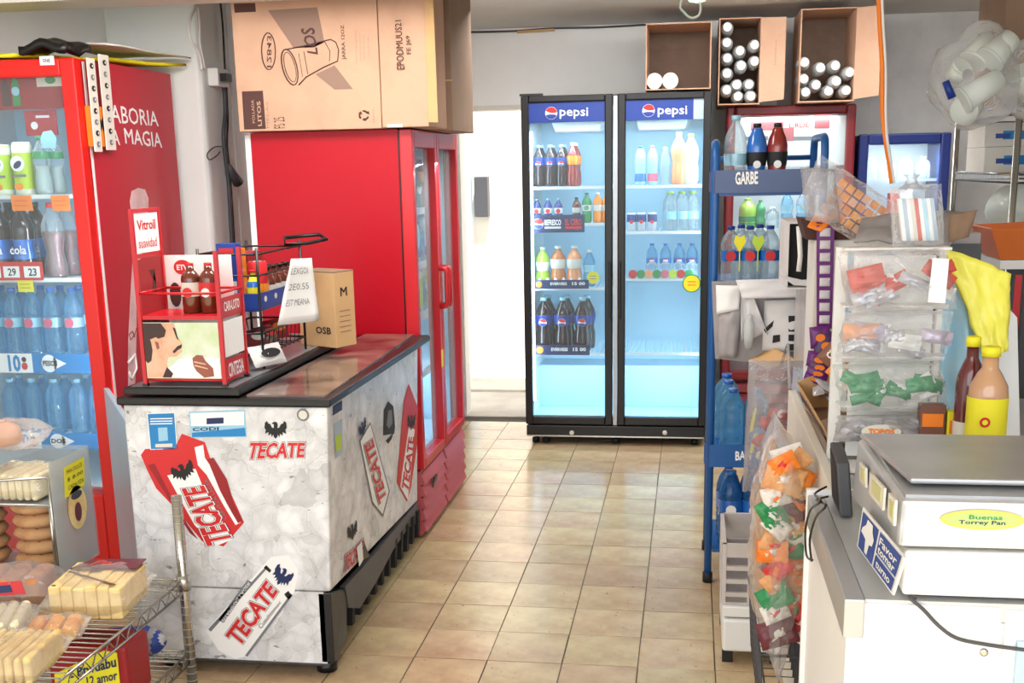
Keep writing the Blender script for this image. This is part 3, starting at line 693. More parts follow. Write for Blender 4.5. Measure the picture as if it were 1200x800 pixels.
m = MB(); m.hexa([(-1.166, YF+.002, .047), (-1.12, YF+.002, .047), (-1.135, YF+.2, .05), (-1.19, YF+.2, .05)], [(-1.166, YF+.002, .292), (-1.12, YF+.002, .292), (-1.128, YF+.2, .235), (-1.19, YF+.2, .235)], 'black'); part(T, 'corner_guard', m, bevel=.006)
# side skirt with a sagging lower edge, and the ribs of the vent below it
mat('skirt', (74, 74, 80), .45, var=.2, vs=6)
top = [(3.60, .245), (4.0, .222), (4.4, .205), (4.79, .188)]; bot = [(4.79, .09), (4.6, .135), (4.3, .135), (4.0, .105), (3.75, .10), (3.60, .16)]
top[0] = (3.56, .25)
m = MB(); m.prism([(sx(y, z)+.004, y, z) for y, z in top+bot], (-.02, 0, 0), 'skirt'); SK = part(T, 'skirt', m, bevel=.003)
for k in range(12):
    y = 3.62+k*.102; m = MB(); m.hexa([(-1.20, y, .045), (-1.155, y, .045), (-1.155, y+.03, .045), (-1.20, y+.03, .045)], [(-1.20, y, .16), (-1.148, y, .16), (-1.148, y+.03, .16), (-1.20, y+.03, .16)], 'black_rubber'); part(T, 'vent_rib', m)
P0 = V3((sx(3.39, .9), 3.39, .9)); _e1 = V3((sx(4.8, .9), 4.8, .9))-P0; _e2 = V3((sx(3.39, .2), 3.39, .2))-P0; PN = _e1.cross(_e2).normalized()
if PN.x < 0: PN = -PN
def SF(px, py, off=.0015):
    d = CA*((px-PPX)/FPX)-CB*((py-PPY)/FPX)+CC; t = (P0+PN*off-CPOS).dot(PN)/d.dot(PN); return CPOS+d*t
FY = YF-.0012
def F(px, py, k=0): return A(px, py, 'y', FY-k*.0006)
m = MB(); m.poly([SF(418, 642, .007), SF(424, 634, .007), SF(426, 655, .007), SF(421, 664, .007)], 'white_print'); m.poly([SF(426, 632, .008), SF(433, 652, .008), SF(426, 656, .008)], 'black'); part(SK, 'sticker', m)
for px, py in ((197, 760), (388, 786)):
    p = A(px, py, 'z', 0.01); y = YF+.06; x = -1.70 if px < 300 else -1.165; m = MB(); m.lathe([(.034, 0.002), (.034, .03), (.022, .034), (.022, .05)], 'black', 14, (x, y, 0)); part(T, 'foot', m)
for x in (-1.70, -1.23): m = MB(); m.lathe([(.03, 0.002), (.03, .03), (.022, .05)], 'black', 12, (x, YB-.08, 0)); part(T, 'foot', m)
m = MB(); m.box(-1.78, sx(YF, .9)+.012, YF-.012, YB, .896, .922, 'black'); part(T, 'rim', m, bevel=.006)
m = MB(); m.hexa([(-1.36, YF+.02, .922), (sx(YF, .9)-.012, YF+.02, .922), (sx(YB, .9)-.012, YB-.02, .922), (-1.36, YB-.02, .922)], [(-1.36, YF+.02, .928), (sx(YF, .9)-.012, YF+.02, .928), (sx(YB, .9)-.012, YB-.02, .928), (-1.36, YB-.02, .928)], 'lid_top'); part(T, 'sliding_lid', m, 'dark stained lid')
m = MB(); m.box(-1.755, -1.375, YF-.005, 4.62, .928, .952, 'black'); RL = part(T, 'sliding_lid', m, 'raised lid with black edge', bevel=.004)
m = MB(); m.box(-1.735, -1.395, YF+.012, 4.60, .952, .955, 'raised_top'); part(RL, 'lid_panel', m)
p = F(355, 486); m = MB(); m.disc(p, (1, 0, 0), (0, 0, 1), .02, 'print_grey', 16); m.disc(p+V3((0, -.001, 0)), (1, 0, 0), (0, 0, 1), .014, 'off_white', 14); part(T, 'lock', m)
EAGLE = [(.5, 0), (.58, .12), (.6, .25), (.68, .1), (.7, .3), (.82, .18), (.82, .38), (.98, .28), (.94, .5), (1, .62), (.98, .9), (.88, 1), (.84, .86), (.74, .82), (.66, .62), (.58, .6), (.6, .78), (.56, .92), (.44, .96), (.32, .86), (.42, .80), (.42, .6), (.34, .62), (.26, .82), (.16, .86), (.12, 1), (.02, .9), (0, .62), (.06, .5), (.02, .28), (.18, .38), (.18, .18), (.3, .3), (.32, .1), (.4, .25), (.42, .12)]
def tecate(m, q, dx, w_=1.):
    n = V3(dx)
    m.text('TECATE', q, 'print_black', n, bold=.085, shear=.1); m.text('TECATE', q, 'white_print', n*1.6, bold=.065, shear=.1); m.text('TECATE', q, 'print_red', n*2.2, bold=.035, shear=.1)
oy = V3((0, -.0008, 0))
m = MB(); tecate(m, [F(291, 537), F(357, 535), F(357, 519), F(294, 519)], oy); part(T, 'beer_lettering', m)
m = MB(); m.quadpoly(EAGLE, [F(310, 514), F(336, 514), F(336, 493), F(310, 493)], 'print_black', oy); part(T, 'eagle_emblem', m)
# the red can printed on the front
m = MB(); m.poly([F(*p) for p in ((165, 533), (170, 526), (205, 524), (213, 508), (240, 518), (246, 536), (262, 560), (276, 590), (286, 612), (262, 640), (237, 634), (214, 606), (200, 590), (183, 572), (173, 552))], 'print_red')
m.poly([F(*p, 1) for p in ((173, 545), (181, 543), (197, 575), (214, 606), (232, 632), (222, 624), (195, 580))], 'print_deepred')
m.poly([F(*p, 1) for p in ((196, 557), (229, 549), (236, 566), (272, 632), (252, 640), (228, 615), (214, 590))], 'white_print')
m.poly([F(*p, 1) for p in ((228, 524), (238, 521), (240, 536), (246, 545), (270, 590), (282, 612), (276, 615), (262, 592), (242, 556), (232, 545))], 'white_print')
m.poly([F(*p, 2) for p in ((243, 538), (250, 536), (266, 562), (274, 590), (284, 610), (279, 613), (268, 594), (258, 575))], 'print_deepred')
part(T, 'printed_can', m)
m = MB(); tecate(m, [F(272, 632, 2), F(238, 568, 2), F(214, 573, 2), F(244, 639, 2)], oy); part(T, 'beer_lettering', m)
m = MB(); m.quadpoly(EAGLE, [F(204, 566, 2), F(230, 560, 2), F(224, 537, 2), F(199, 548, 2)], 'print_black', oy); part(T, 'eagle_emblem', m)
m = MB(); m.text('CERVEZA LAGER', [F(266, 607, 3), F(243, 560, 3), F(239, 562, 3), F(262, 609, 3)], 'print_grey', oy); part(T, 'small_lettering', m)
# the white can below
m = MB(); m.poly([F(*p) for p in ((241, 739), (309, 662), (318, 652), (338, 650), (350, 668), (345, 694), (290, 768), (276, 772), (256, 762))], 'white_print')
m.poly([F(*p, 1) for p in ((244, 737), (311, 664), (313, 666), (247, 740))], 'print_grey'); m.poly([F(*p, 1) for p in ((287, 768), (341, 695), (343, 697), (290, 769))], 'print_grey'); m.poly([F(*p, 1) for p in ((256, 726), (290, 679), (295, 682), (262, 730))], 'print_grey')
m.poly([F(*p, 1) for p in ((312, 662), (318, 668), (316, 671), (309, 665))], 'print_black'); m.poly([F(*p, 1) for p in ((338, 692), (342, 698), (338, 703), (333, 696))], 'print_black')
part(T, 'printed_can', m)
m = MB(); tecate(m, [F(282, 756, 2), F(326, 692, 2), F(312, 680, 2), F(265, 744, 2)], oy); part(T, 'beer_lettering', m)
m = MB(); m.quadpoly(EAGLE, [F(316, 678, 2), F(334, 692, 2), F(346, 672, 2), F(326, 659, 2)], 'print_navy', oy); part(T, 'eagle_emblem', m)
m = MB(); m.text('Cuauhtemoc', [F(306, 737, 2), F(330, 706, 2), F(327, 703, 2), F(302, 733, 2)], 'print_black', oy); m.text('VITAMINAS LAGER', [F(259, 727, 2), F(291, 681, 2), F(294, 683, 2), F(262, 730, 2)][0:4], 'white_print', oy); part(T, 'small_lettering', m)
# stickers on the front
m = MB(); m.poly([F(172, 484), F(205, 483), F(208, 526), F(176, 527)], 'white_print'); m.poly([F(173, 485, 1), F(204, 484, 1), F(207, 525, 1), F(177, 526, 1)], 'print_blue')
for y in (490, 493, 496): m.poly([F(176, y, 2), F(202, y-.5, 2), F(202, y+.7, 2), F(176, y+1.2, 2)], 'white_print')
m.poly([F(185, 501, 2), F(196, 500.5, 2), F(197, 516, 2), F(186, 517, 2)], 'print_paleblue'); m.poly([F(182, 520, 2), F(202, 519.5, 2), F(202, 523.5, 2), F(182, 524, 2)], 'off_white')
part(T, 'payment_sticker', m, 'bright blue sticker')
m = MB(); m.poly([F(221, 482), F(287, 480), F(289, 512), F(224, 513)], 'print_paleblue'); m.poly([F(223, 484, 1), F(286, 482, 1), F(286, 498, 1), F(224, 499, 1)], 'white_print'); m.poly([F(242, 490, 2), F(262, 489, 2), F(262, 496, 2), F(242, 497, 2)], 'print_navy')
m.poly([F(225, 507, 1), F(287, 501, 1), F(288, 511, 1), F(225, 512, 1)], 'print_blue'); m.text('CODI', [F(226, 505, 2), F(256, 504, 2), F(256, 500, 2), F(226, 501, 2)], 'print_navy', oy, bold=.02); part(T, 'notice_sticker', m, 'pale blue and white sticker')
# prints on the side
on = PN*.0008
m = MB(); tecate(m, [SF(402, 671), SF(426, 650), SF(426, 632), SF(404, 652)], on); part(T, 'beer_lettering', m)
m = MB(); m.quadpoly(EAGLE, [SF(407, 637), SF(419, 629), SF(418, 608), SF(407, 617)], 'print_black', on); part(T, 'eagle_emblem', m)
m = MB(); m.poly([SF(421, 516), SF(434, 494), (SF(457, 575)), SF(449, 606), SF(436, 590)], 'print_grey', ) ; m.poly([SF(422.5, 517, .002), SF(434, 497, .002), SF(455.5, 575, .002), SF(448.5, 602, .002), SF(437, 588, .002)], 'white_print'); part(T, 'printed_can', m)
m = MB(); tecate(m, [SF(452, 582, .003), SF(436, 513, .003), SF(427, 522, .003), SF(444, 590, .003)], on); part(T, 'beer_lettering', m)
m = MB(); m.quadpoly(EAGLE, [SF(422, 516, .003), SF(430, 505, .003), SF(428, 487, .003), SF(420, 500, .003)], 'print_navy', on); part(T, 'eagle_emblem', m)
m = MB(); m.poly([SF(449, 510), SF(450, 480), SF(455, 470), SF(461, 476), SF(463, 500), SF(462, 508)], 'print_black'); m.poly([SF(452, 516), SF(461, 507), SF(459, 514), SF(455, 520)], 'print_black'); m.poly([SF(453, 498, .002), SF(455, 481, .002), SF(459, 480, .002), SF(460, 496, .002), SF(456, 502, .002)], 'print_grey'); part(T, 'shield_emblem', m)
m = MB(); m.poly([SF(465, 565), SF(473, 470), SF(479, 449), SF(490, 478), SF(489, 520), SF(482, 570), (SF(477, 588)), SF(470, 575)], 'print_red'); m.poly([SF(469, 570, .002), SF(479, 500, .002), SF(486, 503, .002), SF(478, 586, .002)], 'white_print'); part(T, 'printed_can', m)
m = MB(); m.text('TECATE', [SF(478, 577, .003), SF(485, 512, .003), SF(479, 512, .003), SF(471, 570, .003)], 'print_red', on, bold=.03); m.quadpoly(EAGLE, [SF(477, 505, .003), SF(486, 504, .003), SF(487, 484, .003), SF(478, 486, .003)], 'print_black', on); part(T, 'beer_lettering', m)
m = MB(); m.poly([SF(390, 476), SF(401, 469), SF(401, 480), SF(390, 487)], 'print_navy'); m.poly([SF(391, 497), SF(401, 490), SF(402, 530), SF(393, 538)], 'pale_blue_metal'); m.poly([SF(393, 512, .002), SF(400, 507, .002), SF(400, 525, .002), SF(394, 530, .002)], 'lime'); part(T, 'notice_sticker', m)

# ============================================================ RED WIRE DISPLAY on the freezer
ZL = .9555
a = A(168, 452, 'z', ZL); b = A(264, 451, 'z', ZL); c = A(284, 441, 'z', ZL)
ry0 = 3.40; ry1 = ry0+.185
rx0 = A(168, 452, 'y', ry0).x+.01; rx1 = A(264, 452, 'y', ry0).x
T = thing('countertop_display', 'red wire countertop display with photo of a moustached man', 'display', ((rx0+rx1)/2, (ry0+ry1)/2, ZL))
zt = A(158, 245, 'y', ry0).z; zp = A(248, 294, 'y', ry0).z; zr = A(168, 344, 'y', ry0).z; zs = A(168, 370, 'y', ry0).z
for x, y, zz in ((rx0, ry0, zt), (rx0, ry1, zt), (rx1, ry0, zp), (rx1, ry1, zp)): m = MB(); m.box(x-.006, x+.006, y-.006, y+.006, ZL+.008, zz, 'coke_red'); P_ = part(T, 'post', m); m = MB(); m.box(x-.008, x+.008, y-.008, y+.008, ZL, ZL+.008, 'black'); part(P_, 'foot', m)
for zz, n_ in ((zr, 'rail'), (ZL+.02, 'rail'), ):
    for p, q in (((rx0, ry0), (rx1, ry0)), ((rx0, ry1), (rx1, ry1)), ((rx0, ry0), (rx0, ry1)), ((rx1, ry0), (rx1, ry1))): m = MB(); m.tube([(*p, zz), (*q, zz)], .0045, 'coke_red', 6); part(T, n_, m)
m = MB(); m.box(rx0, rx1, ry0, ry1, zs-.012, zs, 'coke_red'); part(T, 'shelf', m)
m = MB(); m.box(rx0-.004, rx0+.004, ry0, ry1, zt-.012, zt, 'coke_red'); m.box(rx0-.003, rx0+.003, ry0+.006, ry1-.006, zt-.15, zt-.138, 'coke_red'); part(T, 'rail', m)
m = MB(); m.box(rx0-.002, rx0+.002, ry0+.01, ry1-.01, zt-.135, zt-.015, 'white_print'); q = [V3((rx0+.003, ry0+.03, zt-.065)), V3((rx0+.003, ry1-.03, zt-.065)), V3((rx0+.003, ry1-.03, zt-.035)), V3((rx0+.003, ry0+.03, zt-.035))]
m.text('Vitroil', q, 'print_red', bold=.02); m.text('suavidad', [p-V3((0, 0, .055)) for p in q], 'print_red'); part(T, 'header_card', m, 'white card with red lettering')
m = MB(); m.box(rx0-.002, rx0+.002, ry0+.01, ry1-.01, ZL+.03, zt-.155, 'print_deepred'); m.prism([(rx0+.0025, ry0+.1, zs+.06), (rx0+.0025, ry1-.06, zs+.06), (rx0+.0025, ry1-.06, zt-.24), (rx0+.0025, ry1-.1, zt-.19), (rx0+.0025, ry0+.12, zt-.19), (rx0+.0025, ry0+.1, zt-.24)], (.0006, 0, 0), 'print_brown'); part(T, 'side_card', m)
def sidecard(z0, z1, txt):
    m = MB(); m.box(rx1-.002, rx1+.002, ry0+.005, ry1-.005, z0, z1, 'coke_red')
    m.text(txt, [(rx1+.003, ry0+.03, z0+.012), (rx1+.003, ry1-.03, z0+.012), (rx1+.003, ry1-.03, z1-.014), (rx1+.003, ry0+.03, z1-.014)], 'white_print', bold=.02); part(T, 'side_panel', m)
za = A(262, 451, 'y', ry0).z
sidecard(ZL+.012, A(260, 423, 'y', ry0).z, 'CINTEGIA'); sidecard(A(255, 371, 'y', ry0).z, A(253, 350, 'y', ry0).z, 'CARI-LOTO')
m = MB(); m.box(rx1-.001, rx1+.0015, ry0+.01, ry1-.01, A(260, 420, 'y', ry0).z, A(256, 378, 'y', ry0).z, 'white_print'); part(T, 'white_card', m)
# printed photograph: a man in profile
yq = ry0-.004
Q = [A(171, 443, 'y', yq), A(257, 443, 'y', yq), A(256, 378, 'y', yq), (A(171, 378, 'y', yq))]
Q = [V3((rx0+.008, yq, Q[0].z)), V3((rx1-.008, yq, Q[0].z)), V3((rx1-.008, yq, Q[2].z)), V3((rx0+.008, yq, Q[2].z))]
mat('photo_pale', (222, 228, 214), .5, col2=(196, 214, 168), vs=9); mat('photo_skin', (228, 184, 156), .5, col2=(206, 156, 126), vs=14); mat('photo_hair', (58, 34, 30), .5); mat('photo_hand', (150, 84, 66), .5)
m = MB(); m.prism(Q, (0, .003, 0), 'photo_pale')
g_ = lambda pts: [((x-70)/285, 1-(y-490)/220) for x, y in pts]
def L2(pts, mt, k): m.quadpoly(g_(pts), Q, mt, (0, -.0006*k, 0))
L2([(70, 492), (190, 492), (200, 545), (216, 572), (208, 585), (213, 604), (190, 622), (158, 626), (150, 655), (170, 706), (72, 706)], 'photo_skin', 1)
L2([(70, 492), (140, 492), (158, 520), (150, 545), (128, 552), (96, 556), (100, 600), (92, 640), (78, 650), (70, 640)], 'photo_hair', 2)
L2([(94, 556), (118, 546), (138, 566), (136, 596), (118, 612), (104, 584)], 'photo_skin', 3); L2([(112, 562), (126, 568), (128, 590), (118, 596)], 'photo_hand', 4)
L2([(184, 508), (194, 512), (200, 545), (204, 560), (196, 552)], 'photo_hair', 2); L2([(176, 604), (196, 582), (214, 574), (212, 588), (196, 598), (182, 610)], 'photo_hair', 2)
L2([(168, 660), (200, 632), (260, 622), (350, 628), (355, 706), (150, 706), (150, 668)], 'white_print', 2); L2([(150, 664), (172, 690), (164, 706), (130, 706)], 'photo_hair', 3)
L2([(250, 628), (268, 616), (290, 618), (300, 640), (326, 668), (328, 700), (290, 706), (262, 680), (252, 660)], 'photo_hand', 3); L2([(256, 640), (300, 650), (300, 655), (256, 646)], 'photo_skin', 4); L2([(256, 654), (306, 668), (306, 672), (256, 660)], 'photo_skin', 4)
part(T, 'photo_panel', m, 'photo of a moustached man in profile')
# white card behind the sauces
yb = ry1+.02; a = A(190, 299, 'y', yb); b = A(275, 363, 'y', yb)
m = MB(); m.box(a.x, b.x, yb, yb+.004, ZL+.001, a.z, 'white_print')
c = A(214, 313, 'y', yb); m.disc(c+V3((0, -.002, 0)), (1, 0, 0), (0, 0, 1), .03, 'print_red', 18, .024); m.text('ETV', [c+V3((-.018, -.004, -.008)), c+V3((.018, -.004, -.008)), c+V3((.018, -.004, .008)), c+V3((-.018, -.004, .008))], 'white_print', bold=.03)
c = A(206, 345, 'y', yb); m.disc(c+V3((0, -.002, 0)), (1, 0, 0), (0, 0, 1), .02, 'print_brown', 14, .04)
single('backing_card', m, 'white card with red oval logo behind the two sauce bottles', 'card')
for px, k, lab in ((226, 'sauce_brown', 'brown sauce bottle with white label on the red display shelf'), (247, 'sauce_red', 'brown sauce bottle with red label on the red display shelf')):
    p = A(px, 360, 'y', ry0+.08); place(k, (p.x, ry0+.08, zs+.0005), lab, 'bottle', scale=1.0)

# ============================================================ BLACK WIRE RACK with blue tray
wy0, wy1 = 3.72, 4.16
T = thing('wire_display_rack', 'black wire counter rack with a blue tray behind red display', 'rack', (-1.45, 3.95, ZL))
xa = A(281, 350, 'y', wy0).x; xb = A(345, 350, 'y', wy1).x+.06; xb = -1.415; xa = -1.62
ztop = A(300, 298, 'y', wy0).z; ztr = A(300, 362, 'y', wy0).z
for x, y in ((xa, wy0), (xb, wy0), (xa, wy1), (xb, wy1)): m = MB(); m.tube([(x, y, ZL+.002), (x, y, ztop+.02)], .005, 'black', 6); part(T, 'post', m)
for zz in (ztop, ztop-.07, ZL+.05, ZL+.12): m = MB(); m.tube([(xa, wy0, zz), (xb, wy0, zz), (xb, wy1, zz), (xa, wy1, zz)], .004, 'black', 6, closed=True); part(T, 'wire_ring', m)
m = MB(); m.box(xa+.005, xb-.005, wy0+.005, wy1-.005, ztr-.01, ztr, 'pepsi_blue'); m.box(xb-.006, xb-.002, wy0+.005, wy1-.005, ztr, ztr+.05, 'pepsi_blue'); m.box(xa+.005, xb-.005, wy0+.002, wy0+.006, ztr, ztr+.05, 'pepsi_blue')
TR = part(T, 'blue_tray', m); m = MB()
for k in range(4): m.disc((xb-.001, wy0+.06+k*.1, ztr+.028), (0, 1, 0), (0, 0, 1), .014, 'off_white', 10, .01)
part(TR, 'printed_mark', m)
for k in range(9): m = MB(); y = wy0+.03+k*.045; m.tube([(xa, y, ZL+.12), (xa+.01, y, ZL+.04), (xb-.01, y, ZL+.04), (xb, y, ZL+.12)], .0025, 'black', 5); part(T, 'basket_wire', m)
m = MB(); m.tube([(xb-.02, wy1-.1, ztop+.01), (xb-.05, wy1-.02, ztop+.03), (xb+.05, wy1+.08, ztop+.035), (xb+.09, wy1+.04, ztop+.02), (xb+.04, wy1-.02, ztop+.01)], .007, 'black', 6, closed=True); part(T, 'top_loop', m)
def box_thing(name, x0, x1, y0, y1, z0, z1, mt, lab, cat='box', deco=None, bv=.002):
    t = thing(name, lab, cat, ((x0+x1)/2, (y0+y1)/2, z0)); m = MB(); m.box(x0, x1, y0, y1, z0, z1, mt); part(t, 'box_body', m, bevel=bv)
    if deco: m = MB(); deco(m); part(t, 'printed_front', m, kind='stuff')
    return t
zt_ = ztr+.001
def dec(x0, x1, y, z0, z1, mt): return lambda m: m.box(x0, x1, y-.001, y, z0, z1, mt)
box_thing('snack_box', xa+.06, xa+.13, wy0+.012, wy0+.06, zt_, ztop+.035, 'pepsi_blue', 'tall blue carton with white top on the blue tray', deco=lambda m: (m.box(xa+.07, xa+.12, wy0+.011, wy0+.012, ztop+.0, ztop+.02, 'print_red'), m.box(xa+.065, xa+.125, wy0+.011, wy0+.012, zt_+.05, zt_+.09, 'off_white')))
kind('yellow_squeeze', 'squeeze_bottle', .125, .022, 'sauce', 'yellow_sticker', 'print_red', 'drink_blue', (.55, .7), n=16, capr=.5)
place('yellow_squeeze', (xb-.033, wy0+.040, zt_), 'yellow squeeze bottle with red cap on the blue tray')
kind('red_jar', 'spice_jar', .13, .03, 'can', 'print_red', None, 'drink_orange', (.25, .5), n=16)
place('red_jar', (xb-.043, wy0+.110, zt_+.0), 'red and orange jar beside the yellow squeeze bottle', 'jar', scale=1.15)
kind('dark_jar', 'spice_jar', .11, .022, 'sauce', 'drink_tea', 'black', 'off_white', (.2, .5), n=12, capr=.6)
for k in range(4): place('dark_jar', (xb-.035, wy0+.185+k*.062, zt_), '%s dark spice jar in the row along the tray edge' % ORD[k], 'jar', 'dark jars on the blue tray', scale=1.15)
box_thing('snack_box', xa+.02, xa+.09, wy0+.1, wy0+.2, zt_, ztop+.01, 'drink_orange', 'orange carton in the back of the blue tray')
box_thing('snack_box', xa+.02, xa+.09, wy0+.22, wy0+.36, zt_, ztop-.01, 'print_deepred', 'dark red carton furthest back in the blue tray')
def packet(x, y, z, w_, h_, t_, mt, lab, yaw=0, pitch=.3, seed=0, mark=None, name='snack_packet', cat='packet'):
    u = V3((math.cos(yaw), math.sin(yaw), 0)); nn = V3((math.sin(yaw), -math.cos(yaw), 0)); v = (V3((0, 0, 1))*math.cos(pitch)-nn*math.sin(pitch)).normalized(); n2 = u.cross(v)
    m = MB(); c = V3((x, y, z))+v*h_/2; pillow(m, c, u, v, n2, w_, h_, t_, mt, seed, .004, 10, 10)
    t = thing(name, lab, cat, (x, y, z), 'packets in the black wire rack'); part(t, 'wrapper', m)
    if mark: m = MB(); s_ = 1 if n2.y < 0 else -1; m.disc(c+n2*s_*(t_*.5+.003), u, v, w_*.3, mark, 14, h_*.22); part(t, 'printed_mark', m)
    return t
packet(xb+.02, wy0+.02, ZL+.012, .15, .075, .035, 'white_plastic', 'white packet with black lettering in front of wire basket', 1.15, .5, 1, 'print_black')
packet(xb-.06, wy0+.13, ZL+.055, .12, .07, .03, 'maroon', 'dark red packet lying in the wire basket', 1.3, .6, 2, 'off_white')
packet(xb-.055, wy0+.24, ZL+.055, .12, .07, .03, 'lid_top', 'dark grey packet in the middle of the wire basket', 1.4, .6, 3, 'print_red')
packet(xb-.06, wy0+.35, ZL+.055, .12, .08, .03, 'print_deepred', 'red packet at the back end of the wire basket', 1.3, .6, 4, 'orange_sticker')
# handwritten sign
yp = wy0+.0
q = [A(325, 381, 'y', 3.74), A(374, 375, 'y', 3.86), A(365, 302, 'y', 3.86), A(341, 303, 'y', 3.76)]
t = thing('paper_sign', 'white handwritten paper sign hung from the black wire rack', 'sign', q[0]); m = MB(); sheet(m, q, .0012, 'white_print', .006, 1, .003); part(t, 'paper_sheet', m)
m = MB()
for k, txt in enumerate(('LEXGOI', '2E0.55', 'EST MEANA')):
    f = .76-.24*k; m.text(txt, [q[0].lerp(q[3], f-.0).lerp(q[1].lerp(q[2], f), .12), q[0].lerp(q[3], f).lerp(q[1].lerp(q[2], f), .80), q[0].lerp(q[3], f+.1).lerp(q[1].lerp(q[2], f+.1), .78), q[0].lerp(q[3], f+.1).lerp(q[1].lerp(q[2], f+.1), .14)], 'print_grey', (.004, -.012, 0), bold=-.005)
part(t, 'handwriting', m)
# cardboard box
c0 = A(395, 408, 'z', ZL); c1 = A(418, 403, 'z', ZL); c2 = V3((c0.x-.16, c0.y+.12, ZL)); c1.y = min(c1.y, 4.57); c2 = c0+V3((-.17, .09, 0)); c3 = c1+c2-c0
hz = A(395, 320, 'y', c0.y).z
t = thing('cardboard_box', 'tan cardboard box marked M standing on the freezer lid', 'box', c0)
m = MB(); up = V3((0, 0, hz-ZL)); bs = [c2, c0, c1, c3]; m.hexa(bs, [p+up for p in bs], 'cardboard_tan'); part(t, 'box_body', m, bevel=.002)
m = MB(); m.prism([c2+up, c0+up, c1+up, c3+up], (0, 0, .004), 'cardboard_dark'); part(t, 'flap', m)
def CB_(a, b, s, tt, off): return s.lerp(tt, a)+up*b+off
nr = (c1-c0).cross(up).normalized(); nl = (c0-c2).cross(up).normalized()
m = MB(); m.text('M', [CB_(.3, .68, c0, c1, nr*.001), CB_(.62, .68, c0, c1, nr*.001), CB_(.62, .8, c0, c1, nr*.001), CB_(.3, .8, c0, c1, nr*.001)], 'print_black', bold=.01)
for k in range(5): m.poly([CB_(.2, .2+k*.07, c0, c1, nr*.001), CB_(.75, .2+k*.07, c0, c1, nr*.001), CB_(.75, .21+k*.07, c0, c1, nr*.001), CB_(.2, .21+k*.07, c0, c1, nr*.001)], 'print_taupe')
m.text('OSB', [CB_(.45, .18, c2, c0, nl*.001), CB_(.86, .18, c2, c0, nl*.001), CB_(.86, .27, c2, c0, nl*.001), CB_(.45, .27, c2, c0, nl*.001)], 'print_black', bold=.02); part(t, 'printed_lettering', m, kind='stuff')
# ============================================================ RED TWO DOOR COOLER (seen from its side)
RX0, RX1, RY0, RY1, RZ = -1.84, -1.145, 4.86, 5.82, 1.765
T = thing('display_cooler', 'red two-door cooler standing sideways behind the beer freezer', 'refrigerator', (-1.5, 5.34, 0))
fx = RX1-.055
m = MB(); m.box(RX0, fx-.006, RY0, RY0+.04, .0, RZ, 'fridge_red'); m.box(RX0, fx-.006, RY1-.04, RY1, .0, RZ, 'fridge_red'); m.box(RX0, RX0+.04, RY0+.04, RY1-.04, 0, RZ, 'fridge_red'); m.box(RX0+.04, fx-.006, RY0+.04, RY1-.04, RZ-.06, RZ, 'fridge_red'); m.box(RX0+.04, fx-.006, RY0+.04, RY1-.04, .03, .34, 'fridge_red')
part(T, 'cabinet', m)
m = MB(); m.box(RX0-.025, RX0-.001, RY0-.001, RY0+.03, 0, RZ-.01, 'white_plastic'); part(T, 'rear_edge', m, 'white rear edge strip')
m = MB(); m.box(RX0+.041, RX0+.046, RY0+.041, RY1-.041, .34, RZ-.06, 'interior_blue'); m.box(RX0+.046, fx-.01, RY0+.041, RY0+.046, .34, RZ-.06, 'interior_blue'); m.box(RX0+.046, fx-.01, RY1-.046, RY1-.041, .34, RZ-.06, 'interior_blue'); m.box(RX0+.046, fx-.01, RY0+.046, RY1-.046, .341, .347, 'interior_blue'); part(T, 'liner', m)
m = MB()
for q_ in ((RY0+.004, RY0+.03, .3, RZ-.005), (RY1-.03, RY1-.004, .3, RZ-.005), (RY0+.03, RY1-.03, .3, .335), (RY0+.03, RY1-.03, RZ-.05, RZ-.005)): m.box(fx-.006, fx-.001, *q_, 'black')
part(T, 'gasket', m)
ym = (RY0+RY1)/2
for k, (a, b) in enumerate(((RY0, ym-.004), (ym+.004, RY1))):
    m = MB(); f = .042
    for r_ in ((a, a+f, .315, RZ), (b-f, b, .315, RZ), (a+f, b-f, .315, .315+f), (a+f, b-f, RZ-f-.03, RZ)): m.box(fx, RX1, r_[0], r_[1], r_[2], r_[3], 'coke_red')
    D = part(T, 'door', m, bevel=.004)
    m = MB(); m.box(fx+.02, fx+.026, a+f, b-f, .315+f, RZ-f-.03, 'glass'); part(D, 'pane', m)
    yh = (b-.035) if k == 0 else (a+.035)
    m = MB(); m.tube([(RX1, yh, .98), (RX1+.03, yh, .985), (RX1+.035, yh, 1.0), (RX1+.035, yh, 1.14), (RX1+.03, yh, 1.155), (RX1, yh, 1.16)], .011, 'coke_red', 8); part(D, 'handle', m)
# louvred plinth
m = MB(); m.box(RX1-.05, RX1-.02, RY0, RY1, .012, .305, 'louvre_red'); PL = part(T, 'plinth', m)
for k in range(5):
    for a, b in ((RY0+.005, ym-.02), (ym+.01, RY1-.005)):
        z = .03+k*.054; m = MB(); m.hexa([(RX1-.022, a, z), (RX1+.002, a, z), (RX1+.002, b, z), (RX1-.022, b, z)], [(RX1-.022, a, z+.045), (RX1-.014, a, z+.045), (RX1-.014, b, z+.045), (RX1-.022, b, z+.045)], 'louvre_red'); part(PL, 'louvre', m)
m = MB(); m.prism([(RX1+.004, RY0+.13, .20), (RX1+.004, RY0+.21, .215), (RX1+.004, RY0+.22, .24), (RX1+.004, RY0+.16, .24)], (.006, 0, 0), 'black'); part(T, 'vent_catch', m)
szz = [1.42, 1.17, .93, .66]
for z in szz:
    m = MB(); m.box(fx-.06, fx-.045, RY0+.05, RY1-.05, z-.02, z+.01, 'white_wire')
    for k in range(20): y = RY0+.07+k*.042; m.box(RX0+.05, fx-.06, y, y+.004, z-.004, z, 'white_wire')
    part(T, 'shelf', m)
names = ['pepsi600', 'green_small', 'blue600', 'water_lab', 'amber600']
lv = ['top', 'second', 'third', 'bottom']
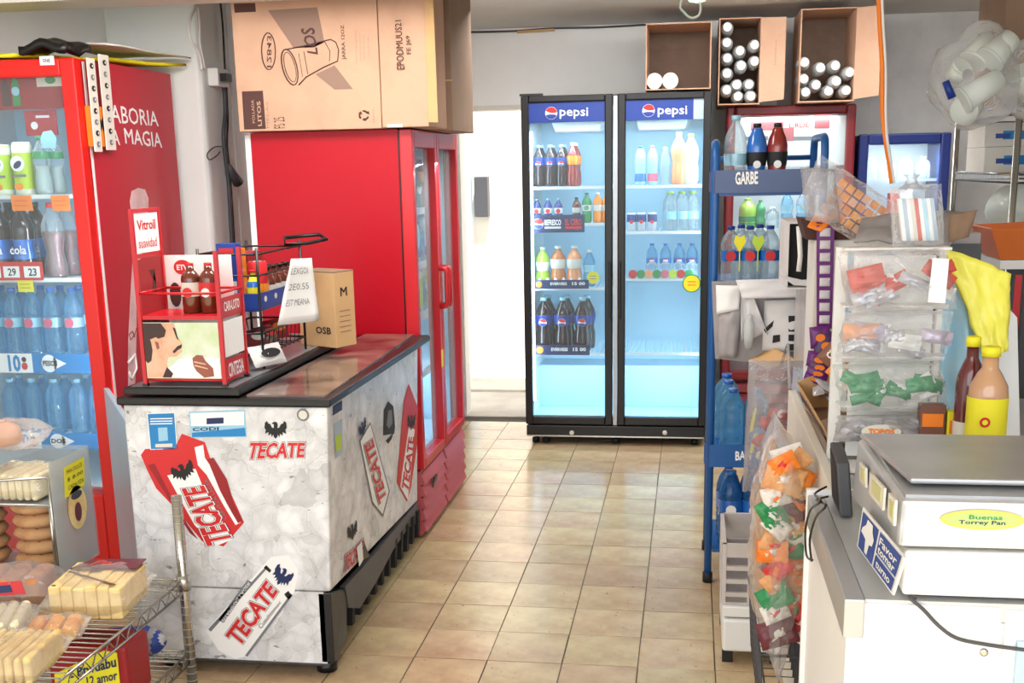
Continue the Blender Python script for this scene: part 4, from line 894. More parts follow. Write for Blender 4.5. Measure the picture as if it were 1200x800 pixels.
for i, z in enumerate(szz):
    for k in range(9):
        y = RY0+.10+k*.095; key = [('pepsi600', 'green_small', 'amber600'), ('blue600', 'water_lab'), ('lime_can', 'water_lab'), ('water_pale', 'amber_big')][i][k % (3 if i == 0 else 2)]
        if i == 3 and k > 3: continue
        place(key, (fx-.115, y, z+.0005), '%s bottle from the near end, %s shelf of sideways red cooler' % (ORD[k], lv[i]) if key != 'lime_can' else '%s item, a lime can, on the third shelf of sideways red cooler' % ORD[k], 'bottle' if key != 'lime_can' else 'can', '%s in the sideways red cooler' % kname(key))
for k, y in enumerate((RY0+.08, RY0+.16, RY0+.25, RY0+.34)):  # yellow discs standing for reflections in the glass doors
    m = MB(); m.disc((fx-.041, y, 1.20-.004*k), (0, 1, 0), (0, 0, 1), .034, 'yellow_sticker', 10, .055); part(T, 'tag_or_reflection', m, 'yellow reflection patch behind the door glass')
m = MB(); m.box(RX1+.001, RX1+.002, ym-.05, ym-.01, .70, .78, 'yellow_sticker'); part(T, 'sticker', m, 'small yellow sticker on the door frame')
light('cooler_light', 'AREA', (fx-.03, 5.34, RZ-.10), (-.4, 0, -1), 3, (.85, .94, 1), shape='RECTANGLE', size=.04, size_y=.8)
light('cooler_shelf_light', 'AREA', (fx-.03, 5.34, .60), (-1, 0, -.3), 2, (.8, .93, 1), shape='RECTANGLE', size=.8, size_y=.03)

# ============================================================ BIG CARTONS on it
yc = 4.79
bl = V3((-1.85, yc, RZ+.003)); W0 = 1.04-.19; tz = 2.43
k0 = A(447, 145, 'y', yc).x
T = thing('cardboard_box', 'large cardboard carton with printed mug on the red cooler', 'box', (-1.45, 5.0, RZ+.003))
x1 = A(500, 80, 'y', yc).x
m = MB(); m.box(-1.86, k0, yc, 5.18, RZ+.003, tz, 'cardboard'); part(T, 'box_body', m, bevel=.003)
m = MB(); m.box(k0+.002, x1, yc+.006, 5.16, RZ+.006, tz-.004, 'cardboard'); part(T, 'side_flap', m, bevel=.003)
m = MB(); m.hexa([(x1, yc, RZ+.022), (x1+.035, yc+.02, RZ+.022), (x1+.035, yc+.03, RZ+.022), (x1, yc+.012, RZ+.022)], [(x1, yc, tz), (x1+.03, yc+.02, tz), (x1+.03, yc+.03, tz), (x1, yc+.012, tz)], 'cardboard_tan'); part(T, 'flap_edge', m)
m = MB(); m.box(A(454, 150, 'y', yc).x, A(472, 150, 'y', yc).x, yc-.004, yc, RZ+.006, RZ+.018, 'off_white'); part(T, 'tape', m)
YQ = yc-.001
def Q_(px, py, k=0): return A(px, py, 'y', YQ-.0006*k)
def C6(x, y, k=0): return Q_(200+x/3.333, y/3.333, k)
m = MB(); m.poly([C6(*p) for p in ((380, 40), (572, 28), (590, 110), (600, 165), (560, 185), (480, 188))], 'print_taupe'); m.poly([C6(*p) for p in ((566, 290), (640, 255), (712, 348), (640, 350))], 'print_taupe'); part(T, 'printed_shadow', m)
def el(cx, cy, rx, ry, rot, n=18, a0=0, a1=2*math.pi):
    return [(cx+rx*math.cos(t)*math.cos(rot)-ry*math.sin(t)*math.sin(rot), cy+rx*math.cos(t)*math.sin(rot)+ry*math.sin(t)*math.cos(rot)) for t in [a0+(a1-a0)*i/n for i in range(n+1)]]
m = MB()
def line(pts, r=.0028, k=1, mt='print_brown'): m.tube([C6(x, y, k) for x, y in pts], r, mt, 4)
m.poly([C6(*p) for p in [(440, 195), (470, 186), (585, 165), (625, 155), (645, 165), (656, 200), (654, 236), (600, 262), (530, 300), (495, 332), (470, 310), (440, 240)]], 'cardboard')
line(el(465, 262, 28, 72, -.26)); line(el(466, 262, 20, 60, -.26), .0016); line([(448, 194), (520, 180), (600, 160), (625, 154), (645, 165), (656, 195), (652, 238), (598, 262), (530, 300), (500, 332)]); line([(600, 160), (622, 200), (620, 240)], .0016); line([(520, 200), (536, 290)], .0016); line([(500, 208), (515, 300)], .0012)
part(T, 'printed_mug', m)
m = MB(); line(el(382, 200, 27, 72, -.03), .0024); m.text('12843', [C6(376, 262, 1), C6(376, 140, 1), C6(394, 140, 1), C6(394, 262, 1)][::1], 'print_brown', bold=.01); part(T, 'printed_oval', m)
m = MB(); m.poly([C6(278, 357), C6(360, 354), C6(372, 503), C6(287, 506)], 'print_brown'); m.text('LITOS', [C6(356, 490, 1), C6(350, 395, 1), C6(336, 397, 1), C6(342, 492, 1)], 'cardboard', bold=.02); m.text('POLLADA', [C6(330, 480, 1), C6(324, 390, 1), C6(314, 391, 1), C6(320, 481, 1)], 'cardboard')
m.poly([C6(246, 14), C6(330, 12), C6(333, 46), C6(250, 50)], 'print_brown'); part(T, 'printed_block', m, kind='stuff')
m = MB(); m.text('LOS', [C6(575, 212, 2), C6(560, 108, 2), C6(508, 112, 2), C6(535, 205, 2)], 'print_brown', bold=.02); m.text('JARRA 12OZ', [C6(688, 232), C6(680, 98), C6(664, 99), C6(670, 234)], 'print_brown', bold=.02)
m.text('EPODMUUS21', [C6(914, 270), C6(900, 78), C6(876, 80), C6(884, 272)], 'print_brown', bold=.005); m.text('FE J69', [C6(944, 210), C6(938, 138), C6(918, 140), C6(922, 212)], 'print_brown', bold=.005); m.text('FS 25', [C6(448, 500), C6(444, 455), C6(402, 460), C6(404, 502)][0:4], 'print_brown')
m.text('MELAS', [C6(384, 500), C6(380, 396), C6(372, 397), C6(375, 501)], 'print_taupe')
part(T, 'printed_lettering', m, kind='stuff')
m = MB()
for x in (722, 738, 752, 770): m.text('contenido piezas', [C6(x+8, 250-(x-722)*.6), C6(x+4, 120+(x-722)*.5), C6(x-2, 120+(x-722)*.5), C6(x, 250-(x-722)*.6)], 'print_taupe')
m.text('FRAGIL', [C6(798, 478), C6(794, 422), C6(788, 422), C6(790, 478)], 'print_taupe')
part(T, 'small_lettering', m, kind='stuff')
m = MB()
for k in range(3):
    a0 = k*2.094+.3; pts = [(755+17*math.cos(a0+i*.25), 450+17*math.sin(a0+i*.25)) for i in range(6)]; m.tube([C6(x, y, 1) for x, y in pts], .004, 'print_brown', 4)
    x, y = pts[-1]; m.poly([C6(x-8, y, 2), C6(x+4, y-8, 2), C6(x+8, y+6, 2)], 'print_brown')
part(T, 'recycling_symbol', m, kind='stuff')
x2 = A(529, 90, 'y', 5.24).x
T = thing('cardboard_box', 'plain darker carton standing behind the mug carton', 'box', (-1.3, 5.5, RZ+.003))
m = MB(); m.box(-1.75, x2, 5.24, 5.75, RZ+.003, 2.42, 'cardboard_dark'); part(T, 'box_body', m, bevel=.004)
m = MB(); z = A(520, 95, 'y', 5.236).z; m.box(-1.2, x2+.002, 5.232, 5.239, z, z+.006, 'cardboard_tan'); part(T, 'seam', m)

# ============================================================ junction box and cables on left wall
xw = -2.178
def Wp(px, py, o=.0): return A(px, py, 'x', xw+o)
a = Wp(229, 80); b = Wp(248, 99)
m = MB(); m.box(xw, xw+.045, a.y+.02, b.y, b.z, a.z, 'white_plastic')
m = MB(); y0, y1 = 5.56, 5.72; z0 = A(240, 99, 'y', 5.6).z; z1 = A(240, 80, 'y', 5.6).z; xw2 = -2.178
XW = -2.16
def WW(px, py): return A(px, py, 'x', XW)
T = thing('junction_box', 'grey plastic junction box with plug on the wall by the white column', 'junction box', (-2.18, 5.63, z0))
zc0, zc1 = WW(240, 99).z, WW(240, 78).z
m = MB(); m.box(-2.179, -2.13, 5.27, 5.40, zc0, zc1, 'white_plastic')
part(T, 'box_body', m, bevel=.004)
m = MB(); m.box(-2.131, -2.10, 5.29, 5.36, zc0+.02, zc0+.055, 'black'); part(T, 'plug', m)
def cable(name, pts, r, mt, lab):
    m = MB(); m.tube(smooth(pts), r, mt, 8); return single(name, m, lab, 'cable')
def smooth(pts, k=4):
    pts = [V3(p) for p in pts]; out = []
    for i in range(len(pts)-1):
        p0 = pts[max(0, i-1)]; p1 = pts[i]; p2 = pts[i+1]; p3 = pts[min(len(pts)-1, i+2)]
        for j in range(k):
            t = j/k; out.append(.5*((2*p1)+(p2-p0)*t+(2*p0-5*p1+4*p2-p3)*t*t+(3*p1-p0-3*p2+p3)*t*t*t))
    out.append(pts[-1]); return out
yk = 5.44
def K(px, py, y=yk): return A(px, py, 'x', -2.162)
cable('power_cable', [V3((-2.105, 5.325, K(244, 88).z)), K(254, 92), K(262, 102), K(264, 130), K(262, 160), K(265, 190), K(268, 215), K(270, 250), K(272, 290), K(272, 330)], .010, 'dark_grey', 'thick dark grey power cable running down from the junction box')
cable('power_cable', [K(258, 0, 5.47), K(261, 30, 5.47), K(263, 70, 5.47), K(265, 100, 5.47), K(267, 140, 5.47), K(266, 170, 5.47), K(270, 210, 5.47), K(275, 290, 5.47)], .005, 'black', 'thin black cable hanging from the ceiling beside the big carton')
cable('power_cable', [K(231, 6, 5.28), K(222, 25, 5.28), K(223, 45, 5.28), K(232, 60, 5.28), K(236, 75, 5.28), K(236, 82, 5.28)], .006, 'white_plastic', 'white cable bowing out above the junction box')
cable('power_cable', [K(232, 6, 5.24), K(234, 30, 5.24), K(234, 50, 5.24), K(238, 70, 5.24), K(240, 80, 5.24)], .005, 'white_plastic', 'straight white cable above the junction box')
cable('power_cable', [K(262, 172), K(252, 172), K(243, 180), K(245, 187), K(252, 184), K(258, 178)], .003, 'dark_grey', 'thin looped wire sticking out from the dark cable')
m = MB(); a = A(268, 194, 'x', -2.13); b = A(279, 214, 'x', -2.125); m.tube([a, a.lerp(b, .6), b], [.012, .02, .027], 'dark_grey', 10); single('plug_socket', m, 'dark grey socket end hanging on the thick cable', 'socket')
# cable run along the back wall
pts = [A(522, 38, 'y', 7.485), A(600, 36.5, 'y', 7.485), A(650, 33, 'y', 7.485), A(700, 32, 'y', 7.485), A(757, 29, 'y', 7.485)]
cable('wall_conduit', pts, .006, 'dark_grey', 'thin dark cable run along the top of the back wall')
m = MB(); m.tube([A(606, 37.5, 'y', 7.48), A(650, 35, 'y', 7.48)], .008, 'cardboard_tan', 8); single('conduit_piece', m, 'short tan conduit piece on the back wall cable', 'conduit')

# ============================================================ TALL TWO-DOOR BLACK COOLER with pepsi headers
PX0, PX1, PY0, PY1, PZ = -.951, .100, 6.70, 7.36, 1.99
T = thing('display_cooler', 'black two-door cooler with round-logo blue signs by the back wall', 'refrigerator', (-.425, 7.03, 0))
m = MB(); m.box(PX0+.004, PX0+.034, PY0+.06, PY1, .06, PZ, 'black'); m.box(PX1-.034, PX1-.004, PY0+.06, PY1, .06, PZ, 'black'); m.box(PX0+.034, PX1-.034, PY1-.04, PY1, .06, PZ, 'black'); m.box(PX0+.034, PX1-.034, PY0+.06, PY1-.04, PZ-.05, PZ, 'black'); m.box(PX0+.034, PX1-.034, PY0+.06, PY1-.04, .06, .16, 'black'); part(T, 'cabinet', m)
m = MB(); m.box(-.436, -.414, PY0+.02, PY0+.055, .12, PZ-.01, 'aluminium'); part(T, 'mullion', m)
m = MB(); i0, i1 = PX0+.035, PX1-.035
m.box(i0, i1, PY1-.046, PY1-.041, .161, 1.93, 'interior_blue'); m.box(i0, i0+.006, PY0+.065, PY1-.046, .161, 1.93, 'interior_white'); m.box(i1-.006, i1, PY0+.065, PY1-.046, .161, 1.93, 'interior_white'); m.box(i0+.006, i1-.006, PY0+.065, PY1-.046, .161, .167, 'interior_blue'); m.box(i0+.006, i1-.006, PY0+.065, PY1-.046, 1.925, 1.93, 'interior_white')
m.box(i0+.006, i1-.006, PY0+.35, PY1-.047, .168, .42, 'interior_blue')
part(T, 'liner', m)
m = MB(); m.box(PX0+.004, PX1-.004, PY0+.0, PY0+.05, .055, .118, 'black'); GR = part(T, 'base_grille', m, bevel=.004)
m = MB(); m.box(PX0+.006, PX1-.006, PY0-.004, PY0, .052, .060, 'chrome'); part(GR, 'chrome_strip', m)
for px in (670, 779): p = A(px, 507, 'y', PY0-.004); m = MB(); m.lathe([(.014, 0), (.014, .005), (.008, .008)], 'off_white', 14, (p.x, PY0, p.z), '-y'); part(GR, 'badge', m)
for x in (PX0+.05, PX0+.11, -.425, PX1-.06):
    m = MB(); m.lathe([(.022, .002), (.022, .03), (.012, .034), (.012, .06)], 'black', 10, (x, PY0+.07, 0)); part(T, 'caster', m)
for x in (PX0+.06, PX1-.06): m = MB(); m.lathe([(.022, .002), (.022, .03), (.012, .034), (.012, .06)], 'black', 10, (x, PY1-.08, 0)); part(T, 'caster', m)
m = MB(); m.box(PX0-.006, PX0+.12, PY0+.0, PY0+.06, PZ, PZ+.012, 'black'); part(T, 'hinge', m)
HZ0, HZ1 = 1.845, 1.952
for k, (a, b) in enumerate(((PX0, -.440), (-.411, PX1))):
    f = .043; m = MB()
    for r_ in ((a, a+f, .125, PZ), (b-f, b, .125, PZ), (a+f, b-f, .125, .172), (a+f, b-f, PZ-.036, PZ)): m.box(r_[0], r_[1], PY0, PY0+.05, r_[2], r_[3], 'black')
    D = part(T, 'door', m, bevel=.006)
    m = MB(); m.box(a+f, b-f, PY0+.022, PY0+.028, .172, HZ0 if k == 0 else HZ0, 'glass'); part(D, 'pane', m)
    x1_ = b-f if k == 0 else b-f-.055
    m = MB(); m.box(a+f, x1_, PY0+.016, PY0+.024, HZ0, PZ-.036, 'pepsi_blue')
    if k: m.box(x1_, b-f, PY0+.018, PY0+.024, HZ0, PZ-.036, 'pale_blue_metal')
    H = part(D, 'header_sign', m)
    m = MB(); px0 = (646, 760)[k]; c = A(px0, 132.5 if k == 0 else 129.5, 'y', PY0+.015); pepsi_logo(m, c, (1, 0, 0), (0, 0, 1), .034, (0, -.0006, 0))
    q = ((656, 689, 126, 139), (771, 805, 124, 137))[k]; q = [A(q[0], q[3], 'y', PY0+.015), A(q[1], q[3], 'y', PY0+.015), A(q[1], q[2], 'y', PY0+.015), A(q[0], q[2], 'y', PY0+.015)]
    m.text('pepsi', q, 'white_print', (0, -.0006, 0), bold=.01); part(D, 'header_lettering', m, kind=None)
    if k == 0: hx = b-.012
    else: hx = a+.012
    m = MB(); m.box(hx-.008, hx+.008, PY0-.022, PY0, .75, 1.08, 'black'); part(D, 'handle', m, bevel=.005)
ysh = PY0+.12
shl = ((219, 262, 337, 413), (217, 271, 326, 413))
SZ = [[A(650, y, 'y', ysh).z for y in shl[0]], [A(780, y, 'y', ysh).z for y in shl[1]]]
for k, (a, b) in enumerate(((i0+.012, -.432), (-.418, i1-.012))):
    for z in SZ[k]:
        m = MB(); m.box(a, b, ysh-.01, ysh, z-.014, z+.002, 'white_wire')
        n_ = 17
        for j in range(n_): x = a+(b-a)*(j+.5)/n_; m.box(x-.002, x+.002, ysh, PY1-.06, z-.004, z, 'white_wire')
        part(T, 'shelf', m)
    m = MB(); m.tube([(a+.0, PY0+.075, .25), (a+.0, PY0+.075, 1.80)], .006, 'led', 6); part(T, 'light_tube', m)
    cx = (a+b)/2; m = MB(); m.hexa([(cx-.12, PY0+.25, 1.80), (cx+.14, PY0+.25, 1.80), (cx+.16, PY1-.05, 1.80), (cx-.14, PY1-.05, 1.80)], [(cx-.14, PY0+.2, 1.87), (cx+.16, PY0+.2, 1.87), (cx+.18, PY1-.05, 1.87), (cx-.16, PY1-.05, 1.87)], 'interior_white'); E_ = part(T, 'evaporator_cover', m, bevel=.01)
    light('cooler_light', 'AREA', (cx, PY0+.10, 1.80), (0, .35, -1), 1.7, (.74, .9, 1), shape='RECTANGLE', size=.42, size_y=.03)
    light('cooler_side_light', 'AREA', (a+.006 if k == 0 else b-.006, PY0+.075, 1.0), (1 if k == 0 else -1, .8, 0), 1.5, (.72, .89, 1), shape='RECTANGLE', size=.03, size_y=1.5)
    light('cooler_base_light', 'AREA', (cx, PY0+.08, .50), (0, .8, -1), .9, (.72, .9, 1), shape='RECTANGLE', size=.42, size_y=.03)
def pep(side, sh, px, key, lab, cat='bottle', dy=.06, scale=1, row=''):
    y = ysh+dy; p = A(px, 300, 'y', y); place(key, (p.x, y, SZ[side][sh]+.0006), lab, cat, '%s on %s shelf, %s door of the black cooler' % (kname(key), ORD[sh], ('left', 'right')[side]), scale)
for i, px in enumerate((633, 646, 659)):
    pep(0, 0, px, 'pepsi600', '%s blue-labelled cola bottle from the left on top shelf, left cooler door' % ORD[i]); pep(0, 0, px+3, 'pepsi600', '%s blue-labelled cola bottle in the second row, top shelf, left cooler door' % ORD[i], dy=.16)
pep(0, 0, 672, 'amber600', 'reddish brown soda bottle with orange label, top shelf, left cooler door')
pep(0, 0, 675, 'amber600', 'reddish brown soda bottle behind the front one, left cooler door', dy=.16)
for i, px in enumerate((630, 643, 655)): pep(0, 1, px, 'pepsi_small', '%s small dark cola from the left above the blue banner' % ORD[i])
pep(0, 1, 676, 'brown_small', 'small dark brown bottle beside the green soda, left cooler door'); pep(0, 1, 688, 'green_small', 'small green soda bottle on the second shelf, left cooler door'); pep(0, 1, 700.5, 'orange_small', 'orange soda bottle beside the green soda, left cooler door'); pep(0, 1, 711, 'orange_small', 'orange soda bottle at the door edge, left cooler door')
for px, k, l in ((636, 'lime_big', 'bottle of lime soda on third shelf, left cooler door'), (654, 'amber_big', 'bottle of brown soda with pale label, third shelf, left cooler door'), (673, 'peach_big', 'bottle of peach soda with pale label, third shelf, left cooler door'), (690.5, 'clear_big', 'clear blue bottle at the end of third shelf, left cooler door')): pep(0, 2, px, k, l, dy=.09)
for i in range(6): pep(0, 2, 632+i*9.4, 'milk_small', '%s small white bottle from the left in front of big sodas' % ORD[i], dy=.025, scale=1.0)
for i, px in enumerate((636.5, 659, 682.5)):
    pep(0, 3, px, 'pepsi_large', '%s large blue-labelled cola bottle from the left on the lowest shelf' % ORD[i], dy=.07); pep(0, 3, px+5, 'pepsi_large', '%s large blue-labelled cola bottle in the second row, lowest shelf' % ORD[i], dy=.19)
for px, k, l in ((750, 'blue600', 'blue sports drink on top shelf, right cooler door'), (764, 'red600', 'sports drink with pink base, top shelf, right cooler door'), (778.5, 'clear600', 'slim clear bottle, top shelf, right cooler door'), (794, 'peach_tall', 'tall peach coloured bottle, top shelf, right cooler door'), (808, 'pale_tall', 'tall pale bottle at the end of top shelf, right cooler door')): pep(1, 0, px, k, l)
for i, px in enumerate((740, 751.5, 764)): pep(1, 1, px, 'energy_can', '%s blue and silver can from the left on second shelf' % ORD[i], 'can')
for i, px in enumerate((786, 799.5, 812)):
    pep(1, 1, px, 'water_pale', '%s pale green capped water bottle from the left, second shelf' % ORD[i]); pep(1, 1, px-3, 'water_pale', '%s pale green capped water bottle behind the front ones' % ORD[i], dy=.16)
for i, px in enumerate((764, 780, 796, 811)):
    pep(1, 2, px, 'water_lab', '%s blue capped water bottle from the left, third shelf, right door' % ORD[i], dy=.14); pep(1, 2, px, 'water_row', '%s low clear bottle from the left in front of blue capped waters' % ORD[i], dy=.045)
def banner(x0, y0, x1, y1, fn, mt='print_navy'):
    yy = ysh-.012; a = A(x0, y0, 'y', yy); b = A(x1, y1, 'y', yy); m = MB(); m.box(a.x, b.x, yy-.003, yy, b.z, a.z, mt); fn(m, a, b, yy-.004); return part(T, 'shelf_banner', m)
def bn(big):
    def f(m, a, b, y):
        W = b.x-a.x; H = a.z-b.z
        if big: pepsi_logo(m, (a.x+W*.13, y, b.z+H*.5), (1, 0, 0), (0, 0, 1), H*.3, (0, -.0006, 0)); t_ = ('REFRESCO', 'EL CERO', .25, .56, .64, .95)
        else: m.disc((a.x+W*.09, y, b.z+H*.5), (1, 0, 0), (0, 0, 1), H*.36, 'orange_sticker', 14); t_ = ('EVERVESS', '15 00', .3, .6, .7, .93)
        m.text(t_[0], [(a.x+W*t_[2], y, b.z+H*.42), (a.x+W*t_[3], y, b.z+H*.42), (a.x+W*t_[3], y, b.z+H*.72), (a.x+W*t_[2], y, b.z+H*.72)], 'white_print', (0, -.001, 0), bold=.03)
        m.text(t_[1], [(a.x+W*t_[4], y, b.z+H*.42), (a.x+W*t_[5], y, b.z+H*.42), (a.x+W*t_[5], y, b.z+H*.74), (a.x+W*t_[4], y, b.z+H*.74)], 'print_red' if big else 'white_print', (0, -.001, 0), bold=.03)
        if big: m.box(a.x+W*.25, a.x+W*.56, y-.001, y, b.z+H*.22, b.z+H*.34, 'off_white'); m.box(a.x+W*.64, a.x+W*.95, y-.001, y, b.z+H*.2, b.z+H*.34, 'print_red')
    return f
banner(622.5, 252, 685, 272, bn(1), 'print_navy'); banner(626, 328, 690, 338, bn(0)); banner(627, 404, 691, 416, bn(0))
def fruit(m, a, b, y):
    W = b.x-a.x; H = a.z-b.z
    for i in range(8): m.disc((a.x+W*(i+.5)/8, y, b.z+H*.5), (1, 0, 0), (0, 0, 1), H*.5, ['print_red', 'green', 'drink_peach', 'green', 'drink_rose', 'lime'][i % 6], 12)
banner(737, 316, 812, 326, fruit, 'drink_water')
def sticker_y(x, y, r, mt, yy, owner, nm='round_sticker', edge=None):
    c = A(x, y, 'y', yy); m = MB()
    if edge: m.disc(c, (1, 0, 0), (0, 0, 1), r*1.12, edge, 24)
    m.disc(c+V3((0, -.0008, 0)), (1, 0, 0), (0, 0, 1), r, mt, 24)
    for k in (-.25, .15): m.box(c.x-r*.5, c.x+r*.5, yy-.002, yy-.001, c.z+r*k, c.z+r*(k+.12), 'print_grey' if edge is None else 'orange_sticker')
    part(owner, nm, m, 'yellow round sticker')
sticker_y(810.5, 332, .046, 'yellow_sticker', PY0+.020, T, edge='green'); sticker_y(695, 325, .036, 'yellow_sticker', ysh-.013, T)

# ============================================================ OPEN CARTONS with white capped bottles
def open_carton(lab, x0, x1, y0, y1, z0, z1, mt='cardboard', rflap=None, rot=0, txt=None):
    t = thing('open_carton', lab, 'box', ((x0+x1)/2, (y0+y1)/2, z0), 'open cartons on the coolers'); w_ = .006
    m = MB(); m.box(x0, x1, y0, y1, z0, z0+w_, mt); part(t, 'lower_panel', m)
    m = MB(); m.box(x0, x1, y0+.02, y1, z1-w_, z1, mt); part(t, 'upper_panel', m)
    m = MB(); m.box(x0, x0+w_, y0, y1, z0+w_, z1-w_, mt); part(t, 'side_panel', m)
    m = MB(); m.box(x1-w_, x1, y0, y1, z0+w_, z1-w_, mt); part(t, 'side_panel', m)
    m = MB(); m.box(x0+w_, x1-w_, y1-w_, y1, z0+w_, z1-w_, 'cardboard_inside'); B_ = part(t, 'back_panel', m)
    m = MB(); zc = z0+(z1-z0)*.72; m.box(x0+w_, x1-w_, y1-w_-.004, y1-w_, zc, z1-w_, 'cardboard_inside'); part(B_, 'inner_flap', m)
    if rflap:
        fx_, fy_ = rflap
        m = MB(); m.prism([(x1-w_, y0, z0+.01), (x1+fx_, y0-fy_, z0+.02), (x1+fx_, y0-fy_, z1-.01), (x1-w_, y0, z1-.005)], (.003, .005, 0), mt); fl = part(t, 'front_flap', m)
        if txt:
            m = MB(); a = V3((x1, y0-.002, 0)).lerp(V3((x1+fx_, y0-fy_-.002, 0)), .35); b = V3((x1, y0-.002, 0)).lerp(V3((x1+fx_, y0-fy_-.002, 0)), .62)
            zl, zh = z0+(z1-z0)*.3, z0+(z1-z0)*.72
            m.text(txt, [(b.x, b.y, zh), (b.x, b.y, zl), (a.x+.02, a.y, zl), (a.x+.02, a.y, zh)][0:4], 'print_brown'); part(fl, 'printed_lettering', m, kind='stuff')
    return t
kind('lying', 'clear_bottle', .22, .036, 'soda', 'bottle_milky', 'white', None, n=12, capr=.66)
yA = 6.74
a = A(757, 22, 'y', yA); b = A(836, 104, 'y', yA); z0 = PZ+.014
ax0, ax1 = a.x, b.x-.015
open_carton('open carton holding two white cups on top of black two-door cooler', ax0, ax1, yA, 7.2, z0, z0+.35, 'cardboard', rflap=None)
mat('cup_white', (240, 240, 238), .5)
for px, py, lab in ((767, 95, 'white foam cup end at the left, in the carton over the black cooler'), (785.5, 92, 'white foam cup end at the right, in the carton over the black cooler')):
    p = A(px, py, 'y', yA+.03); r = .043; zc_ = z0+.006+r+.001
    t = thing('foam_cup_stack', lab, 'cup', (p.x, yA+.03, zc_), 'white cups in the left carton'); m = MB(); m.lathe([(r, 0), (r, .008), (r*.86, .25)], 'cup_white', 20, (p.x, yA+.03, zc_), 'y'); part(t, 'cup_body', m)
    m = MB(); m.lathe([(r*.7, -.004), (r*.78, .0)], 'off_white', 20, (p.x, yA+.03, zc_), 'y'); part(t, 'rim_ring', m)
# red framed and blue framed coolers first (their tops carry the cartons)
CX0, CX1, CY0, CZ = .186, .892, 6.90, 1.915
T = thing('display_cooler', 'maroon framed cooler standing behind the blue bottle rack', 'refrigerator', (.54, 7.1, 0))
m = MB(); m.box(CX0+.01, CX0+.04, CY0+.06, 7.48, .05, CZ-.005, 'maroon'); m.box(CX1-.04, CX1-.01, CY0+.06, 7.48, .05, CZ-.005, 'maroon'); m.box(CX0+.04, CX1-.04, 7.44, 7.48, .05, CZ-.005, 'interior_white'); m.box(CX0+.04, CX1-.04, CY0+.06, 7.44, CZ-.05, CZ-.005, 'maroon'); m.box(CX0+.04, CX1-.04, CY0+.06, 7.44, .05, .40, 'maroon'); part(T, 'cabinet', m)
m = MB(); f = .05
for r_ in ((CX0, CX0+f, .36, CZ), (CX1-f, CX1, .36, CZ), (CX0+f, CX1-f, .36, .42), (CX0+f, CX1-f, CZ-.055, CZ)): m.box(r_[0], r_[1], CY0, CY0+.055, r_[2], r_[3], 'maroon')
D = part(T, 'door', m, bevel=.012); m = MB(); m.box(CX0+f, CX1-f, CY0+.02, CY0+.026, .42, CZ-.055, 'glass'); part(D, 'pane', m)
for k in range(5): m = MB(); m.hexa([(CX0+.01, CY0-.0, .05+k*.06), (CX1-.01, CY0, .05+k*.06), (CX1-.01, CY0+.05, .05+k*.06), (CX0+.01, CY0+.05, .05+k*.06)], [(CX0+.01, CY0+.02, .10+k*.06), (CX1-.01, CY0+.02, .10+k*.06), (CX1-.01, CY0+.05, .10+k*.06), (CX0+.01, CY0+.05, .10+k*.06)], 'maroon'); part(T, 'louvre', m)
m = MB(); zh = A(900, 195, 'y', CY0+.07).z; m.box(CX0+.045, CX1-.045, CY0+.07, CY0+.08, zh, CZ-.06, 'white_print')
HB = part(T, 'header_panel', m); m = MB(); pq = lambda px, py: A(px, py, 'y', CY0+.068)
m.text('LIRDE', [pq(925, 150), pq(948, 149), pq(948, 143), pq(925, 144)], 'print_red', bold=.02)
for x0, y0, x1, y1 in ((880, 140, 918, 152), (905, 150, 930, 165), (955, 132, 972, 150), (870, 160, 900, 164), (930, 160, 960, 164)): a = pq(x0, y0); b = pq(x1, y1); m.box(a.x, b.x, CY0+.066, CY0+.0675, b.z, a.z, 'louvre_red' if y0 < 155 else 'print_grey')
part(HB, 'header_print', m, kind='stuff')
csz = [A(880, y, 'y', CY0+.1).z for y in (268, 360, 440)]
for z in csz:
    m = MB(); m.box(CX0+.05, CX1-.05, CY0+.09, CY0+.10, z-.012, z+.002, 'white_wire')
    for j in range(20): x = CX0+.06+j*.03; m.box(x, x+.004, CY0+.10, 7.42, z-.004, z, 'white_wire')
    part(T, 'shelf', m)
kind('lime_box', 'lime_drink_bottle', .17, .05, 'jug', 'drink_lime', 'drink_lime', 'drink_green', (.1, .4), n=16)
kind('green_drink', 'green_drink_bottle', .16, .03, 'soda', 'drink_green', 'green', 'drink_green', (.2, .5), n=14)
kind('clear_tub', 'clear_bottle', .12, .04, 'jug', 'bottle_clear', 'white', n=14)
for px, k, lab in ((876, 'lime_box', 'bright lime bottle inside the maroon framed cooler'), (891, 'green_drink', 'green bottle inside the maroon framed cooler'), (905, 'clear_tub', 'clear bottle beside the green one in the maroon framed cooler'), (922, 'clear_big', 'pale blue bottle at the right of maroon framed cooler'), (940, 'clear_big', 'second pale blue bottle at the right of maroon framed cooler')):
    p = A(px, 250, 'y', CY0+.17); place(k, (p.x, CY0+.17, csz[0]+.001), lab)
light('cooler_light', 'AREA', (.54, CY0+.09, 1.60), (0, .3, -1), 2.5, (.85, .95, 1), shape='RECTANGLE', size=.5, size_y=.03)
light('cooler_header_light', 'AREA', (.54, CY0+.045, 1.845), (0, 1, -.6), .5, (1, .98, .95), shape='RECTANGLE', size=.5, size_y=.02)
BX0 = A(1005, 200, 'y', 6.98).x; BX1 = A(1113, 200, 'y', 6.98).x; BZ = A(1060, 156, 'y', 6.98).z; BY = 6.98
T = thing('display_cooler', 'dark blue framed cooler in the rear right corner', 'refrigerator', ((BX0+BX1)/2, 7.2, 0))
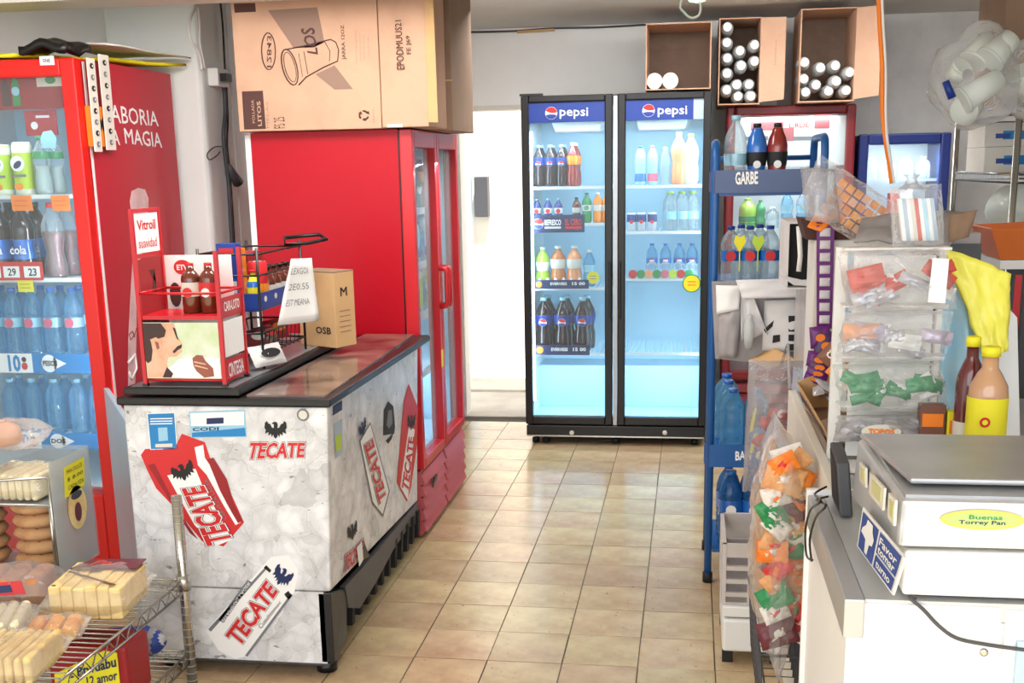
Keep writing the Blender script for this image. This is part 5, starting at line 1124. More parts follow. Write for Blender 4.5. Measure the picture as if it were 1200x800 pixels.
m = MB(); m.box(BX0+.01, BX0+.04, BY+.06, 7.48, 0.02, BZ-.005, 'frame_blue'); m.box(BX1-.04, BX1-.01, BY+.06, 7.48, .02, BZ-.005, 'frame_blue'); m.box(BX0+.04, BX1-.04, 7.44, 7.48, .02, BZ-.005, 'interior_white'); m.box(BX0+.04, BX1-.04, BY+.06, 7.44, BZ-.05, BZ-.005, 'frame_blue'); m.box(BX0+.04, BX1-.04, BY+.06, 7.44, .02, .35, 'frame_blue'); part(T, 'cabinet', m)
m = MB(); f = .055
for r_ in ((BX0, BX0+f, .3, BZ), (BX1-f, BX1, .3, BZ), (BX0+f, BX1-f, .3, .37), (BX0+f, BX1-f, BZ-.06, BZ)): m.box(r_[0], r_[1], BY, BY+.055, r_[2], r_[3], 'frame_blue')
D = part(T, 'door', m, bevel=.01); m = MB(); m.box(BX0+f, BX1-f, BY+.02, BY+.026, .37, BZ-.06, 'glass'); part(D, 'pane', m)
for z in (1.50, 1.3, 1.0):
    m = MB(); m.box(BX0+.05, BX1-.05, BY+.09, BY+.10, z-.014, z+.002, 'white_wire')
    for j in range(14): x = BX0+.06+j*.03; m.box(x, x+.004, BY+.10, 7.42, z-.004, z, 'white_wire')
    part(T, 'shelf', m)
for i in range(4): place('clear_tub', (BX0+.1+i*.095, BY+.17, 1.501), '%s white topped tub from the left in blue framed cooler' % ORD[i], 'tub', 'white topped tubs in the blue cooler')
box_thing('milk_carton', BX0+.20, BX0+.25, BY+.13, BY+.2, 1.301, 1.42, 'print_red', 'red carton inside the blue framed cooler')
box_thing('milk_carton', BX0+.26, BX0+.33, BY+.13, BY+.2, 1.301, 1.44, 'white', 'white carton inside the blue framed cooler')
light('cooler_light', 'AREA', ((BX0+BX1)/2, BY+.08, BZ-.08), (0, .3, -1), 3.2, (.88, .96, 1), shape='RECTANGLE', size=.34, size_y=.03)
# cartons on the maroon cooler
yB = 6.62
z0 = CZ+.004
a = A(843, 30, 'y', 6.80); b = A(893, 30, 'y', 6.80)
cB = open_carton('upright open carton packed with white capped bottles, middle of three', a.x, b.x, 6.80, 7.3, z0, A(870, 20, 'y', 6.80).z, 'cardboard', rflap=(.125, .03), txt='MANEJESE CON\nCUIDADO')
caps = [(438, 122, 'first', 'left'), (435, 193, 'second', 'left'), (437, 263, 'third', 'left'), (436, 333, 'fourth', 'left'), (430, 408, 'lowest', 'left'), (500, 230, 'first', 'middle'), (506, 297, 'second', 'middle'), (484, 384, 'third', 'middle'), (490, 437, 'lowest', 'middle'), (573, 203, 'first', 'right'), (573, 278, 'second', 'right'), (545, 383, 'third', 'right'), (555, 437, 'lowest', 'right')]
def lie(x, y, yy, lab, zmin):
    px, py = 740+x/3.871, y/3.871; p = A(px, py, 'y', yy); z = max(p.z, zmin+.037)
    place('lying', (p.x, yy+.22, z), lab, group='capped bottles lying in the '+('middle' if 'middle carton' in lab else 'wider')+' open carton', rot=(math.pi/2, 0, 0))
for i, (x, y, r_, c_) in enumerate(caps):
    x = 430+(x-432)*.92 if x > 432 else 432
    lie(x, y, 6.80+.01+.014*(i % 3), '%s white capped bottle from the top, %s column of middle carton' % (r_, c_), z0+.006)
a = A(934, 30, 'y', 6.74); b = A(1005, 30, 'y', 6.74)
open_carton('wider open carton half full of capped bottles, nearest the orange cord', a.x+.02, b.x, 6.74, 7.2, z0, 2.40, 'cardboard', rflap=(.11, .10), txt='ESTE LADO\nARRIBA')
caps = [(785, 283, 'first', 'upper'), (858, 307, 'second', 'upper'), (926, 297, 'third', 'upper'), (992, 328, 'fourth', 'upper'), (782, 358, 'first', 'middle'), (838, 385, 'second', 'middle'), (930, 368, 'third', 'middle'), (790, 418, 'first', 'lower'), (895, 413, 'second', 'lower'), (975, 410, 'third', 'lower')]
for i, (x, y, r_, c_) in enumerate(caps): lie(x, y, 6.74+.02+.02*(i % 3), '%s white capped bottle in %s row of the half full carton' % (r_, c_), z0+.006)
# ceiling lamp and its wire
p = A(817, 2, 'y', 5.6); T = thing('ceiling_lamp', 'round greenish white ceiling lamp with a looped white wire', 'lamp', (p.x, 5.6, p.z+.02))
mat('lamp_glow', (190, 255, 200), .5, emit=2.2)
m = MB(); m.lathe([(.0, -.035), (.035, -.028), (.052, -.005), (.045, .02), (.03, .05)], 'lamp_glow', 20, (p.x, 5.6, p.z+.03)); part(T, 'bulb', m)
m = MB(); m.lathe([(.03, .05), (.03, .09), (.05, .095), (.05, 2.44-p.z-.03)], 'white_plastic', 16, (p.x, 5.6, p.z+.03)); part(T, 'lamp_holder', m)
m = MB(); m.tube(smooth([(p.x-.03, 5.6, 2.44), A(797, 4, 'y', 5.58), A(802, 15, 'y', 5.58), A(810, 21, 'y', 5.58), A(819, 18, 'y', 5.58), A(821, 8, 'y', 5.58), A(818, -4, 'y', 5.58)]), .005, 'white_plastic', 6); part(T, 'wire', m)
# ============================================================ BLUE BOTTLE RACK
bx0, bx1, by0, by1 = .085, .468, 4.42, 4.82
T = thing('bottle_rack', 'blue steel bottle rack in front of maroon framed cooler', 'rack', (.27, 4.62, 0))
for x, zt__ in ((bx0, 1.675), (bx1, 1.69)):
    m = MB(); m.tube([(x, by0, .035), (x, by0, zt__-.05), (x, by0+.015, zt__-.012), (x, by0+.05, zt__), (x, by1-.05, zt__), (x, by1-.015, zt__-.012), (x, by1, zt__-.05), (x, by1, .035)], .0145, 'rack_blue', 10); P_ = part(T, 'side_frame', m)
    for y in (by0, by1): m = MB(); m.lathe([(.02, .001), (.02, .04)], 'black_rubber', 10, (x, y, 0)); part(P_, 'foot', m)
m = MB(); m.tube([(bx0, by1, 1.62), (bx1, by1, 1.62)], .010, 'rack_blue', 8); part(T, 'crossbar', m)
def zof(py, y=4.40): return A(838, py, 'y', y).z
hd = [(1.497, 1.578, 'rack_header', 'GARBE', (862, 888, 202, 216)), (zof(547), zof(521), 'rack_blue', 'BAN', (862, 880, 529, 539))]
for z0, z1, mt, word, tq in hd:
    m = MB(); m.box(.083, bx1+.01, by0-.022, by0-.016, z0, z1, mt); H = part(T, 'header_panel', m)
    m = MB(); m.prism([(.0825, by0-.02, z0), (.062, by0+.02, z0+.006), (.062, by0+.02, z1-.006), (.0825, by0-.02, z1)], (.002, .004, 0), mt); part(H, 'side_wing', m)
    x0, x1, y0, y1 = tq; yy = by0-.0225; m = MB(); m.text(word, [A(x0, y1, 'y', yy), A(x1, y1-1, 'y', yy), A(x1, y0-1, 'y', yy), A(x0, y0, 'y', yy)], 'white_print', (0, -.0005, 0), bold=.03); part(H, 'lettering', m, kind='stuff')
rz = [1.498, 1.170, .535, .135]
for z in rz:
    m = MB(); m.box(bx0+.016, bx1-.016, by0+.0, by1, z-.012, z, 'rack_blue')
    part(T, 'shelf', m)
def rk(px, py, sh, key, lab, dy=.09, scale=1): p = A(px, py, 'y', by0+dy); place(key, (max(p.x, bx0+.06), by0+dy, rz[sh]+.0006), lab, 'bottle' if 'jug' not in key else 'jug', '%s on the blue rack' % kname(key), scale=scale)
rk(862, 170, 0, 'rack_pale', 'pale clear water bottle on the rack top shelf', scale=.98); rk(887, 170, 0, 'rack_bluesport', 'blue sports drink with black cap on the rack top shelf', scale=1.04); rk(911, 170, 0, 'rack_redsport', 'dark red sports drink with black cap on the rack top shelf', scale=1.04)
for i, px in enumerate((856, 878.5, 902)): rk(px, 300, 1, 'rack_water', '%s water bottle from the left on second rack shelf' % ORD[i], dy=.07)
for i, px in enumerate((868, 890)): rk(px, 300, 1, 'rack_water', '%s water bottle from the left in the row behind, second rack shelf' % ORD[i], dy=.17)
rk(858, 490, 2, 'rack_jug', 'pale blue water jug at the left of third rack shelf', dy=.08); rk(853, 480, 2, 'rack_jug', 'water jug in the row behind, third rack shelf', dy=.2, scale=1.05); rk(851, 480, 2, 'rack_jug', 'rearmost water jug on the third rack shelf', dy=.31, scale=1.08); rk(886, 490, 2, 'rack_jug', 'darker water jug beside the yellow strip, third rack shelf', dy=.09)
rk(856, 600, 3, 'rack_bigjug', 'blue water jug at the left of lowest rack shelf', dy=.08); rk(883, 600, 3, 'rack_bigjug', 'blue water jug at the right of lowest rack shelf', dy=.08); rk(853, 590, 3, 'rack_bigjug', 'blue water jug behind, lowest rack shelf', dy=.2); rk(880, 590, 3, 'rack_bigjug', 'blue water jug behind the right one, lowest rack shelf', dy=.2)
for px, mt, l in ((867, 'yellow_sticker', 'yellow price flag'), (888.5, 'lime', 'green price flag')):
    a = A(px, 285, 'y', by0+.02); m = MB(); m.prism([a+V3((0, 0, -.035)), a+V3((.022, 0, .005)), a+V3((.016, 0, .03)), a+V3((0, 0, .022)), a+V3((-.016, 0, .03)), a+V3((-.022, 0, .005))], (0, .002, 0), mt); b = A(px+.5, 318, 'y', by0+.02); m.box(a.x-.002, a.x+.002, by0+.02, by0+.022, b.z, a.z-.03, mt); part(T, 'price_flag', m, l)
for i, (z, dz) in enumerate(((.60, .09), (.545, -.03))):
    a = A(887, 495, 'y', by0-.02); m = MB(); m.prism([A(884, 478-i*-30, 'y', by0-.03), A(887, 478+i*30, 'y', by0-.03), (A(882, 505+i*25, 'y', by0-.03)), A(877, 508+i*25, 'y', by0-.03)], (0, .002, 0), 'yellow_sticker'); part(T, 'yellow_strip', m)

# torn white carton propped on the rack front
yt = 4.355
def Y(px, py, y=yt): return A(px, py, 'y', y)
mat('torn_grey', (168, 162, 164), .6, var=.2, vs=7); mat('torn_white', (224, 222, 224), .6, var=.08, vs=7); mat('slot_dark', (28, 26, 30), .7); mat('plastic_grey', (190, 188, 190), .35, var=.15, vs=8, bump=.5, bs=14)
T = thing('torn_carton', 'torn white carton with black slots hung on the blue rack', 'box', Y(890, 430)+V3((0, .02, 0)))
m = MB(); m.prism([Y(834, 330), Y(838, 420), Y(945, 432), Y(950, 330)], (0, .02, 0), 'torn_grey'); part(T, 'back_board', m)
m = MB(); sheet(m, [Y(840, 368, yt-.02), Y(866, 362, yt-.03), Y(868, 334, yt-.03), Y(839, 334, yt-.02)], .006, 'white', .01, 1, .006); part(T, 'white_sheet', m, 'bright white corner sheet')
m = MB(); sheet(m, [Y(842, 420, yt-.012), Y(864, 418, yt-.025), Y(868, 360, yt-.03), Y(842, 369, yt-.012)], .004, 'torn_grey', .014, 2, .02); part(T, 'torn_flap', m)
m = MB(); sheet(m, [Y(868, 400, yt-.03), Y(900, 392, yt-.03), Y(884, 350, yt-.05), Y(868, 338, yt-.03)], .004, 'torn_white', -.02, 3, .03); part(T, 'torn_flap', m)
m = MB(); sheet(m, [Y(893, 410, yt-.02), Y(944, 412, yt-.03), Y(948, 350, yt-.03), Y(896, 352, yt-.02)], .006, 'torn_white', .006, 4, .008); SP = part(T, 'slotted_panel', m)
for k in range(4):
    a = 370+k*11; m = MB(); m.prism([Y(924, a+7.5, yt-.04), Y(932, a+7.5, yt-.04), Y(932, a, yt-.04), Y(924, a, yt-.04)], (0, .003, 0), 'slot_dark'); part(SP, 'slot', m)
m = MB(); m.prism([Y(895, 386, yt-.035), Y(917, 366, yt-.035), Y(918, 371, yt-.035), Y(897, 390, yt-.035)], (0, .003, 0), 'slot_dark'); part(SP, 'slot', m)
m = MB(); m.prism([Y(905, 402, yt-.036), Y(914, 400, yt-.036), Y(914, 392, yt-.036), Y(906, 393, yt-.036)], (0, .003, 0), 'slot_dark'); part(SP, 'slot', m)
m = MB(); sheet(m, [Y(870, 350, yt-.04), Y(946, 348, yt-.05), Y(948, 326, yt-.03), Y(862, 328, yt-.03)], .006, 'torn_white', .01, 6, .012); part(T, 'torn_flap', m)
m = MB(); m.lathe([(.0, 0), (.014, .0), (.018, .04), (.02, .09), (.012, .11), (.011, .12)], 'bottle_milky' if 'bottle_milky' in MATS else 'white_plastic', 12, Y(877, 408, yt-.05)); single('small_bottle', m, 'small white bottle stuck in the torn carton flaps', 'bottle')
m = MB(); sheet(m, [Y(876, 424, yt-.04), Y(900, 432, yt-.10), Y(936, 424, yt-.12), Y(906, 407, yt-.02)], .004, 'cardboard_tan', .004, 7, .004); part(T, 'cardboard_flap', m, 'tan cardboard flap')

# ============================================================ COUNTER, near part and rear part
cx0, cy0, cy1, cz = .262, 1.87, 2.50, .90
T = thing('shop_counter', 'near white counter with aluminium edge carrying the scale', 'counter', (.9, 2.2, 0))
m = MB(); m.box(cx0+.004, 1.7, cy0+.004, cy1, .0, .865, 'white'); part(T, 'counter_body', m)
xj = A(1176, 720, 'y', cy0).x
m = MB(); m.box(cx0+.002, xj-.003, cy0-.004, cy0+.004, .0, cz-.006, 'white'); part(T, 'front_panel', m, bevel=.002)
m = MB(); m.box(xj+.003, 1.7, cy0-.004, cy0+.004, .0, cz-.01, 'white'); part(T, 'front_panel', m, bevel=.002)
m = MB(); m.box(cx0-.004, cx0+.03, cy0-.006, cy1-.004, A(996, 765, 'x', cx0).z, cz+.001, 'aluminium'); part(T, 'edge_trim', m, bevel=.003)
m = MB(); m.box(cx0+.03, 1.7, cy0, cy1-.004, .868, cz, 'brushed'); part(T, 'worktop', m)
m = MB(); m.box(cx0-.006, cx0+.10, cy1-.004, cy1+.012, 0, cz+.012, 'white'); part(T, 'end_board', m)
p = A(1153, 764, 'y', cy0-.005); m = MB(); m.lathe([(.007, 0), (.007, .003), (.003, .004)], 'chrome', 12, (p.x, cy0-.004, p.z), '-y'); part(T, 'screw', m)
m = MB(); a = A(1190, 748, 'y', cy0); m.box(a.x, a.x+.08, cy0-.012, cy0-.004, a.z-.2, a.z, 'pale_blue_metal'); part(T, 'latch_plate', m, bevel=.002)
T = thing('shop_counter', 'rear counter with grey steel top and white side board', 'counter', (.8, 3.1, 0))
m = MB(); m.box(.31, .334, cy1+.016, 3.70, .0, .905, 'off_white'); part(T, 'side_board', m, bevel=.002)
m = MB(); m.box(.336, 1.25, cy1+.016, 3.70, .0, .855, 'off_white'); part(T, 'counter_body', m)
m = MB(); m.box(.336, 1.25, cy1+.016, 3.70, .857, .885, 'steel'); part(T, 'worktop', m)
m = MB(); m.box(.336, .352, cy1+.016, 3.70, .886, .900, 'aluminium'); part(T, 'edge_trim', m)
CT = .8865

# ============================================================ SCALE
sx0, sx1, sy0, sy1 = .338, .80, 1.872, 2.31
T = thing('weighing_scale', 'white and silver shop scale on the near counter', 'scale', (.55, 2.09, cz+.001))
m = MB(); m.box(sx0+.012, sx1, sy0, sy1, cz+.008, .985, 'white_plastic'); part(T, 'base', m, bevel=.006)
m = MB(); m.hexa([(sx0-.002, sy0-.01, .994), (sx1+.02, sy0-.01, .994), (sx1+.02, sy1+.02, .994), (sx0-.012, sy1+.02, .940)], [(sx0+.0, sy0-.008, 1.072), (sx1+.018, sy0-.008, 1.072), (sx1+.018, sy1+.02, 1.066), (sx0-.004, sy1+.02, 1.066)], 'brushed'); HS = part(T, 'housing', m, bevel=.008)
m = MB(); m.box(sx0+.01, sx1, sy0+.01, sy1, 1.068, 1.076, 'steel'); part(T, 'plate_support', m)
pl = [A(1066, 560, 'z', 1.09), A(1240, 561, 'z', 1.09), A(1200, 510, 'z', 1.09), A(1006, 510, 'z', 1.09)]
pl = [V3((.362, 1.925, 1.082)), V3((.85, 1.925, 1.082)), V3((.85, 2.26, 1.082)), V3((.326, 2.26, 1.082))]
m = MB(); m.hexa(pl, [p+V3((0, 0, .010)) for p in pl], 'steel'); part(T, 'weighing_plate', m, bevel=.004)
for x, y in ((sx0+.05, sy0+.05), (sx1-.05, sy0+.05), (sx0+.05, sy1-.05), (sx1-.05, sy1-.05)): m = MB(); m.lathe([(.016, cz+.0015), (.016, cz+.009)], 'black', 10, (x, y, 0)); part(T, 'foot', m)
c = A(1151, 609, 'y', sy0-.011); m = MB(); m.disc(c, (1, 0, 0), (0, 0, 1), .064, mat('badge_yellow', (206, 198, 92), .6), 26, .0165); m.disc(c+V3((0, -.0006, 0)), (1, 0, 0), (0, 0, 1), .056, mat('badge_green', (176, 196, 118), .6), 24, .012)
m.text('Buenas', [c+V3((-.02, -.001, .001)), c+V3((.03, -.001, .001)), c+V3((.03, -.001, .008)), c+V3((-.02, -.001, .008))], 'green', bold=.02); m.text('Torrey Pan', [c+V3((-.035, -.001, -.009)), c+V3((.035, -.001, -.009)), c+V3((.035, -.001, -.001)), c+V3((-.035, -.001, -.001))], 'print_navy', bold=.02)
part(HS, 'oval_badge', m, kind='stuff')
def sdp(px, py, o=.0): # on the left flank of the scale
    return A(px, py, 'x', sx0-.012-o)
mat('display_yellow', (206, 206, 140), .3)
for q in (((1007, 541), (1014, 548), (1014, 571), (1007, 563)), ((1019, 553), (1036, 572), (1034, 598), (1018, 578)), ((1041, 577), (1049, 586), (1047, 616), (1040, 606))):
    m = MB(); m.prism([sdp(*p, .002) for p in q], (.004, 0, 0), 'off_white'); dd = part(HS, 'display_window', m); cx_ = sum((sdp(*p, .003) for p in q), V3())/4
    m = MB(); m.prism([cx_.lerp(sdp(*p, .003), .62) for p in q], (.002, 0, 0), 'display_yellow'); part(dd, 'display_glass', m) if False else part(HS, 'display_glass', m)
# blue sign
q = [sdp(1004, 646, .012), sdp(1046, 697, .012), sdp(1060, 653, .012), sdp(1011, 594, .012)]
q[0].z = max(q[0].z, cz+.003); q[1].z = max(q[1].z, cz+.003)
t = thing('blue_sign', 'blue sign with white pointing hand leaning on the scale', 'sign', q[1]); m = MB(); m.prism(q, (.003, 0, 0), 'white_print'); part(t, 'sign_board', m)
QS = [V3((p.x-.001, p.y, p.z)) for p in q]
m = MB(); m.quadpoly([(.04, .05), (.46, .04), (.46, .94), (.04, .93)], QS, 'print_navy_' if 0 else 'frame_sign' if 0 else 'sign_blue' if 'sign_blue' in MATS else mat('sign_blue', (26, 70, 156), .5)); m.quadpoly([(.5, .42), (.96, .42), (.96, .96), (.5, .94)], QS, 'sign_blue'); m.quadpoly([(.5, .05), (.96, .05), (.96, .37), (.5, .37)], QS, 'sign_blue'); part(t, 'blue_field', m, kind='stuff')
m = MB(); m.quadpoly([(.22, .42), (.24, .12), (.31, .11), (.33, .40), (.40, .44), (.42, .62), (.36, .74), (.34, .90), (.20, .90), (.18, .74), (.10, .60), (.08, .48), (.15, .46)], QS, 'white_print', (-.001, 0, 0)); part(t, 'hand_symbol', m)
m = MB()
def qt(u0, v0, u1, v1):
    f = lambda a, b: (QS[0]*(1-a)+QS[1]*a)*(1-b)+(QS[3]*(1-a)+QS[2]*a)*b
    return [f(u0, v0), f(u1, v0), f(u1, v1), f(u0, v1)]
m.text('Favor', qt(.54, .68, .92, .86), 'white_print', (-.001, 0, 0), bold=.02); m.text('tomar', qt(.54, .48, .92, .62), 'white_print', (-.001, 0, 0), bold=.02); m.text('turno', qt(.56, .14, .9, .28), 'white_print', (-.001, 0, 0), bold=.02); part(t, 'lettering', m, kind='stuff')
# black terminal
q = [A(984, 602, 'x', .312), A(1010, 636, 'x', .312), A(1006, 545, 'x', .312), A(982, 530, 'x', .312)]
q[0].z = max(q[0].z, cz+.003); q[1].z = max(q[1].z, cz+.003)
q = [V3((.305, 2.46, cz+.003)), V3((.305, 2.325, cz+.003)), V3((.295, 2.34, 1.012)), V3((.295, 2.46, 1.028))]
t = thing('display_unit', 'dark grey flat display unit standing beside the scale', 'monitor', V3((.31, 2.4, cz+.003))); m = MB(); m.prism(q, (.026, 0, 0), 'dark_grey'); part(t, 'casing', m, bevel=.004)
m = MB(); qq = [p+V3((-.0015, 0, 0)) for p in q]; ctr = sum(qq, V3())/4; m.prism([ctr.lerp(p, .82) for p in qq], (.001, 0, 0), 'black_rubber'); part(t, 'screen', m)
xs_ = cx0-.012
def cabl(name, pts, r, mt, lab): return cable(name, pts, r, mt, lab)
cabl('thin_cable', [V3((.29, 2.44, .935)), V3((.262, 2.40, .93)), A(962, 587, 'x', xs_), A(950, 597, 'x', xs_), A(944, 620, 'x', xs_), A(945, 650, 'x', xs_), A(952, 656, 'x', xs_)], .0024, 'black', 'outer black cable loop over the counter edge')
cabl('thin_cable', [V3((.29, 2.40, .925)), V3((.262, 2.37, .925)), A(968, 592, 'x', xs_+.001), A(956, 606, 'x', xs_+.001), A(949, 632, 'x', xs_+.001), A(951, 657, 'x', xs_+.001)], .0024, 'black', 'inner black cable loop over the counter edge')
yc_ = cy0-.012
cabl('scale_cable', [(.37, sy0-.004, .905), A(1066, 700, 'y', yc_), A(1082, 714, 'y', yc_), A(1100, 733, 'y', yc_), A(1120, 747, 'y', yc_), A(1150, 754, 'y', yc_), A(1200, 761, 'y', yc_), A(1240, 764, 'y', yc_)], .0033, 'dark_grey', 'grey scale cable drooping across the white counter front')

# ============================================================ SNACK STAND with clear bags
st_y = 2.80
xa = A(988, 300, 'y', st_y).x; xb = A(1112, 300, 'y', st_y).x
T = thing('snack_stand', 'white tiered stand holding clear snack bags behind the scale', 'stand', ((xa+xb)/2, st_y, CT))
zz_ = [A(1050, y, 'y', st_y-.03).z for y in (286, 358, 418, 476, 512)]
for x0, x1 in ((xa-.012, xa+.014), (xb-.012, xb+.0)):
    m = MB(); m.box(x0, x1, st_y+.03, st_y+.05, CT+.001, zz_[0]-.01, 'white_plastic'); part(T, 'upright', m)
m = MB(); m.box(xa+.03, xb-.02, st_y+.036, st_y+.042, CT+.02, zz_[0]-.03, 'white_plastic'); part(T, 'back_board', m)
m = MB(); m.box(xa-.012, xb, st_y-.06, st_y+.03, CT+.001, CT+.012, 'white_plastic'); part(T, 'base_plate', m)
for z in zz_[1:]:
    m = MB(); m.box(xa, xb, st_y-.03, st_y+.03, z-.004, z, 'white_plastic'); part(T, 'tray', m)
m = MB(); m.box(xa, xb, st_y-.03, st_y+.03, zz_[0]-.014, zz_[0]-.008, 'white_plastic'); part(T, 'tray', m)
def snack_bag(i, lab, mts, mark=None, seed=0, xo0=0, xo1=0, film='bag_film', big=1.):
    z1, z0 = zz_[i]-.016, zz_[i+1]+.002
    w_ = (xb-xa)*1.0-xo0-xo1; cx = (xa+xb)/2+(xo0-xo1)/2; h = z1-z0; cy = st_y-.068
    t = thing('snack_bag', lab, 'bag', (cx, cy, z0), 'clear snack bags on the stand')
    m = MB(); pillow(m, (cx-.006, cy, z0+h/2), (1, 0, .02), ((-.22, .12, 1) if i % 2 == 0 else (.16, .12, 1)), (0, -1, .1), w_*1.02, h*1.14, .07, film, seed, .016, 26, 16); part(t, 'clear_film', m)
    rd = random.Random(seed)
    for k in range(18):
        u_ = (rd.random()-.5)*w_*.78; v_ = h*(.16+.52*rd.random()); mm = MB(); an = rd.uniform(-.6, .6)
        pillow(mm, (cx+u_, cy+rd.uniform(-.012, .012), z0+v_), (math.cos(an), 0, math.sin(an)), (-math.sin(an), .2, math.cos(an)), (0, -1, 0), w_*rd.uniform(.20, .34), h*rd.uniform(.20, .36), .020, mts[k % len(mts)], k+seed, .010, 8, 6); part(t, 'wrapped_sweet', mm)
    if mark: mark(t, cx, cy-.036, z0, w_, h)
    return t
def label_white(t, cx, y, z0, w_, h): m = MB(); m.prism([(cx+w_*.24, y-.004, z0+h*.12), (cx+w_*.40, y-.002, z0+h*.1), (cx+w_*.41, y-.002, z0+h*.9), (cx+w_*.26, y-.004, z0+h*.92)], (0, .001, 0), 'white_print'); part(t, 'white_label', m)
def label_em(t, cx, y, z0, w_, h):
    m = MB(); m.disc((cx-w_*.12, y-.004, z0+h*.5), (1, 0, 0), (0, 0, 1), w_*.19, 'off_white', 20, h*.3); m.text('TOPOS', [(cx-w_*.24, y-.006, z0+h*.42), (cx+w_*.0, y-.006, z0+h*.42), (cx+w_*.0, y-.006, z0+h*.62), (cx-w_*.24, y-.006, z0+h*.62)], 'orange_sticker', bold=.05); part(t, 'emblem', m, kind='stuff')
mat('biscuit_pink', (220, 168, 140), .6); mat('wafer_red', (206, 84, 70), .5); mat('silver_wrap', (196, 196, 204), .25, .3, bump=.6, bs=30); mat('green_wrap', (24, 140, 84), .3); mat('choc', (120, 76, 62), .5); mat('lilac_wrap', (196, 186, 204), .3, .2)
snack_bag(0, 'top clear bag of red and white sweets with a white label', ['wafer_red', 'white_plastic', 'wafer_red', 'silver_wrap'], label_white, 11)
snack_bag(1, 'second clear bag from the top, silver wrapped sweets', ['silver_wrap', 'white_plastic', 'lilac_wrap', 'silver_wrap', 'biscuit_pink', 'silver_wrap'], None, 12)
snack_bag(2, 'third clear bag from the top, green and white wrappers', ['green_wrap', 'green_wrap', 'white_plastic', 'green_wrap'], None, 13)
snack_bag(3, 'lowest clear bag with a yellow lettered emblem', ['silver_wrap', 'torn_grey', 'silver_wrap'], label_em, 14, film='bag_film_thick')
# clear bag of white sticks on top of the stand
p0 = zz_[0]-.006; a = A(1045, 280, 'y', st_y); b = A(1105, 216, 'y', st_y)
t = thing('stick_bag', 'clear bag of white and pale blue sticks on the stand top', 'bag', ((a.x+b.x)/2, st_y, p0))
m = MB(); pillow(m, ((a.x+b.x)/2, st_y, (p0+b.z)/2), (1, 0, .05), (-.1, 0, 1), (0, -1, 0), (b.x-a.x)*1.08, (b.z-p0), .05, 'bag_film', 5, .006, 16, 12); part(t, 'clear_film', m)
for k in range(9):
    x = lerp(a.x+.015, b.x-.02, k/8); m = MB(); m.hexa([(x+.008, st_y-.008, p0+.012), (x+.017, st_y-.008, p0+.012), (x+.017, st_y+.01, p0+.012), (x+.008, st_y+.01, p0+.012)], [(x-.008, st_y-.008, b.z-.03), (x+.001, st_y-.008, b.z-.03), (x+.001, st_y+.01, b.z-.03), (x-.008, st_y+.01, b.z-.03)], ['white', 'pale_blue_metal', 'white', 'off_white', 'wafer_red', 'white', 'drink_water'][k % 7]); part(t, 'stick', m)
m = MB(); c = A(1068, 216, 'y', st_y); m.lathe([(.03, -.01), (.016, .0), (.010, .012), (.02, .022)], 'bag_film_thick', 10, c); part(t, 'bag_neck', m)

# white cabinet behind the stand with things on it
CBZ = A(975, 281, 'y', 3.5).z
cab0 = A(957, 278, 'y', 3.10); cab1 = A(1000, 278, 'y', 3.10)
T = thing('white_cabinet', 'narrow white cabinet standing on the rear counter', 'cabinet', (.38, 3.2, CT))
m = MB(); m.box(.352, .62, 3.50, 3.69, CT+.001, CBZ, 'white_plastic'); part(T, 'cabinet_body', m, bevel=.004)
m = MB(); m.box(.352, .385, 3.485, 3.50, CT+.001, CBZ, 'off_white'); part(T, 'front_edge', m, bevel=.003)
m = MB(); m.box(.42, .60, 3.492, 3.5, 1.15, CBZ-.03, 'pale_blue_metal'); part(T, 'window', m)
T_ = CBZ+.001
t = thing('snack_carton', 'open brown and yellow carton under the biscuit bag', 'box', (.36, 3.2, T_)); m = MB(); m.hexa([(.33, 3.50, T_), (.47, 3.50, T_), (.47, 3.66, T_), (.33, 3.66, T_)], [(.31, 3.49, T_+.062), (.49, 3.49, T_+.05), (.49, 3.66, T_+.05), (.31, 3.66, T_+.06)], 'print_brown'); part(t, 'box_body', m); m = MB(); sheet(m, [A(946, 266, 'y', 3.47), A(962, 272, 'y', 3.45), A(984, 252, 'y', 3.47), A(955, 252, 'y', 3.49)], .003, 'yellow_sticker' if 0 else 'orange_sticker', .0, 2, .004); part(t, 'yellow_flap', m)
# biscuit bag
yb_ = 3.42
q = [A(944, 262, 'y', yb_), A(1036, 276, 'y', yb_), A(1046, 250, 'y', yb_), A(975, 196, 'y', yb_)]
ctr = A(993, 240, 'y', yb_); u = (A(1042, 268, 'y', yb_)-A(952, 208, 'y', yb_)).normalized(); v = V3((-u.z, 0, u.x))
t = thing('biscuit_bag', 'clear bag of orange biscuits tilted on the brown carton', 'bag', V3((ctr.x, yb_, T_+.055)))
m = MB(); pillow(m, ctr, u, v, (0, -1, 0), .262, .145, .045, 'bag_film', 9, .006, 20, 12, taper=-.1); part(t, 'clear_film', m)
mat('biscuit', (232, 158, 60), .6, col2=(206, 120, 50), vs=40); mat('biscuit_pink', (220, 168, 140), .6)
for i in range(6):
    for j in range(4):
        c = ctr+u*(-.045+i*.0265)+v*(-.040+j*.0265); m = MB(); h = [c-u*.0108-v*.0098, c+u*.0108-v*.0112, c+u*.0112+v*.0095, c-u*.0105+v*.0105]; m.prism([p+V3((0, -.008, 0)) for p in h], (0, .014, 0), 'biscuit' if (i*3+j*5) % 4 else 'biscuit_pink'); part(t, 'biscuit', m)
m = MB(); q = [A(944, 258, 'y', yb_-.02), A(985, 262, 'y', yb_-.02), A(978, 198, 'y', yb_-.02), A(938, 196, 'y', yb_-.02)]; sheet(m, q, .002, 'bag_film_thick', .015, 4, .012); part(t, 'bag_top', m)
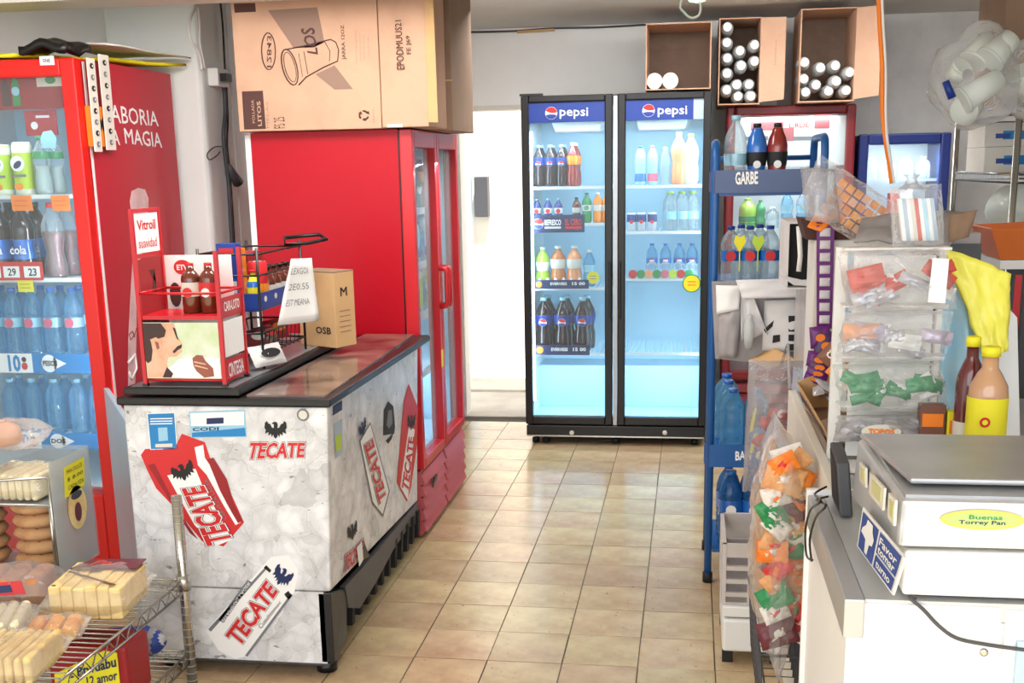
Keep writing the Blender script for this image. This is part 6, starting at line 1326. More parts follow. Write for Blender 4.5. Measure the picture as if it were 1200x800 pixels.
# dark appliance box behind and paper flaps
T = thing('grey_box', 'dark grey box behind the clear snack bags', 'box', (.72, 3.57, CT)); m = MB(); m.box(.64, .80, 3.46, 3.68, CT+.001, 1.40, 'torn_grey'); part(T, 'box_body', m, bevel=.004); m = MB(); m.box(.64, .80, 3.445, 3.458, 1.18, 1.37, 'dark_grey'); part(T, 'dark_front', m)
m = MB(); sheet(m, [A(1000, 290, 'y', 3.30), A(1110, 298, 'y', 3.30), A(1140, 255, 'y', 3.42), A(1010, 262, 'y', 3.42)], .006, 'torn_grey', .01, 8, .03)
for i_ in range(len(m.v)): m.v[i_] += V3((0, 0, .012))
single('paper_flap', m, 'crumpled grey cardboard sheet lying over the dark grey box', 'sheet')
m = MB(); sheet(m, [A(1112, 284, 'y', 3.27), A(1135, 278, 'y', 3.27), A(1145, 246, 'y', 3.28), A(1112, 252, 'y', 3.28)], .006, 'cardboard_dark', .01, 8, .01); single('brown_flap', m, 'brownish cardboard flap pointing to the wire shelf unit', 'sheet')

# white carton tower behind the counter end
T = thing('carton_stack', 'tall white carton behind the purple hanging packets', 'box', (.47, 4.0, 0))
m = MB(); m.box(.372, .66, 3.86, 4.28, .0, 1.20, 'plastic_grey'); part(T, 'box_body', m, bevel=.004)
t = thing('open_carton', 'white open carton with a black inside beside the bottle rack', 'box', (.43, 4.0, 1.201))
x0, x1, z0, z1, y0, y1 = .305, .62, 1.205, 1.41, 3.88, 4.2
z0 = 1.2015
m = MB(); m.box(x0, x1, y0, y1, z0, z0+.006, 'torn_white'); part(t, 'lower_panel', m); m = MB(); m.box(x0, x0+.006, y0, y1, z0+.006, z1, 'torn_white'); part(t, 'side_panel', m); m = MB(); m.box(x1-.006, x1, y0, y1, z0+.006, z1, 'torn_white'); part(t, 'side_panel', m); m = MB(); m.box(x0, x1, y0, y1, z1, z1+.006, 'torn_white'); part(t, 'upper_panel', m); m = MB(); m.box(x0+.006, x1-.006, y0+.06, y0+.07, z0+.006, z1, 'slot_dark'); part(t, 'dark_insert', m)
m = MB(); m.prism([A(913, 322, 'y', 3.86), A(930, 334, 'y', 3.84), A(965, 336, 'y', 3.84), A(970, 326, 'y', 3.86), A(940, 328, 'y', 3.86)], (0, .006, 0), 'torn_white'); part(t, 'front_flap', m)
m = MB(); m.tube([A(936, 265, 'y', 3.85), A(938, 300, 'y', 3.85), A(936, 318, 'y', 3.85)], .008, 'white', 8); part(t, 'white_peg', m)

# ============================================================ PURPLE HANGING PACKETS
yp = 3.46
mat('purple', (104, 28, 116), .35, var=.15, vs=12); mat('purple_dark', (66, 22, 84), .35); mat('blob_grey', (206, 200, 208), .5)
a = A(965, 262, 'y', yp); t = thing('packet_strip', 'purple strip of small sachets hanging before the white cabinet', 'packet', a)
m = MB(); m.prism([A(957, 385, 'y', yp), A(975, 385, 'y', yp), A(978, 264, 'y', yp), A(957, 264, 'y', yp)], (0, .003, 0), 'purple'); part(t, 'backing_strip', m)
for k in range(8):
    c = A(967-.4*k*.3, 272+k*14.6, 'y', yp-.004); m = MB(); pillow(m, c, (1, 0, 0), (0, 0, 1), (0, -1, 0), .029, .024, .011, 'blob_grey', k, .001, 8, 8); sp = part(t, 'sachet', m)
m = MB(); m.prism([A(957, 262, 'y', yp-.0), A(978, 262, 'y', yp-.0), A(976, 256, 'y', 3.49), A(958, 256, 'y', 3.49)], (0, .003, .002), 'purple'); part(t, 'hook_tab', m)
for k, (x, y, w_, h_, an, mt) in enumerate(((961, 395, .05, .055, .1, 'purple'), (968, 405, .055, .075, -.15, 'purple_dark'), (960, 421, .06, .04, -.12, 'purple'), (960, 430, .055, .035, -.1, 'purple_dark'), (958, 437, .055, .03, -.2, 'purple'), (955, 444, .055, .025, -.3, 'purple'))):
    c = A(x, y, 'y', yp-.012-.004*k); u = V3((math.cos(an), 0, math.sin(an))); v = V3((-u.z, 0, u.x)); m = MB(); w_ *= 1.15; h_ *= 1.15; pillow(m, c, u, v, (0, -1, 0), w_, h_, .02, mt, k, .003, 10, 8)
    t2 = thing('sweet_packet', '%s purple sweet packet from the top below the sachet strip' % ORD[k], 'packet', c-v*h_/2, 'purple sweet packets'); part(t2, 'wrapper', m); m = MB(); m.disc(c+V3((0, -.0125, 0)), u, v, w_*.24, 'orange_sticker', 12, min(w_, h_)*.2); part(t2, 'printed_mark', m)

# open wafer carton lying on rear counter
t = thing('snack_carton', 'tan carton of silver packets lying open on the steel counter', 'box', (.44, 3.2, CT))
q = [V3((.338, 3.42, CT+.016)), V3((.358, 2.97, CT+.016)), V3((.50, 2.98, CT+.016)), V3((.47, 3.46, CT+.016))]
tp = [p+V3((-.03, -.01, .06)) for p in q]; tp[2] += V3((0, 0, .06)); tp[3] += V3((0, 0, .07)); tp[0] += V3((0, 0, .02)); th = .004
for i in range(4):
    j = (i+1) % 4; n_ = (q[j]-q[i]).cross(V3((0, 0, 1))).normalized()*th; m = MB(); m.hexa([q[i]-n_*0, q[j], q[j]-n_, q[i]-n_], [tp[i], tp[j], tp[j]-n_, tp[i]-n_], 'cardboard_tan' if i != 1 else 'cardboard_dark'); part(t, 'side_panel', m)
m = MB(); m.prism(q, (0, 0, .003), 'cardboard_dark'); part(t, 'bottom_panel', m)
m = MB(); n_ = (q[1]-q[0]).cross(V3((0, 0, 1))).normalized()*.002; m.text('AMSERIA', [q[0].lerp(tp[0], .25)+n_, q[1].lerp(tp[1], .25)+n_, q[1].lerp(tp[1], .75)+n_, q[0].lerp(tp[0], .75)+n_], 'purple_dark', bold=.03); part(t, 'lettering', m, kind='stuff')
for k in range(8):
    c = q[0].lerp(q[1], .1+.11*k).lerp(q[3].lerp(q[2], .1+.11*k), .4)+V3((.02*math.sin(k*2.3), 0, .065+.012*(k % 3))); an = k*.9; m = MB(); pillow(m, c, (math.cos(an), math.sin(an), .2), (-math.sin(an), math.cos(an), .4), (0, -.3, 1), .085, .05, .02, ['silver_wrap', 'white_plastic', 'silver_wrap', 'choc'][k % 4], k, .004, 8, 6)
    t2 = thing('silver_packet', '%s silver and white packet heaped in the tan open carton' % ORD[k], 'packet', c-V3((0, 0, .01))); t2['group'] = 'packets in the tan carton'; part(t2, 'wrapper', m)
for k, (x, y, an, mt, l) in enumerate(((979, 408, .85, 'choc', 'brown packet leaning against the snack bags, upper left'), (989, 426, .85, 'biscuit', 'tan packet leaning against the snack bags beside the brown one'))):
    c = A(x, y, 'y', 2.86); u = V3((math.cos(an), 0, math.sin(an))); v = V3((-u.z, 0, u.x)); m = MB(); pillow(m, c, u, v, (0, -1, 0), .088, .04, .024, mt, k+3, .003, 12, 8); t2 = thing('snack_packet', l, 'packet', c); part(t2, 'wrapper', m); m = MB(); m.text('CHOC', [c-u*.026-v*.008+V3((0, -.015, 0)), c+u*.026-v*.008+V3((0, -.015, 0)), c+u*.026+v*.009+V3((0, -.015, 0)), c-u*.026+v*.009+V3((0, -.015, 0))], 'off_white', bold=.04); part(t2, 'lettering', m, kind='stuff')

# ============================================================ SHOPPING BAGS, board and sauce bottles
mat('bag_yellow', (250, 244, 96), .35, bump=.4, bs=9); mat('bag_blue', (172, 220, 244), .35, bump=.9, bs=9)
yb = 2.98
liq('sauce', (96, 26, 34)); liq('valentina', (196, 150, 112))
t = thing('white_board', 'white board standing behind yellow and blue bags', 'board', A(1150, 500, 'y', 3.06)); m = MB(); q = [A(1100, 515, 'y', 3.06), A(1196, 515, 'y', 3.06), A(1192, 372, 'y', 3.06), A(1178, 356, 'y', 3.06), A(1105, 310, 'y', 3.06)]
q[0].z = q[1].z = CT+.002
m.prism(q, (0, .012, 0), 'white'); part(t, 'board_panel', m)
q = [A(1104, 470, 'y', 2.99), A(1160, 505, 'y', 2.99), A(1160, 330, 'y', 3.0), A(1102, 305, 'y', 3.0)]; q[0].z = q[1].z = CT+.003
m = MB(); sheet(m, q, .012, 'bag_blue', .03, 3, .045, 16, 16); single('blue_bag', m, 'light blue crumpled plastic bag hanging before the white board', 'bag')
m = MB(); sheet(m, [A(1152, 420, 'y', 2.90), A(1178, 412, 'y', 2.92), A(1182, 322, 'y', 2.94), A(1104, 292, 'y', 2.94)], .012, 'bag_yellow', .012, 6, .016, 16, 16); single('yellow_bag', m, 'bright yellow plastic bag draped over the light blue one', 'bag')
kind('tall_sauce', 'sauce_bottle', .335, .031, 'squat', 'drink_sauce', 'yellow_sticker', 'off_white', (.12, .44), n=20, capr=.5, extra=lambda m, r, h: m.box(-r*.3, r*.9, -r-.0, -r+.001, h*.26, h*.38, 'orange_sticker'))
p = A(1141, 400, 'y', 2.66); place('tall_sauce', (p.x, 2.66, CT+.001), 'dark red sauce bottle with yellow cap behind the yellow labelled one')
def yl(m, r, h):
    m.disc((-r*.3, -r-.001, h*.52), (1, 0, 0), (0, 0, 1), .011, 'print_red', 14); m.disc((-r*.3, -r-.002, h*.52), (1, 0, 0), (0, 0, 1), .006, 'yellow_sticker', 12)
    for k in range(4): m.box(-r*.2, r*.7, -r-.001, -r, h*(.2+.06*k), h*(.225+.06*k), 'orange_sticker')
    m.box(-r*.8, -r*.25, -r-.001, -r, h*.22, h*.32, 'off_white')
kind('yellow_sauce', 'sauce_bottle', .325, .041, 'squat', 'drink_valentina', 'yellow_sticker', 'yellow_sticker', (.1, .67), n=22, capr=.48, extra=yl)
p = A(1162, 408, 'y', 2.58); place('yellow_sauce', (p.x, 2.58, CT+.001), 'sauce bottle with big yellow label beside the scale plate')
for k, (x0, x1, z1, mt, l) in enumerate(((.585, .62, 1.045, 'yellow_sticker', 'yellow candy box behind the scale plate'), (.622, .655, 1.05, 'wafer_red', 'red candy box beside the yellow one behind scale'), (.525, .583, 1.06, 'choc', 'brown candy box between snack bags and sauce bottles'))):
    box_thing('candy_box', x0-.005, x1-.007, 2.70, 2.735, CT+.001, z1, mt, l, deco=lambda m, x0=x0, x1=x1, z1=z1: m.box(x0, x1-.012, 2.699, 2.70, z1-.05, z1-.02, 'orange_sticker'))

# ============================================================ CANDY BAG, CHIPS BASKET and crates
c = A(908, 515, 'y', 3.80); t = thing('candy_bag', 'big clear bag of red sweets hanging behind the counter end', 'bag', c-V3((0, 0, .2)))
c0_ = A(905, 500, 'y', 3.80); m = MB(); pillow(m, c0_, (1, 0, 0), (.12, 0, 1), (0, -1, 0), .17, .44, .11, 'bag_film_thick', 4, .014, 14, 20, taper=-.25); part(t, 'clear_film', m)
rd = random.Random(5)
for k in range(22):
    z = rd.uniform(-.17, .05); m = MB(); blob(m, c0_+V3((rd.uniform(-.045, .045)-z*.0, rd.uniform(-.03, .02), z)), .022, ['wafer_red', 'print_red', 'off_white', 'wafer_red'][k % 4], k, .3, (1, .8, .8), 8, 5); part(t, 'wrapped_sweet', m)
m = MB(); m.tube([c0_+V3((.02, 0, .20)), V3((c0_.x+.04, 3.80, c0_.z+.27)), V3((.315, 3.72, .908))], .006, 'bag_film_thick', 6); part(t, 'bag_neck', m)
wx0, wx1, wy0_, wy1_ = .185, .302, 2.74, 3.32
T = thing('wire_basket', 'grey wire basket hung on the counter side below chips', 'basket', (.245, 3.03, .16))
for k in range(12): y = lerp(wy0_, wy1_, k/11); m = MB(); m.tube([(wx0, y, .42), (wx0+.012, y, .20), (wx1, y, .20), (wx1, y, .50)], .003, 'dark_grey', 5); part(T, 'basket_wire', m)
for z in (.20, .26, .32, .38): m = MB(); m.tube([(wx0+.006*(.42-z)/.1, wy0_, z), (wx0+.006*(.42-z)/.1, wy1_, z)], .003, 'dark_grey', 5); part(T, 'basket_wire', m)
for x in (.22, .26): m = MB(); m.tube([(x, wy0_, .20), (x, wy1_, .20)], .003, 'dark_grey', 5); part(T, 'basket_wire', m)
m = MB(); m.tube([(wx0-.001, wy0_, .42), (wx0-.001, wy1_, .42), (wx1, wy1_, .42), (wx1, wy0_, .42)], .0045, 'dark_grey', 6, closed=True); part(T, 'rim_wire', m)
for z in (.20, .31): m = MB(); m.tube([(wx0+.01, wy0_, z), (wx1, wy0_, z)], .003, 'dark_grey', 5); part(T, 'basket_wire', m)
mat('chip_tan', (228, 176, 120), .5, col2=(206, 140, 90), vs=20); mat('chip_orange', (244, 150, 44), .4, col2=(236, 110, 40), vs=20); mat('chip_white', (234, 228, 222), .35, var=.1, vs=12); mat('chip_red', (210, 50, 52), .35); mat('chip_green', (40, 140, 84), .35); mat('chip_dark', (104, 40, 50), .4)
rd = random.Random(8)
cn = dict(chip_orange='orange', chip_dark='dark red', chip_white='white', chip_tan='tan', chip_green='green', chip_red='red')
pal = ['chip_orange', 'chip_tan', 'chip_red', 'chip_white', 'chip_tan', 'chip_green', 'chip_orange', 'chip_white', 'chip_tan', 'chip_dark']
seen = {}
for k in range(36):
    row = k//3; y = 545+row*17.2+rd.uniform(-5, 5); x = (908, 922, 935)[k % 3]+rd.uniform(-4, 4)-max(0, (560-y)*-.0)
    if row < 2: x = max(x, 918)
    mt = pal[(k*7+k//4) % 10]; n_ = seen[mt] = seen.get(mt, 0)+1
    p = A(x, y, 'y', 2.76); p.x = min(max(p.x, .196), .272); yaw = rd.uniform(-.6, .6); ti = rd.uniform(-1.3, 1.3); s_ = rd.uniform(.75, 1.1)
    u = V3((math.cos(ti)*math.cos(yaw), math.sin(yaw)*.6, math.sin(ti))).normalized(); v = V3((-math.sin(ti), .25, math.cos(ti))); v = (v-u*v.dot(u)).normalized(); nn = u.cross(v); c = V3((p.x, 2.745+.035*((k*5) % 3), p.z))
    if nn.y > 0: nn = -nn
    m = MB(); pillow(m, c, u, v, nn, .088*s_, .062*s_, .036, mt, k, .010, 12, 10)
    t2 = thing('crisp_bag', '%s %s crisp bag from the top of the heap on counter side' % (ORD[n_-1], cn[mt]), 'bag', c-V3((0, 0, .03)), 'crisp bags heaped along the counter'); part(t2, 'wrapper', m)
    m = MB(); pillow(m, c+nn*.010, (u+v*.3), v, nn, .040*s_, .022*s_, .022, ['chip_red', 'chip_white', 'chip_orange', 'chip_white', 'chip_green'][(k*2) % 5], k, .004, 8, 6); part(t2, 'printed_mark', m)
t = thing('sack', 'large clear sack of crisp bags hanging along the counter side', 'bag', (.24, 3.05, .42))
c = V3((.235, 3.11, .62)); m = MB(); pillow(m, c, (0, 1, 0), (0, 0, 1), (1, 0, 0), .44, .46, .09, 'chip_tan', 3, .015, 16, 16); part(t, 'packed_crisps', m)
c = V3((.235, 3.02, .64)); m = MB(); pillow(m, c, (0, 1, 0), (.03, 0, 1), (1, 0, 0), .66, .54, .12, 'bag_film', 6, .014, 22, 22); part(t, 'clear_film', m)
# crates under the rack
T = thing('white_crate', 'white slotted plastic crate on the floor before the rack', 'crate', (.21, 3.85, .2))
qx0, qx1, qy0, qy1 = .118, .292, 3.66, 4.02
mat('crate', (206, 198, 194), .55, var=.12, vs=6)
for z0, z1 in ((.225, .24), (.27, .285), (.315, .33), (.36, .405)):
    m = MB(); m.box(qx0, qx1, qy0, qy0+.012, z0, z1, 'crate'); part(T, 'front_slat', m); m = MB(); m.box(qx0, qx0+.012, qy0+.012, qy1, z0, z1, 'crate'); part(T, 'side_slat', m)
for x in (qx0, (qx0+qx1)/2-.006, qx1-.012): m = MB(); m.box(x, x+.012, qy0-.003, qy0+.014, .205, .405, 'crate'); part(T, 'upright', m)
m = MB(); m.box(qx0, qx1, qy0, qy1, .200, .206, 'crate'); part(T, 'crate_floor', m); m = MB(); m.box(qx0+.012, qx1-.002, qy0+.10, qy0+.11, .207, .39, 'torn_grey'); part(T, 'inner_board', m); m = MB(); m.box(qx0, qx1, qy1-.012, qy1, .206, .405, 'crate'); part(T, 'rear_panel', m)
T = thing('white_box', 'low white box on black feet under the slotted crate', 'box', (.21, 3.85, 0))
m = MB(); m.box(qx0+.004, qx1+.02, qy0-.03, qy1, .045, .158, 'white_plastic'); part(T, 'box_body', m, bevel=.01); m = MB(); m.box(qx0+.004, qx1+.02, qy0-.025, qy1, .164, .199, 'white_plastic'); part(T, 'box_lid', m, bevel=.004)
for x in (qx0+.02, qx1): m = MB(); m.box(x-.015, x+.02, qy0-.01, qy0+.03, .001, .045, 'black'); part(T, 'foot', m)
for x in (qx0+.02, qx1): m = MB(); m.box(x-.015, x+.02, qy1-.05, qy1-.01, .001, .045, 'black'); part(T, 'foot', m)

# ============================================================ RIGHT REAR WIRE SHELVING
ux0, ux1, uy0, uy1 = 1.14, 1.75, 4.50, 5.50
T = thing('wire_shelving', 'chrome wire shelving unit along the right wall', 'shelf', (1.45, 5.0, 0))
for x in (ux0, ux1):
    for y in (uy0, uy1): m = MB(); m.tube([(x, y, .002), (x, y, 1.88)], .0125, 'chrome', 10); part(T, 'post', m)
sh_ = [1.785, 1.545, 1.275, .9, .35]
for z in sh_:
    m = MB(); m.tube([(ux0, uy0, z), (ux1, uy0, z), (ux1, uy1, z), (ux0, uy1, z)], .005, 'chrome', 6, closed=True); m.tube([(ux0, uy0, z-.03), (ux1, uy0, z-.03), (ux1, uy1, z-.03), (ux0, uy1, z-.03)], .004, 'dark_grey', 6, closed=True)
    for k in range(26): y = uy0+.02+k*.0385; m.box(ux0, ux1, y-.002, y+.002, z-.003, z+.001, 'chrome')
    for k in range(24): x = ux0+.012+k*.0255; m.box(x-.0018, x+.0018, uy0-.001, uy0+.002, z-.03, z, 'chrome')
    for k in range(36): y = uy0+.012+k*.0277; m.box(ux0-.001, ux0+.002, y-.0018, y+.0018, z-.03, z, 'chrome')
    part(T, 'wire_shelf', m)
def blues(x0, x1, y, z0, z1):
    def f(m):
        H = z1-z0; W = x1-x0; m.box(x0+W*.25, x1-W*.2, y-.001, y, z0+H*.3, z0+H*.66, 'print_blue'); m.box(x0+W*.15, x0+W*.35, y-.0015, y-.0, z0+H*.35, z0+H*.55, 'pepsi_blue')
    return f
zb = sh_[1]+.002
x0 = A(1127, 185, 'y', 5.05).x; 
x0 = 1.165
box_thing('white_carton', x0, x0+.30, 5.08, 5.4, zb, zb+.10, 'off_white', 'lower white and blue carton on the second wire shelf', deco=blues(x0, x0+.30, 5.08, zb, zb+.10))
box_thing('white_carton', x0-.0, x0+.28, 5.10, 5.4, zb+.101, zb+.195, 'off_white', 'upper white and blue carton stacked on the lower one', deco=blues(x0, x0+.28, 5.10, zb+.101, zb+.195))
box_thing('white_carton', 1.30, 1.42, 4.75, 4.9, zb, zb+.10, 'pale_blue_metal', 'pale blue white carton with black slots near the chrome post', deco=lambda m: [m.box(1.36, 1.40, 4.749, 4.75, zb+.02+k*.03, zb+.026+k*.03, 'black') for k in range(3)])
mat('milky_bag', (214, 222, 216), .3, bump=.5, bs=10)
t = thing('banana_bag', 'whitish plastic bag with yellow printed leaves on the shelf', 'bag', (1.3, 5.0, sh_[2]+.002)); m = MB(); blob(m, (1.335, 5.0, sh_[2]+.118), .135, 'milky_bag', 3, .28, (1.2, 1.2, .80), 22, 14); part(t, 'bag_body', m)
for k, (px, py) in enumerate(((1178, 223), (1165, 262), (1160, 268), (1150, 240))):
    pass
for k, (dx, dz) in enumerate(((.05, .07), (-.02, -.03), (-.045, -.045))):
    c = V3((1.335+dx, 4.835, sh_[2]+.118+dz)); m = MB(); pillow(m, c, (.9, 0, .5), (-.5, 0, .9), (0, -1, 0), .055, .02, .012, 'yellow_sticker', k, .001, 6, 6); part(t, 'yellow_print', m)
zt2 = sh_[0]+.003
box_thing('cardboard_box', 1.175, 1.42, 4.95, 5.4, zt2, 2.41, 'cardboard_dark', 'brown carton on top of the wire shelving, nearer the wall'); box_thing('cardboard_box', 1.43, 1.72, 4.95, 5.4, zt2, 2.42, 'cardboard_dark', 'brown carton on top of the shelving, beside the first')
# bag of cups
c = A(1143, 92, 'y', 4.30); t = thing('cup_bag', 'clear bag of white foam cups hanging over the shelf top', 'bag', (c.x+.0, 4.30, c.z-.16))
m = MB(); blob(m, c, .152, 'bag_film', 8, .22, (.95, .75, 1.08), 24, 16); part(t, 'clear_film', m)
mat('foam', (228, 234, 226), .5)
def cup(parent, px, py, y, d, r0, r1, L_, nm='foam_cup'):
    c = A(px, py, 'y', y); d = V3(d).normalized(); m = MB(); m.tube([c, c+d*L_*.5, c+d*L_], [r0, (r0+r1)/2, r1], 'foam', 16); m.tube([c-d*.003, c+d*.006], r0*1.08, 'foam', 16); return part(parent, nm, m)
cup(t, 1128, 78, 4.24, (-.2, .3, -.3), .034, .03, .05); cup(t, 1140, 72, 4.32, (.35, .2, .5), .045, .03, .10); cup(t, 1160, 70, 4.26, (.3, .1, .3), .048, .036, .10); cup(t, 1128, 118, 4.26, (.6, .1, .35), .045, .035, .14); cup(t, 1130, 130, 4.28, (.2, .3, .1), .045, .04, .07)
m = MB(); a = A(1108, 95, 'y', 4.20); b = A(1116, 115, 'y', 4.20); m.tube([a, b], [.012, .014], 'pepsi_blue', 8); part(t, 'blue_cup', m, 'blue cup edge')
m = MB(); m.disc(A(1134, 87, 'y', 4.21), (1, 0, 0), (0, 0, 1), .017, 'torn_grey', 16); part(t, 'cup_opening', m, kind=None)
c = A(1206, 90, 'y', 4.3); t = thing('cup_bag', 'second clear bag of foam cups at the right picture edge', 'bag', (c.x, 4.3, c.z-.12)); m = MB(); blob(m, c, .115, 'bag_film', 4, .2, (1, .8, 1.1), 18, 12); part(t, 'clear_film', m); cup(t, 1195, 85, 4.3, (.3, .2, -.4), .045, .035, .1)
# orange tray and white ledge
a = A(1159, 268, 'y', 3.95); b = A(1172, 304, 'y', 3.95); c = A(1210, 262, 'y', 3.95)
mat('tray_orange', (216, 112, 44), .45)
T = thing('white_ledge', 'white plastic cabinet under the orange tray at the right', 'cabinet', (1.12, 4.06, 0)); zl_ = A(1170, 304, 'y', 3.95).z
m = MB(); m.box(.975, 1.28, 3.94, 4.2, zl_-.03, zl_-.002, 'white_plastic'); part(T, 'top_plate', m); m = MB(); m.box(1.06, 1.28, 3.97, 4.2, .0, zl_-.032, 'dark_grey'); part(T, 'cabinet_body', m); m = MB(); m.box(1.03, 1.05, 3.96, 3.97, zl_-.26, zl_-.05, 'print_red'); part(T, 'red_strip', m)
T = thing('orange_tray', 'orange plastic tray on the white ledge at right edge', 'tray', (1.09, 4.03, zl_))
bq = [(b.x, 3.95, zl_), (1.22, 3.95, zl_), (1.22, 4.17, zl_), (b.x, 4.17, zl_)]; tq_ = [(a.x, 3.92, a.z), (1.26, 3.92, c.z), (1.26, 4.2, c.z), (a.x, 4.2, a.z)]
for i in range(4):
    j = (i+1) % 4; m = MB(); ctr = V3((1.1, 4.06, 0)); qd = [V3(bq[i]), V3(bq[j]), V3(tq_[j]), V3(tq_[i])]; n_ = (qd[1]-qd[0]).cross(qd[3]-qd[0]).normalized(); n_ = n_ if n_.dot(ctr-qd[0].xy.to_3d()) > 0 else -n_; m.prism(qd, n_*.006, 'tray_orange'); part(T, 'tray_wall', m)
m = MB(); m.prism(bq, (0, 0, .005), 'tray_orange'); part(T, 'tray_floor', m)
for k in range(3): box_thing('dark_crate', 1.17+.0, 1.72, 4.55, 5.4, [.352, .903, .62][k]+.0, [.60, 1.18, .86][k], ['slot_dark', 'dark_grey', 'cardboard_dark'][k], ['dark crate on the lowest wire shelf', 'dark grey crate on the fourth wire shelf', 'brown crate stacked on the lowest dark crate'][k], 'crate')
# orange and white cords
y_ = 4.1
cable('electric_cord', [A(1029, -12, 'y', y_), A(1031, 30, 'y', y_), A(1034, 80, 'y', y_), A(1034, 130, 'y', y_), A(1038, 165, 'y', y_), A(1043, 200, 'y', y_), A(1045, 215, 'y', y_)], .0075, 'orange_sticker', 'orange cord hanging from the ceiling beside the carton')
cable('electric_cord', [A(1033, -12, 'y', y_-.01), A(1035, 30, 'y', y_-.01), A(1038, 80, 'y', y_-.01), A(1038, 130, 'y', y_-.01), A(1040, 165, 'y', y_-.01), A(1046, 200, 'y', y_-.01), A(1048, 215, 'y', y_-.01)], .0045, 'white_plastic', 'white cord hanging alongside the orange cord')
# ============================================================ CHROME BREAD RACK, front left
rx0, rx1, ry0, ry1 = -2.35, -1.562, 2.30, 3.285
T = thing('bread_rack', 'chrome wire bread rack in the front left corner', 'rack', (-1.95, 2.8, 0))
for x, y in ((rx1, ry1), (rx0, ry1), (rx1, ry0), (rx0, ry0)):
    zt_ = .632 if (x, y) == (rx1, ry1) else .33
    m = MB(); m.tube([(x, y, .002), (x, y, zt_)], .0165, 'chrome', 14)
    for k in range(int(zt_/.025)): z = .02+k*.025; m.tube([(x, y, z), (x, y, z+.002)], .0172, 'steel', 14)
    P_ = part(T, 'post', m)
m = MB(); m.tube([(rx1, ry1, .325), (rx1, ry1, .375)], .022, 'chrome', 14); part(T, 'collar', m)
for zs_ in (.345, .105):
    for (p, q) in (((rx1, ry1), (rx1, ry0)), ((rx1, ry1), (rx0, ry1)), ((rx0, ry1), (rx0, ry0))):
        for dz in (.012, -.026): m = MB(); m.tube([(*p, zs_+dz), (*q, zs_+dz)], .0042, 'chrome', 7); part(T, 'rim_wire', m)
    m = MB(); n_ = 30; m.tube([(rx1, lerp(ry1, ry0, k/n_), zs_+(.012 if k % 2 else -.026)) for k in range(n_+1)], .0026, 'chrome', 5); part(T, 'zigzag_wire', m)
    m = MB(); n_ = 24; m.tube([(lerp(rx1, rx0, k/n_), ry1, zs_+(.012 if k % 2 else -.026)) for k in range(n_+1)], .0026, 'chrome', 5); part(T, 'zigzag_wire', m)
    for k in range(30): y = lerp(ry0+.03, ry1-.02, k/29); m = MB(); m.tube([(rx0, y, zs_+.010), (rx1, y, zs_+.010)], .0022, 'chrome', 5); part(T, 'shelf_wire', m)
ZS = .3585
mat('bread_cream', (240, 214, 152), .7, col2=(226, 192, 120), vs=18); mat('bread_crust', (206, 140, 84), .7, col2=(180, 112, 66), vs=14); mat('bread_white', (244, 232, 196), .8, var=.06, vs=20); mat('pastry', (236, 176, 84), .6, col2=(216, 140, 60), vs=12)
mat('cookie', (204, 158, 112), .8, col2=(176, 124, 84), vs=12); mat('seed', (120, 84, 50), .8)
def loaf(name, lab, cx, cy, z, w_, d, h, yaw, mt, film, nsl=8, bw=.017, seed=0, fill=.9):
    u = V3((math.cos(yaw), math.sin(yaw), 0)); v = V3((-math.sin(yaw), math.cos(yaw), 0)); c = V3((cx, cy, z)); t = thing(name, lab, 'bread', c, 'bread and pastry packs on the chrome rack')
    for k in range(nsl):
        a0 = -w_/2+w_*k/nsl; a1 = a0+w_/nsl*fill; m = MB(); b = [c+u*a0-v*d/2, c+u*a1-v*d/2, c+u*a1+v*d/2, c+u*a0+v*d/2]
        hh = h*(1-.03*((k*7) % 3)); m.hexa([p+V3((0, 0, .006)) for p in b], [p*1+V3((0, 0, hh)) for p in b], mt); bev(part(t, 'slice', m), bw, 3)
    m = MB(); pillow(m, c+V3((0, 0, h/2+.002)), u, v, (0, 0, 1), w_*1.22, d*1.2, h*1.28, film, seed, .008, 18, 14)
    for i_ in range(len(m.v)): m.v[i_].z = max(m.v[i_].z, z+.001)
    part(t, 'clear_film', m)
    return t, c, u, v
# big cracker loaf on the shelf
t, c, u, v = loaf('bread_pack', 'pack of cream crackers with red printed lid near the chrome post', -1.705, 3.03, ZS, .21, .22, .105, .12, 'bread_cream', 'bag_film', 6, bw=.005, seed=2, fill=.975)
m = MB(); q = [c+u*-.095+v*.03+V3((0, 0, .109)), c+u*.105+v*.03+V3((0, 0, .109)), c+u*.105+v*.115+V3((0, 0, .109)), c+u*-.06+v*.115+V3((0, 0, .109))]; m.prism(q, (0, 0, .003), 'chip_dark'); m.text('Pan', [q[0].lerp(q[1], .2).lerp(q[3].lerp(q[2], .2), .3)+V3((0, 0, .004)), q[0].lerp(q[1], .7).lerp(q[3].lerp(q[2], .7), .3)+V3((0, 0, .004)), q[0].lerp(q[1], .7).lerp(q[3].lerp(q[2], .7), .8)+V3((0, 0, .004)), q[0].lerp(q[1], .2).lerp(q[3].lerp(q[2], .2), .8)+V3((0, 0, .004))], 'wafer_red', bold=.02); part(t, 'printed_lid', m, 'red printed top')
m = MB()
for k in range(28): a_ = -.09+.18*((k*.381) % 1); b_ = -.10+.12*((k*.618) % 1); p = c+u*a_+v*b_+V3((0, 0, .106)); m.box(p.x-.005, p.x+.005, p.y-.003, p.y+.003, p.z-.002, p.z+.0015, 'seed')
part(t, 'seeds', m, kind='stuff')
loaf('bread_pack', 'orange glazed pastry pack in front of the cracker pack', -1.72, 2.80, ZS, .14, .13, .05, .3, 'pastry', 'bag_film', 3, seed=5)
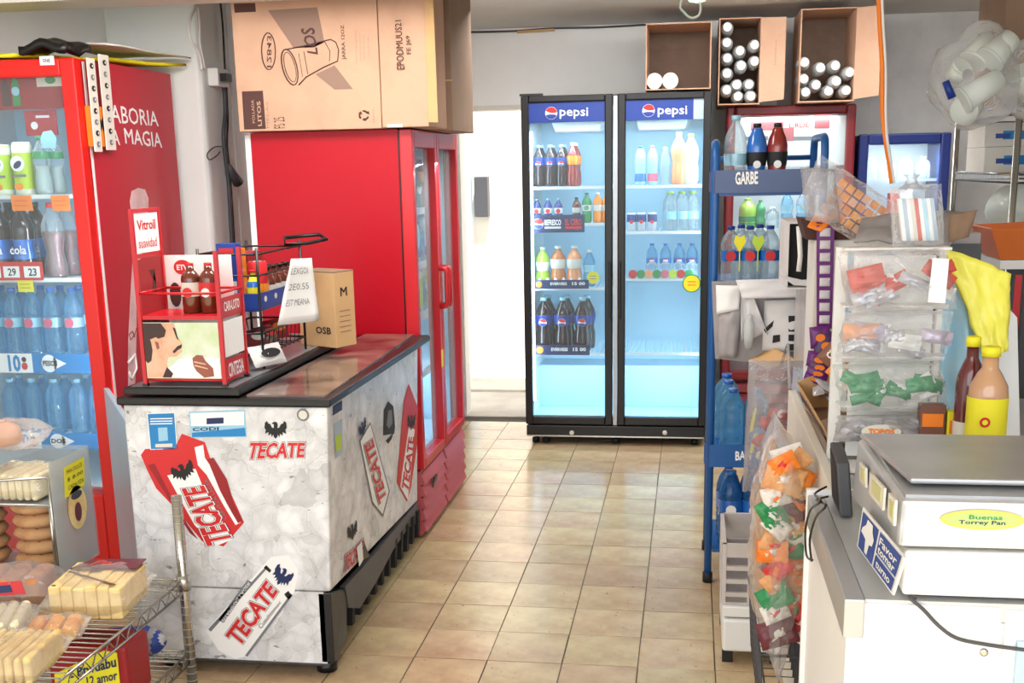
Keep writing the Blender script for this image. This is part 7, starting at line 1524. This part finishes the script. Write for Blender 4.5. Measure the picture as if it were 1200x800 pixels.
loaf('bread_pack', 'pale yellow sliced bread bag at the lower picture corner', -1.70, 2.58, ZS, .17, .2, .08, .1, 'bread_cream', 'bag_film', 7, seed=7)
loaf('bread_pack', 'white sliced bread bag behind the lower corner bag', -1.88, 2.78, ZS, .16, .2, .075, .35, 'bread_white', 'bag_film_thick', 5, seed=9)
t, c, u, v = loaf('bread_pack', 'round bun bag with red and blue label at the picture edge', -1.98, 3.05, ZS, .20, .17, .10, .2, 'bread_crust', 'bag_film_thick', 3, seed=11)
m = MB(); q = [c+u*-.09-v*.105+V3((0, 0, .055)), c+u*.06-v*.1+V3((0, 0, .06)), c+u*.045-v*.085+V3((0, 0, .095)), c+u*-.09-v*.09+V3((0, 0, .09))]; m.prism(q, (0, .002, 0), 'print_red'); m.prism([p.lerp(sum(q, V3())/4, .45)+V3((0, -.002, 0)) for p in q], (0, .001, 0), 'print_navy'); part(t, 'printed_label', m, 'red and blue label')
# acrylic bread case with shelf, cookies, bag
ax, ay0, ay1, az0, az1 = -1.955, 3.255, 3.50, ZS-.03, .735
T = thing('acrylic_case', 'clear acrylic bread case with yellow sticker beside red cooler', 'case', (-2.17, 3.38, az0))
az0 = .352
for (x0, x1, y0, y1, z0, z1) in ((ax-.004, ax, ay0, ay1, ZS+.008, .735), (-2.42, ax-.004, ay1-.004, ay1, ZS+.008, .735)): m = MB(); m.box(x0, x1, y0, y1, z0, z1, 'clear_plastic'); part(T, 'acrylic_panel', m)
m = MB(); m.box(-2.42, ax, ay0, ay1, ZS+.001, ZS+.007, 'clear_plastic'); part(T, 'acrylic_panel', m)
for p, q in (((ax-.01, ay0, ZS+.008), (ax-.01, ay0, .69)), ((ax-.01, ay0, .60), (-2.42, ay0, .60)), ((ax-.01, ay0, .69), (-2.42, ay0, .655)), ((-2.42, ay0, ZS+.008), (-2.42, ay0, .66)), ((ax-.016, ay0, ZS+.008), (ax-.016, ay0, .60))): m = MB(); m.tube([p, q], .0045, 'chrome', 6); part(T, 'frame_rod', m)
m = MB(); m.box(-2.41, ax-.008, ay0+.006, ay1-.006, .592, .598, 'clear_plastic'); part(T, 'inner_shelf', m)
def AX(px, py, o=.001): return A(px, py, 'x', ax+o)
m = MB(); m.prism([AX(76, 584), AX(99, 568), AX(98, 535), AX(75, 548)], (.001, 0, 0), 'yellow_sticker')
q = [AX(78, 556, .003), AX(96, 546, .003), AX(96, 541, .003), AX(78, 551, .003)]
for k, s_ in enumerate(('PAN DULCE', '$ 8.00', 'CADA PZA')): dz = V3((0, 0, -.026*k)); m.text(s_, [p+dz for p in q], 'print_black', bold=.0)
part(T, 'yellow_sticker', m, 'yellow sticker with handwriting')
c = AX(91, 594, .002); m = MB(); m.disc(c, (0, 1, 0), (0, 0, 1), .058, 'bread_cream', 22, .072); m.disc(c+V3((.001, .0, -.015)), (0, 1, 0), (0, 0, 1), .022, 'chip_dark', 14, .032); m.disc(c+V3((.001, .0, .042)), (0, 1, 0), (0, 0, 1), .035, 'dark_grey', 12, .014); part(T, 'oval_sticker', m, 'oval cream sticker')
for k in range(5):
    z = ZS+.013+k*.044; m = MB(); m.lathe([(.0, 0), (.07, .003), (.082, .018), (.07, .036), (.0, .041)], 'cookie', 20, (-2.09+.006*(k % 2), 3.375+.004*(k % 3), z), cap=False)
    t = thing('bun', '%s flat round bun from the bottom of the acrylic case stack' % ORD[k], 'bread', (-2.09, 3.375, z), 'buns stacked in the acrylic case'); part(t, 'bun_body', m); m = MB(); 
    for j in range(6): a_ = j*1.05+k; m.box(-2.09+.05*math.cos(a_)-.004, -2.09+.05*math.cos(a_)+.004, 3.375+.05*math.sin(a_)-.003, 3.375+.05*math.sin(a_)+.003, z+.034, z+.038, 'seed')
    part(t, 'seeds', m, kind='stuff')
for k in range(5):
    z = ZS+.013+k*.044; m = MB(); m.lathe([(.0, 0), (.07, .003), (.082, .018), (.07, .036), (.0, .041)], 'cookie', 18, (-2.29, 3.375, z), cap=False)
    single('bun', m, '%s flat round bun from the bottom, stack at the picture edge' % ORD[k], 'bread', 'buns at the picture edge')
loaf('bread_pack', 'sliced white bread with red striped wrap on the acrylic shelf', -2.12, 3.375, .599, .20, .20, .09, .0, 'bread_white', 'bag_film', 8, seed=13)
c = A(8, 480, 'y', 3.37); t = thing('bread_pack', 'clear wrapped roll on top of the sliced white bread', 'bread', c); m = MB(); blob(m, (c.x-.03, 3.37, .745+.055), .05, 'biscuit_pink', 3, .2, (1.4, 1, .9), 14, 9); part(t, 'roll', m); m = MB(); pillow(m, (c.x+.0, 3.37, .745+.055), (1, 0, .05), (0, 1, 0), (0, 0, 1), .24, .13, .10, 'bag_film', 9, .008, 16, 10); part(t, 'clear_film', m)
# blue packet under the shelf and yellow lettered pack on the lower one
c = A(172, 730, 'y', 3.20); m = MB(); m.tube([V3((-1.80, 3.20, .172)), V3((-1.66, 3.20, .182)), V3((-1.62, 3.20, .184)), V3((-1.60, 3.2, .186))], [.046, .05, .034, .012], 'pepsi_blue', 14)
t = thing('blue_roll', 'blue wrapped roll on the lower wire shelf', 'packet', (-1.7, 3.20, .122)); part(t, 'wrapper', m); m = MB(); m.tube([(-1.64, 3.2, .185), (-1.60, 3.2, .187)], [.046, .014], 'silver_wrap', 12); part(t, 'twisted_end', m)
q = [V3((-1.80, 2.90, .125)), V3((-1.585, 2.90, .125)), V3((-1.585, 2.90, .285)), V3((-1.80, 2.90, .285))]
t = thing('bread_pack', 'yellow lettered pack with red border on the lower wire shelf', 'bread', (-1.69, 2.98, .118)); m = MB(); m.box(-1.82, -1.575, 2.905, 3.05, .119, .29, 'print_deepred'); part(t, 'pack_body', m, bevel=.012)
m = MB(); m.prism([V3((-1.80, 2.90, .14)), V3((-1.60, 2.90, .16)), V3((-1.60, 2.90, .275)), V3((-1.64, 2.90, .28)), V3((-1.80, 2.90, .20))], (0, .003, 0), 'yellow_sticker'); part(t, 'yellow_label', m)
m = MB(); m.text('2 Btwuabu', [(-1.755, 2.898, .19), (-1.605, 2.898, .235), (-1.605, 2.898, .265), (-1.755, 2.898, .215)], 'print_navy', bold=.03); m.text('12 amor', [(-1.70, 2.898, .17), (-1.605, 2.898, .195), (-1.605, 2.898, .222), (-1.70, 2.898, .197)], 'print_navy', bold=.02); part(t, 'lettering', m, kind='stuff')
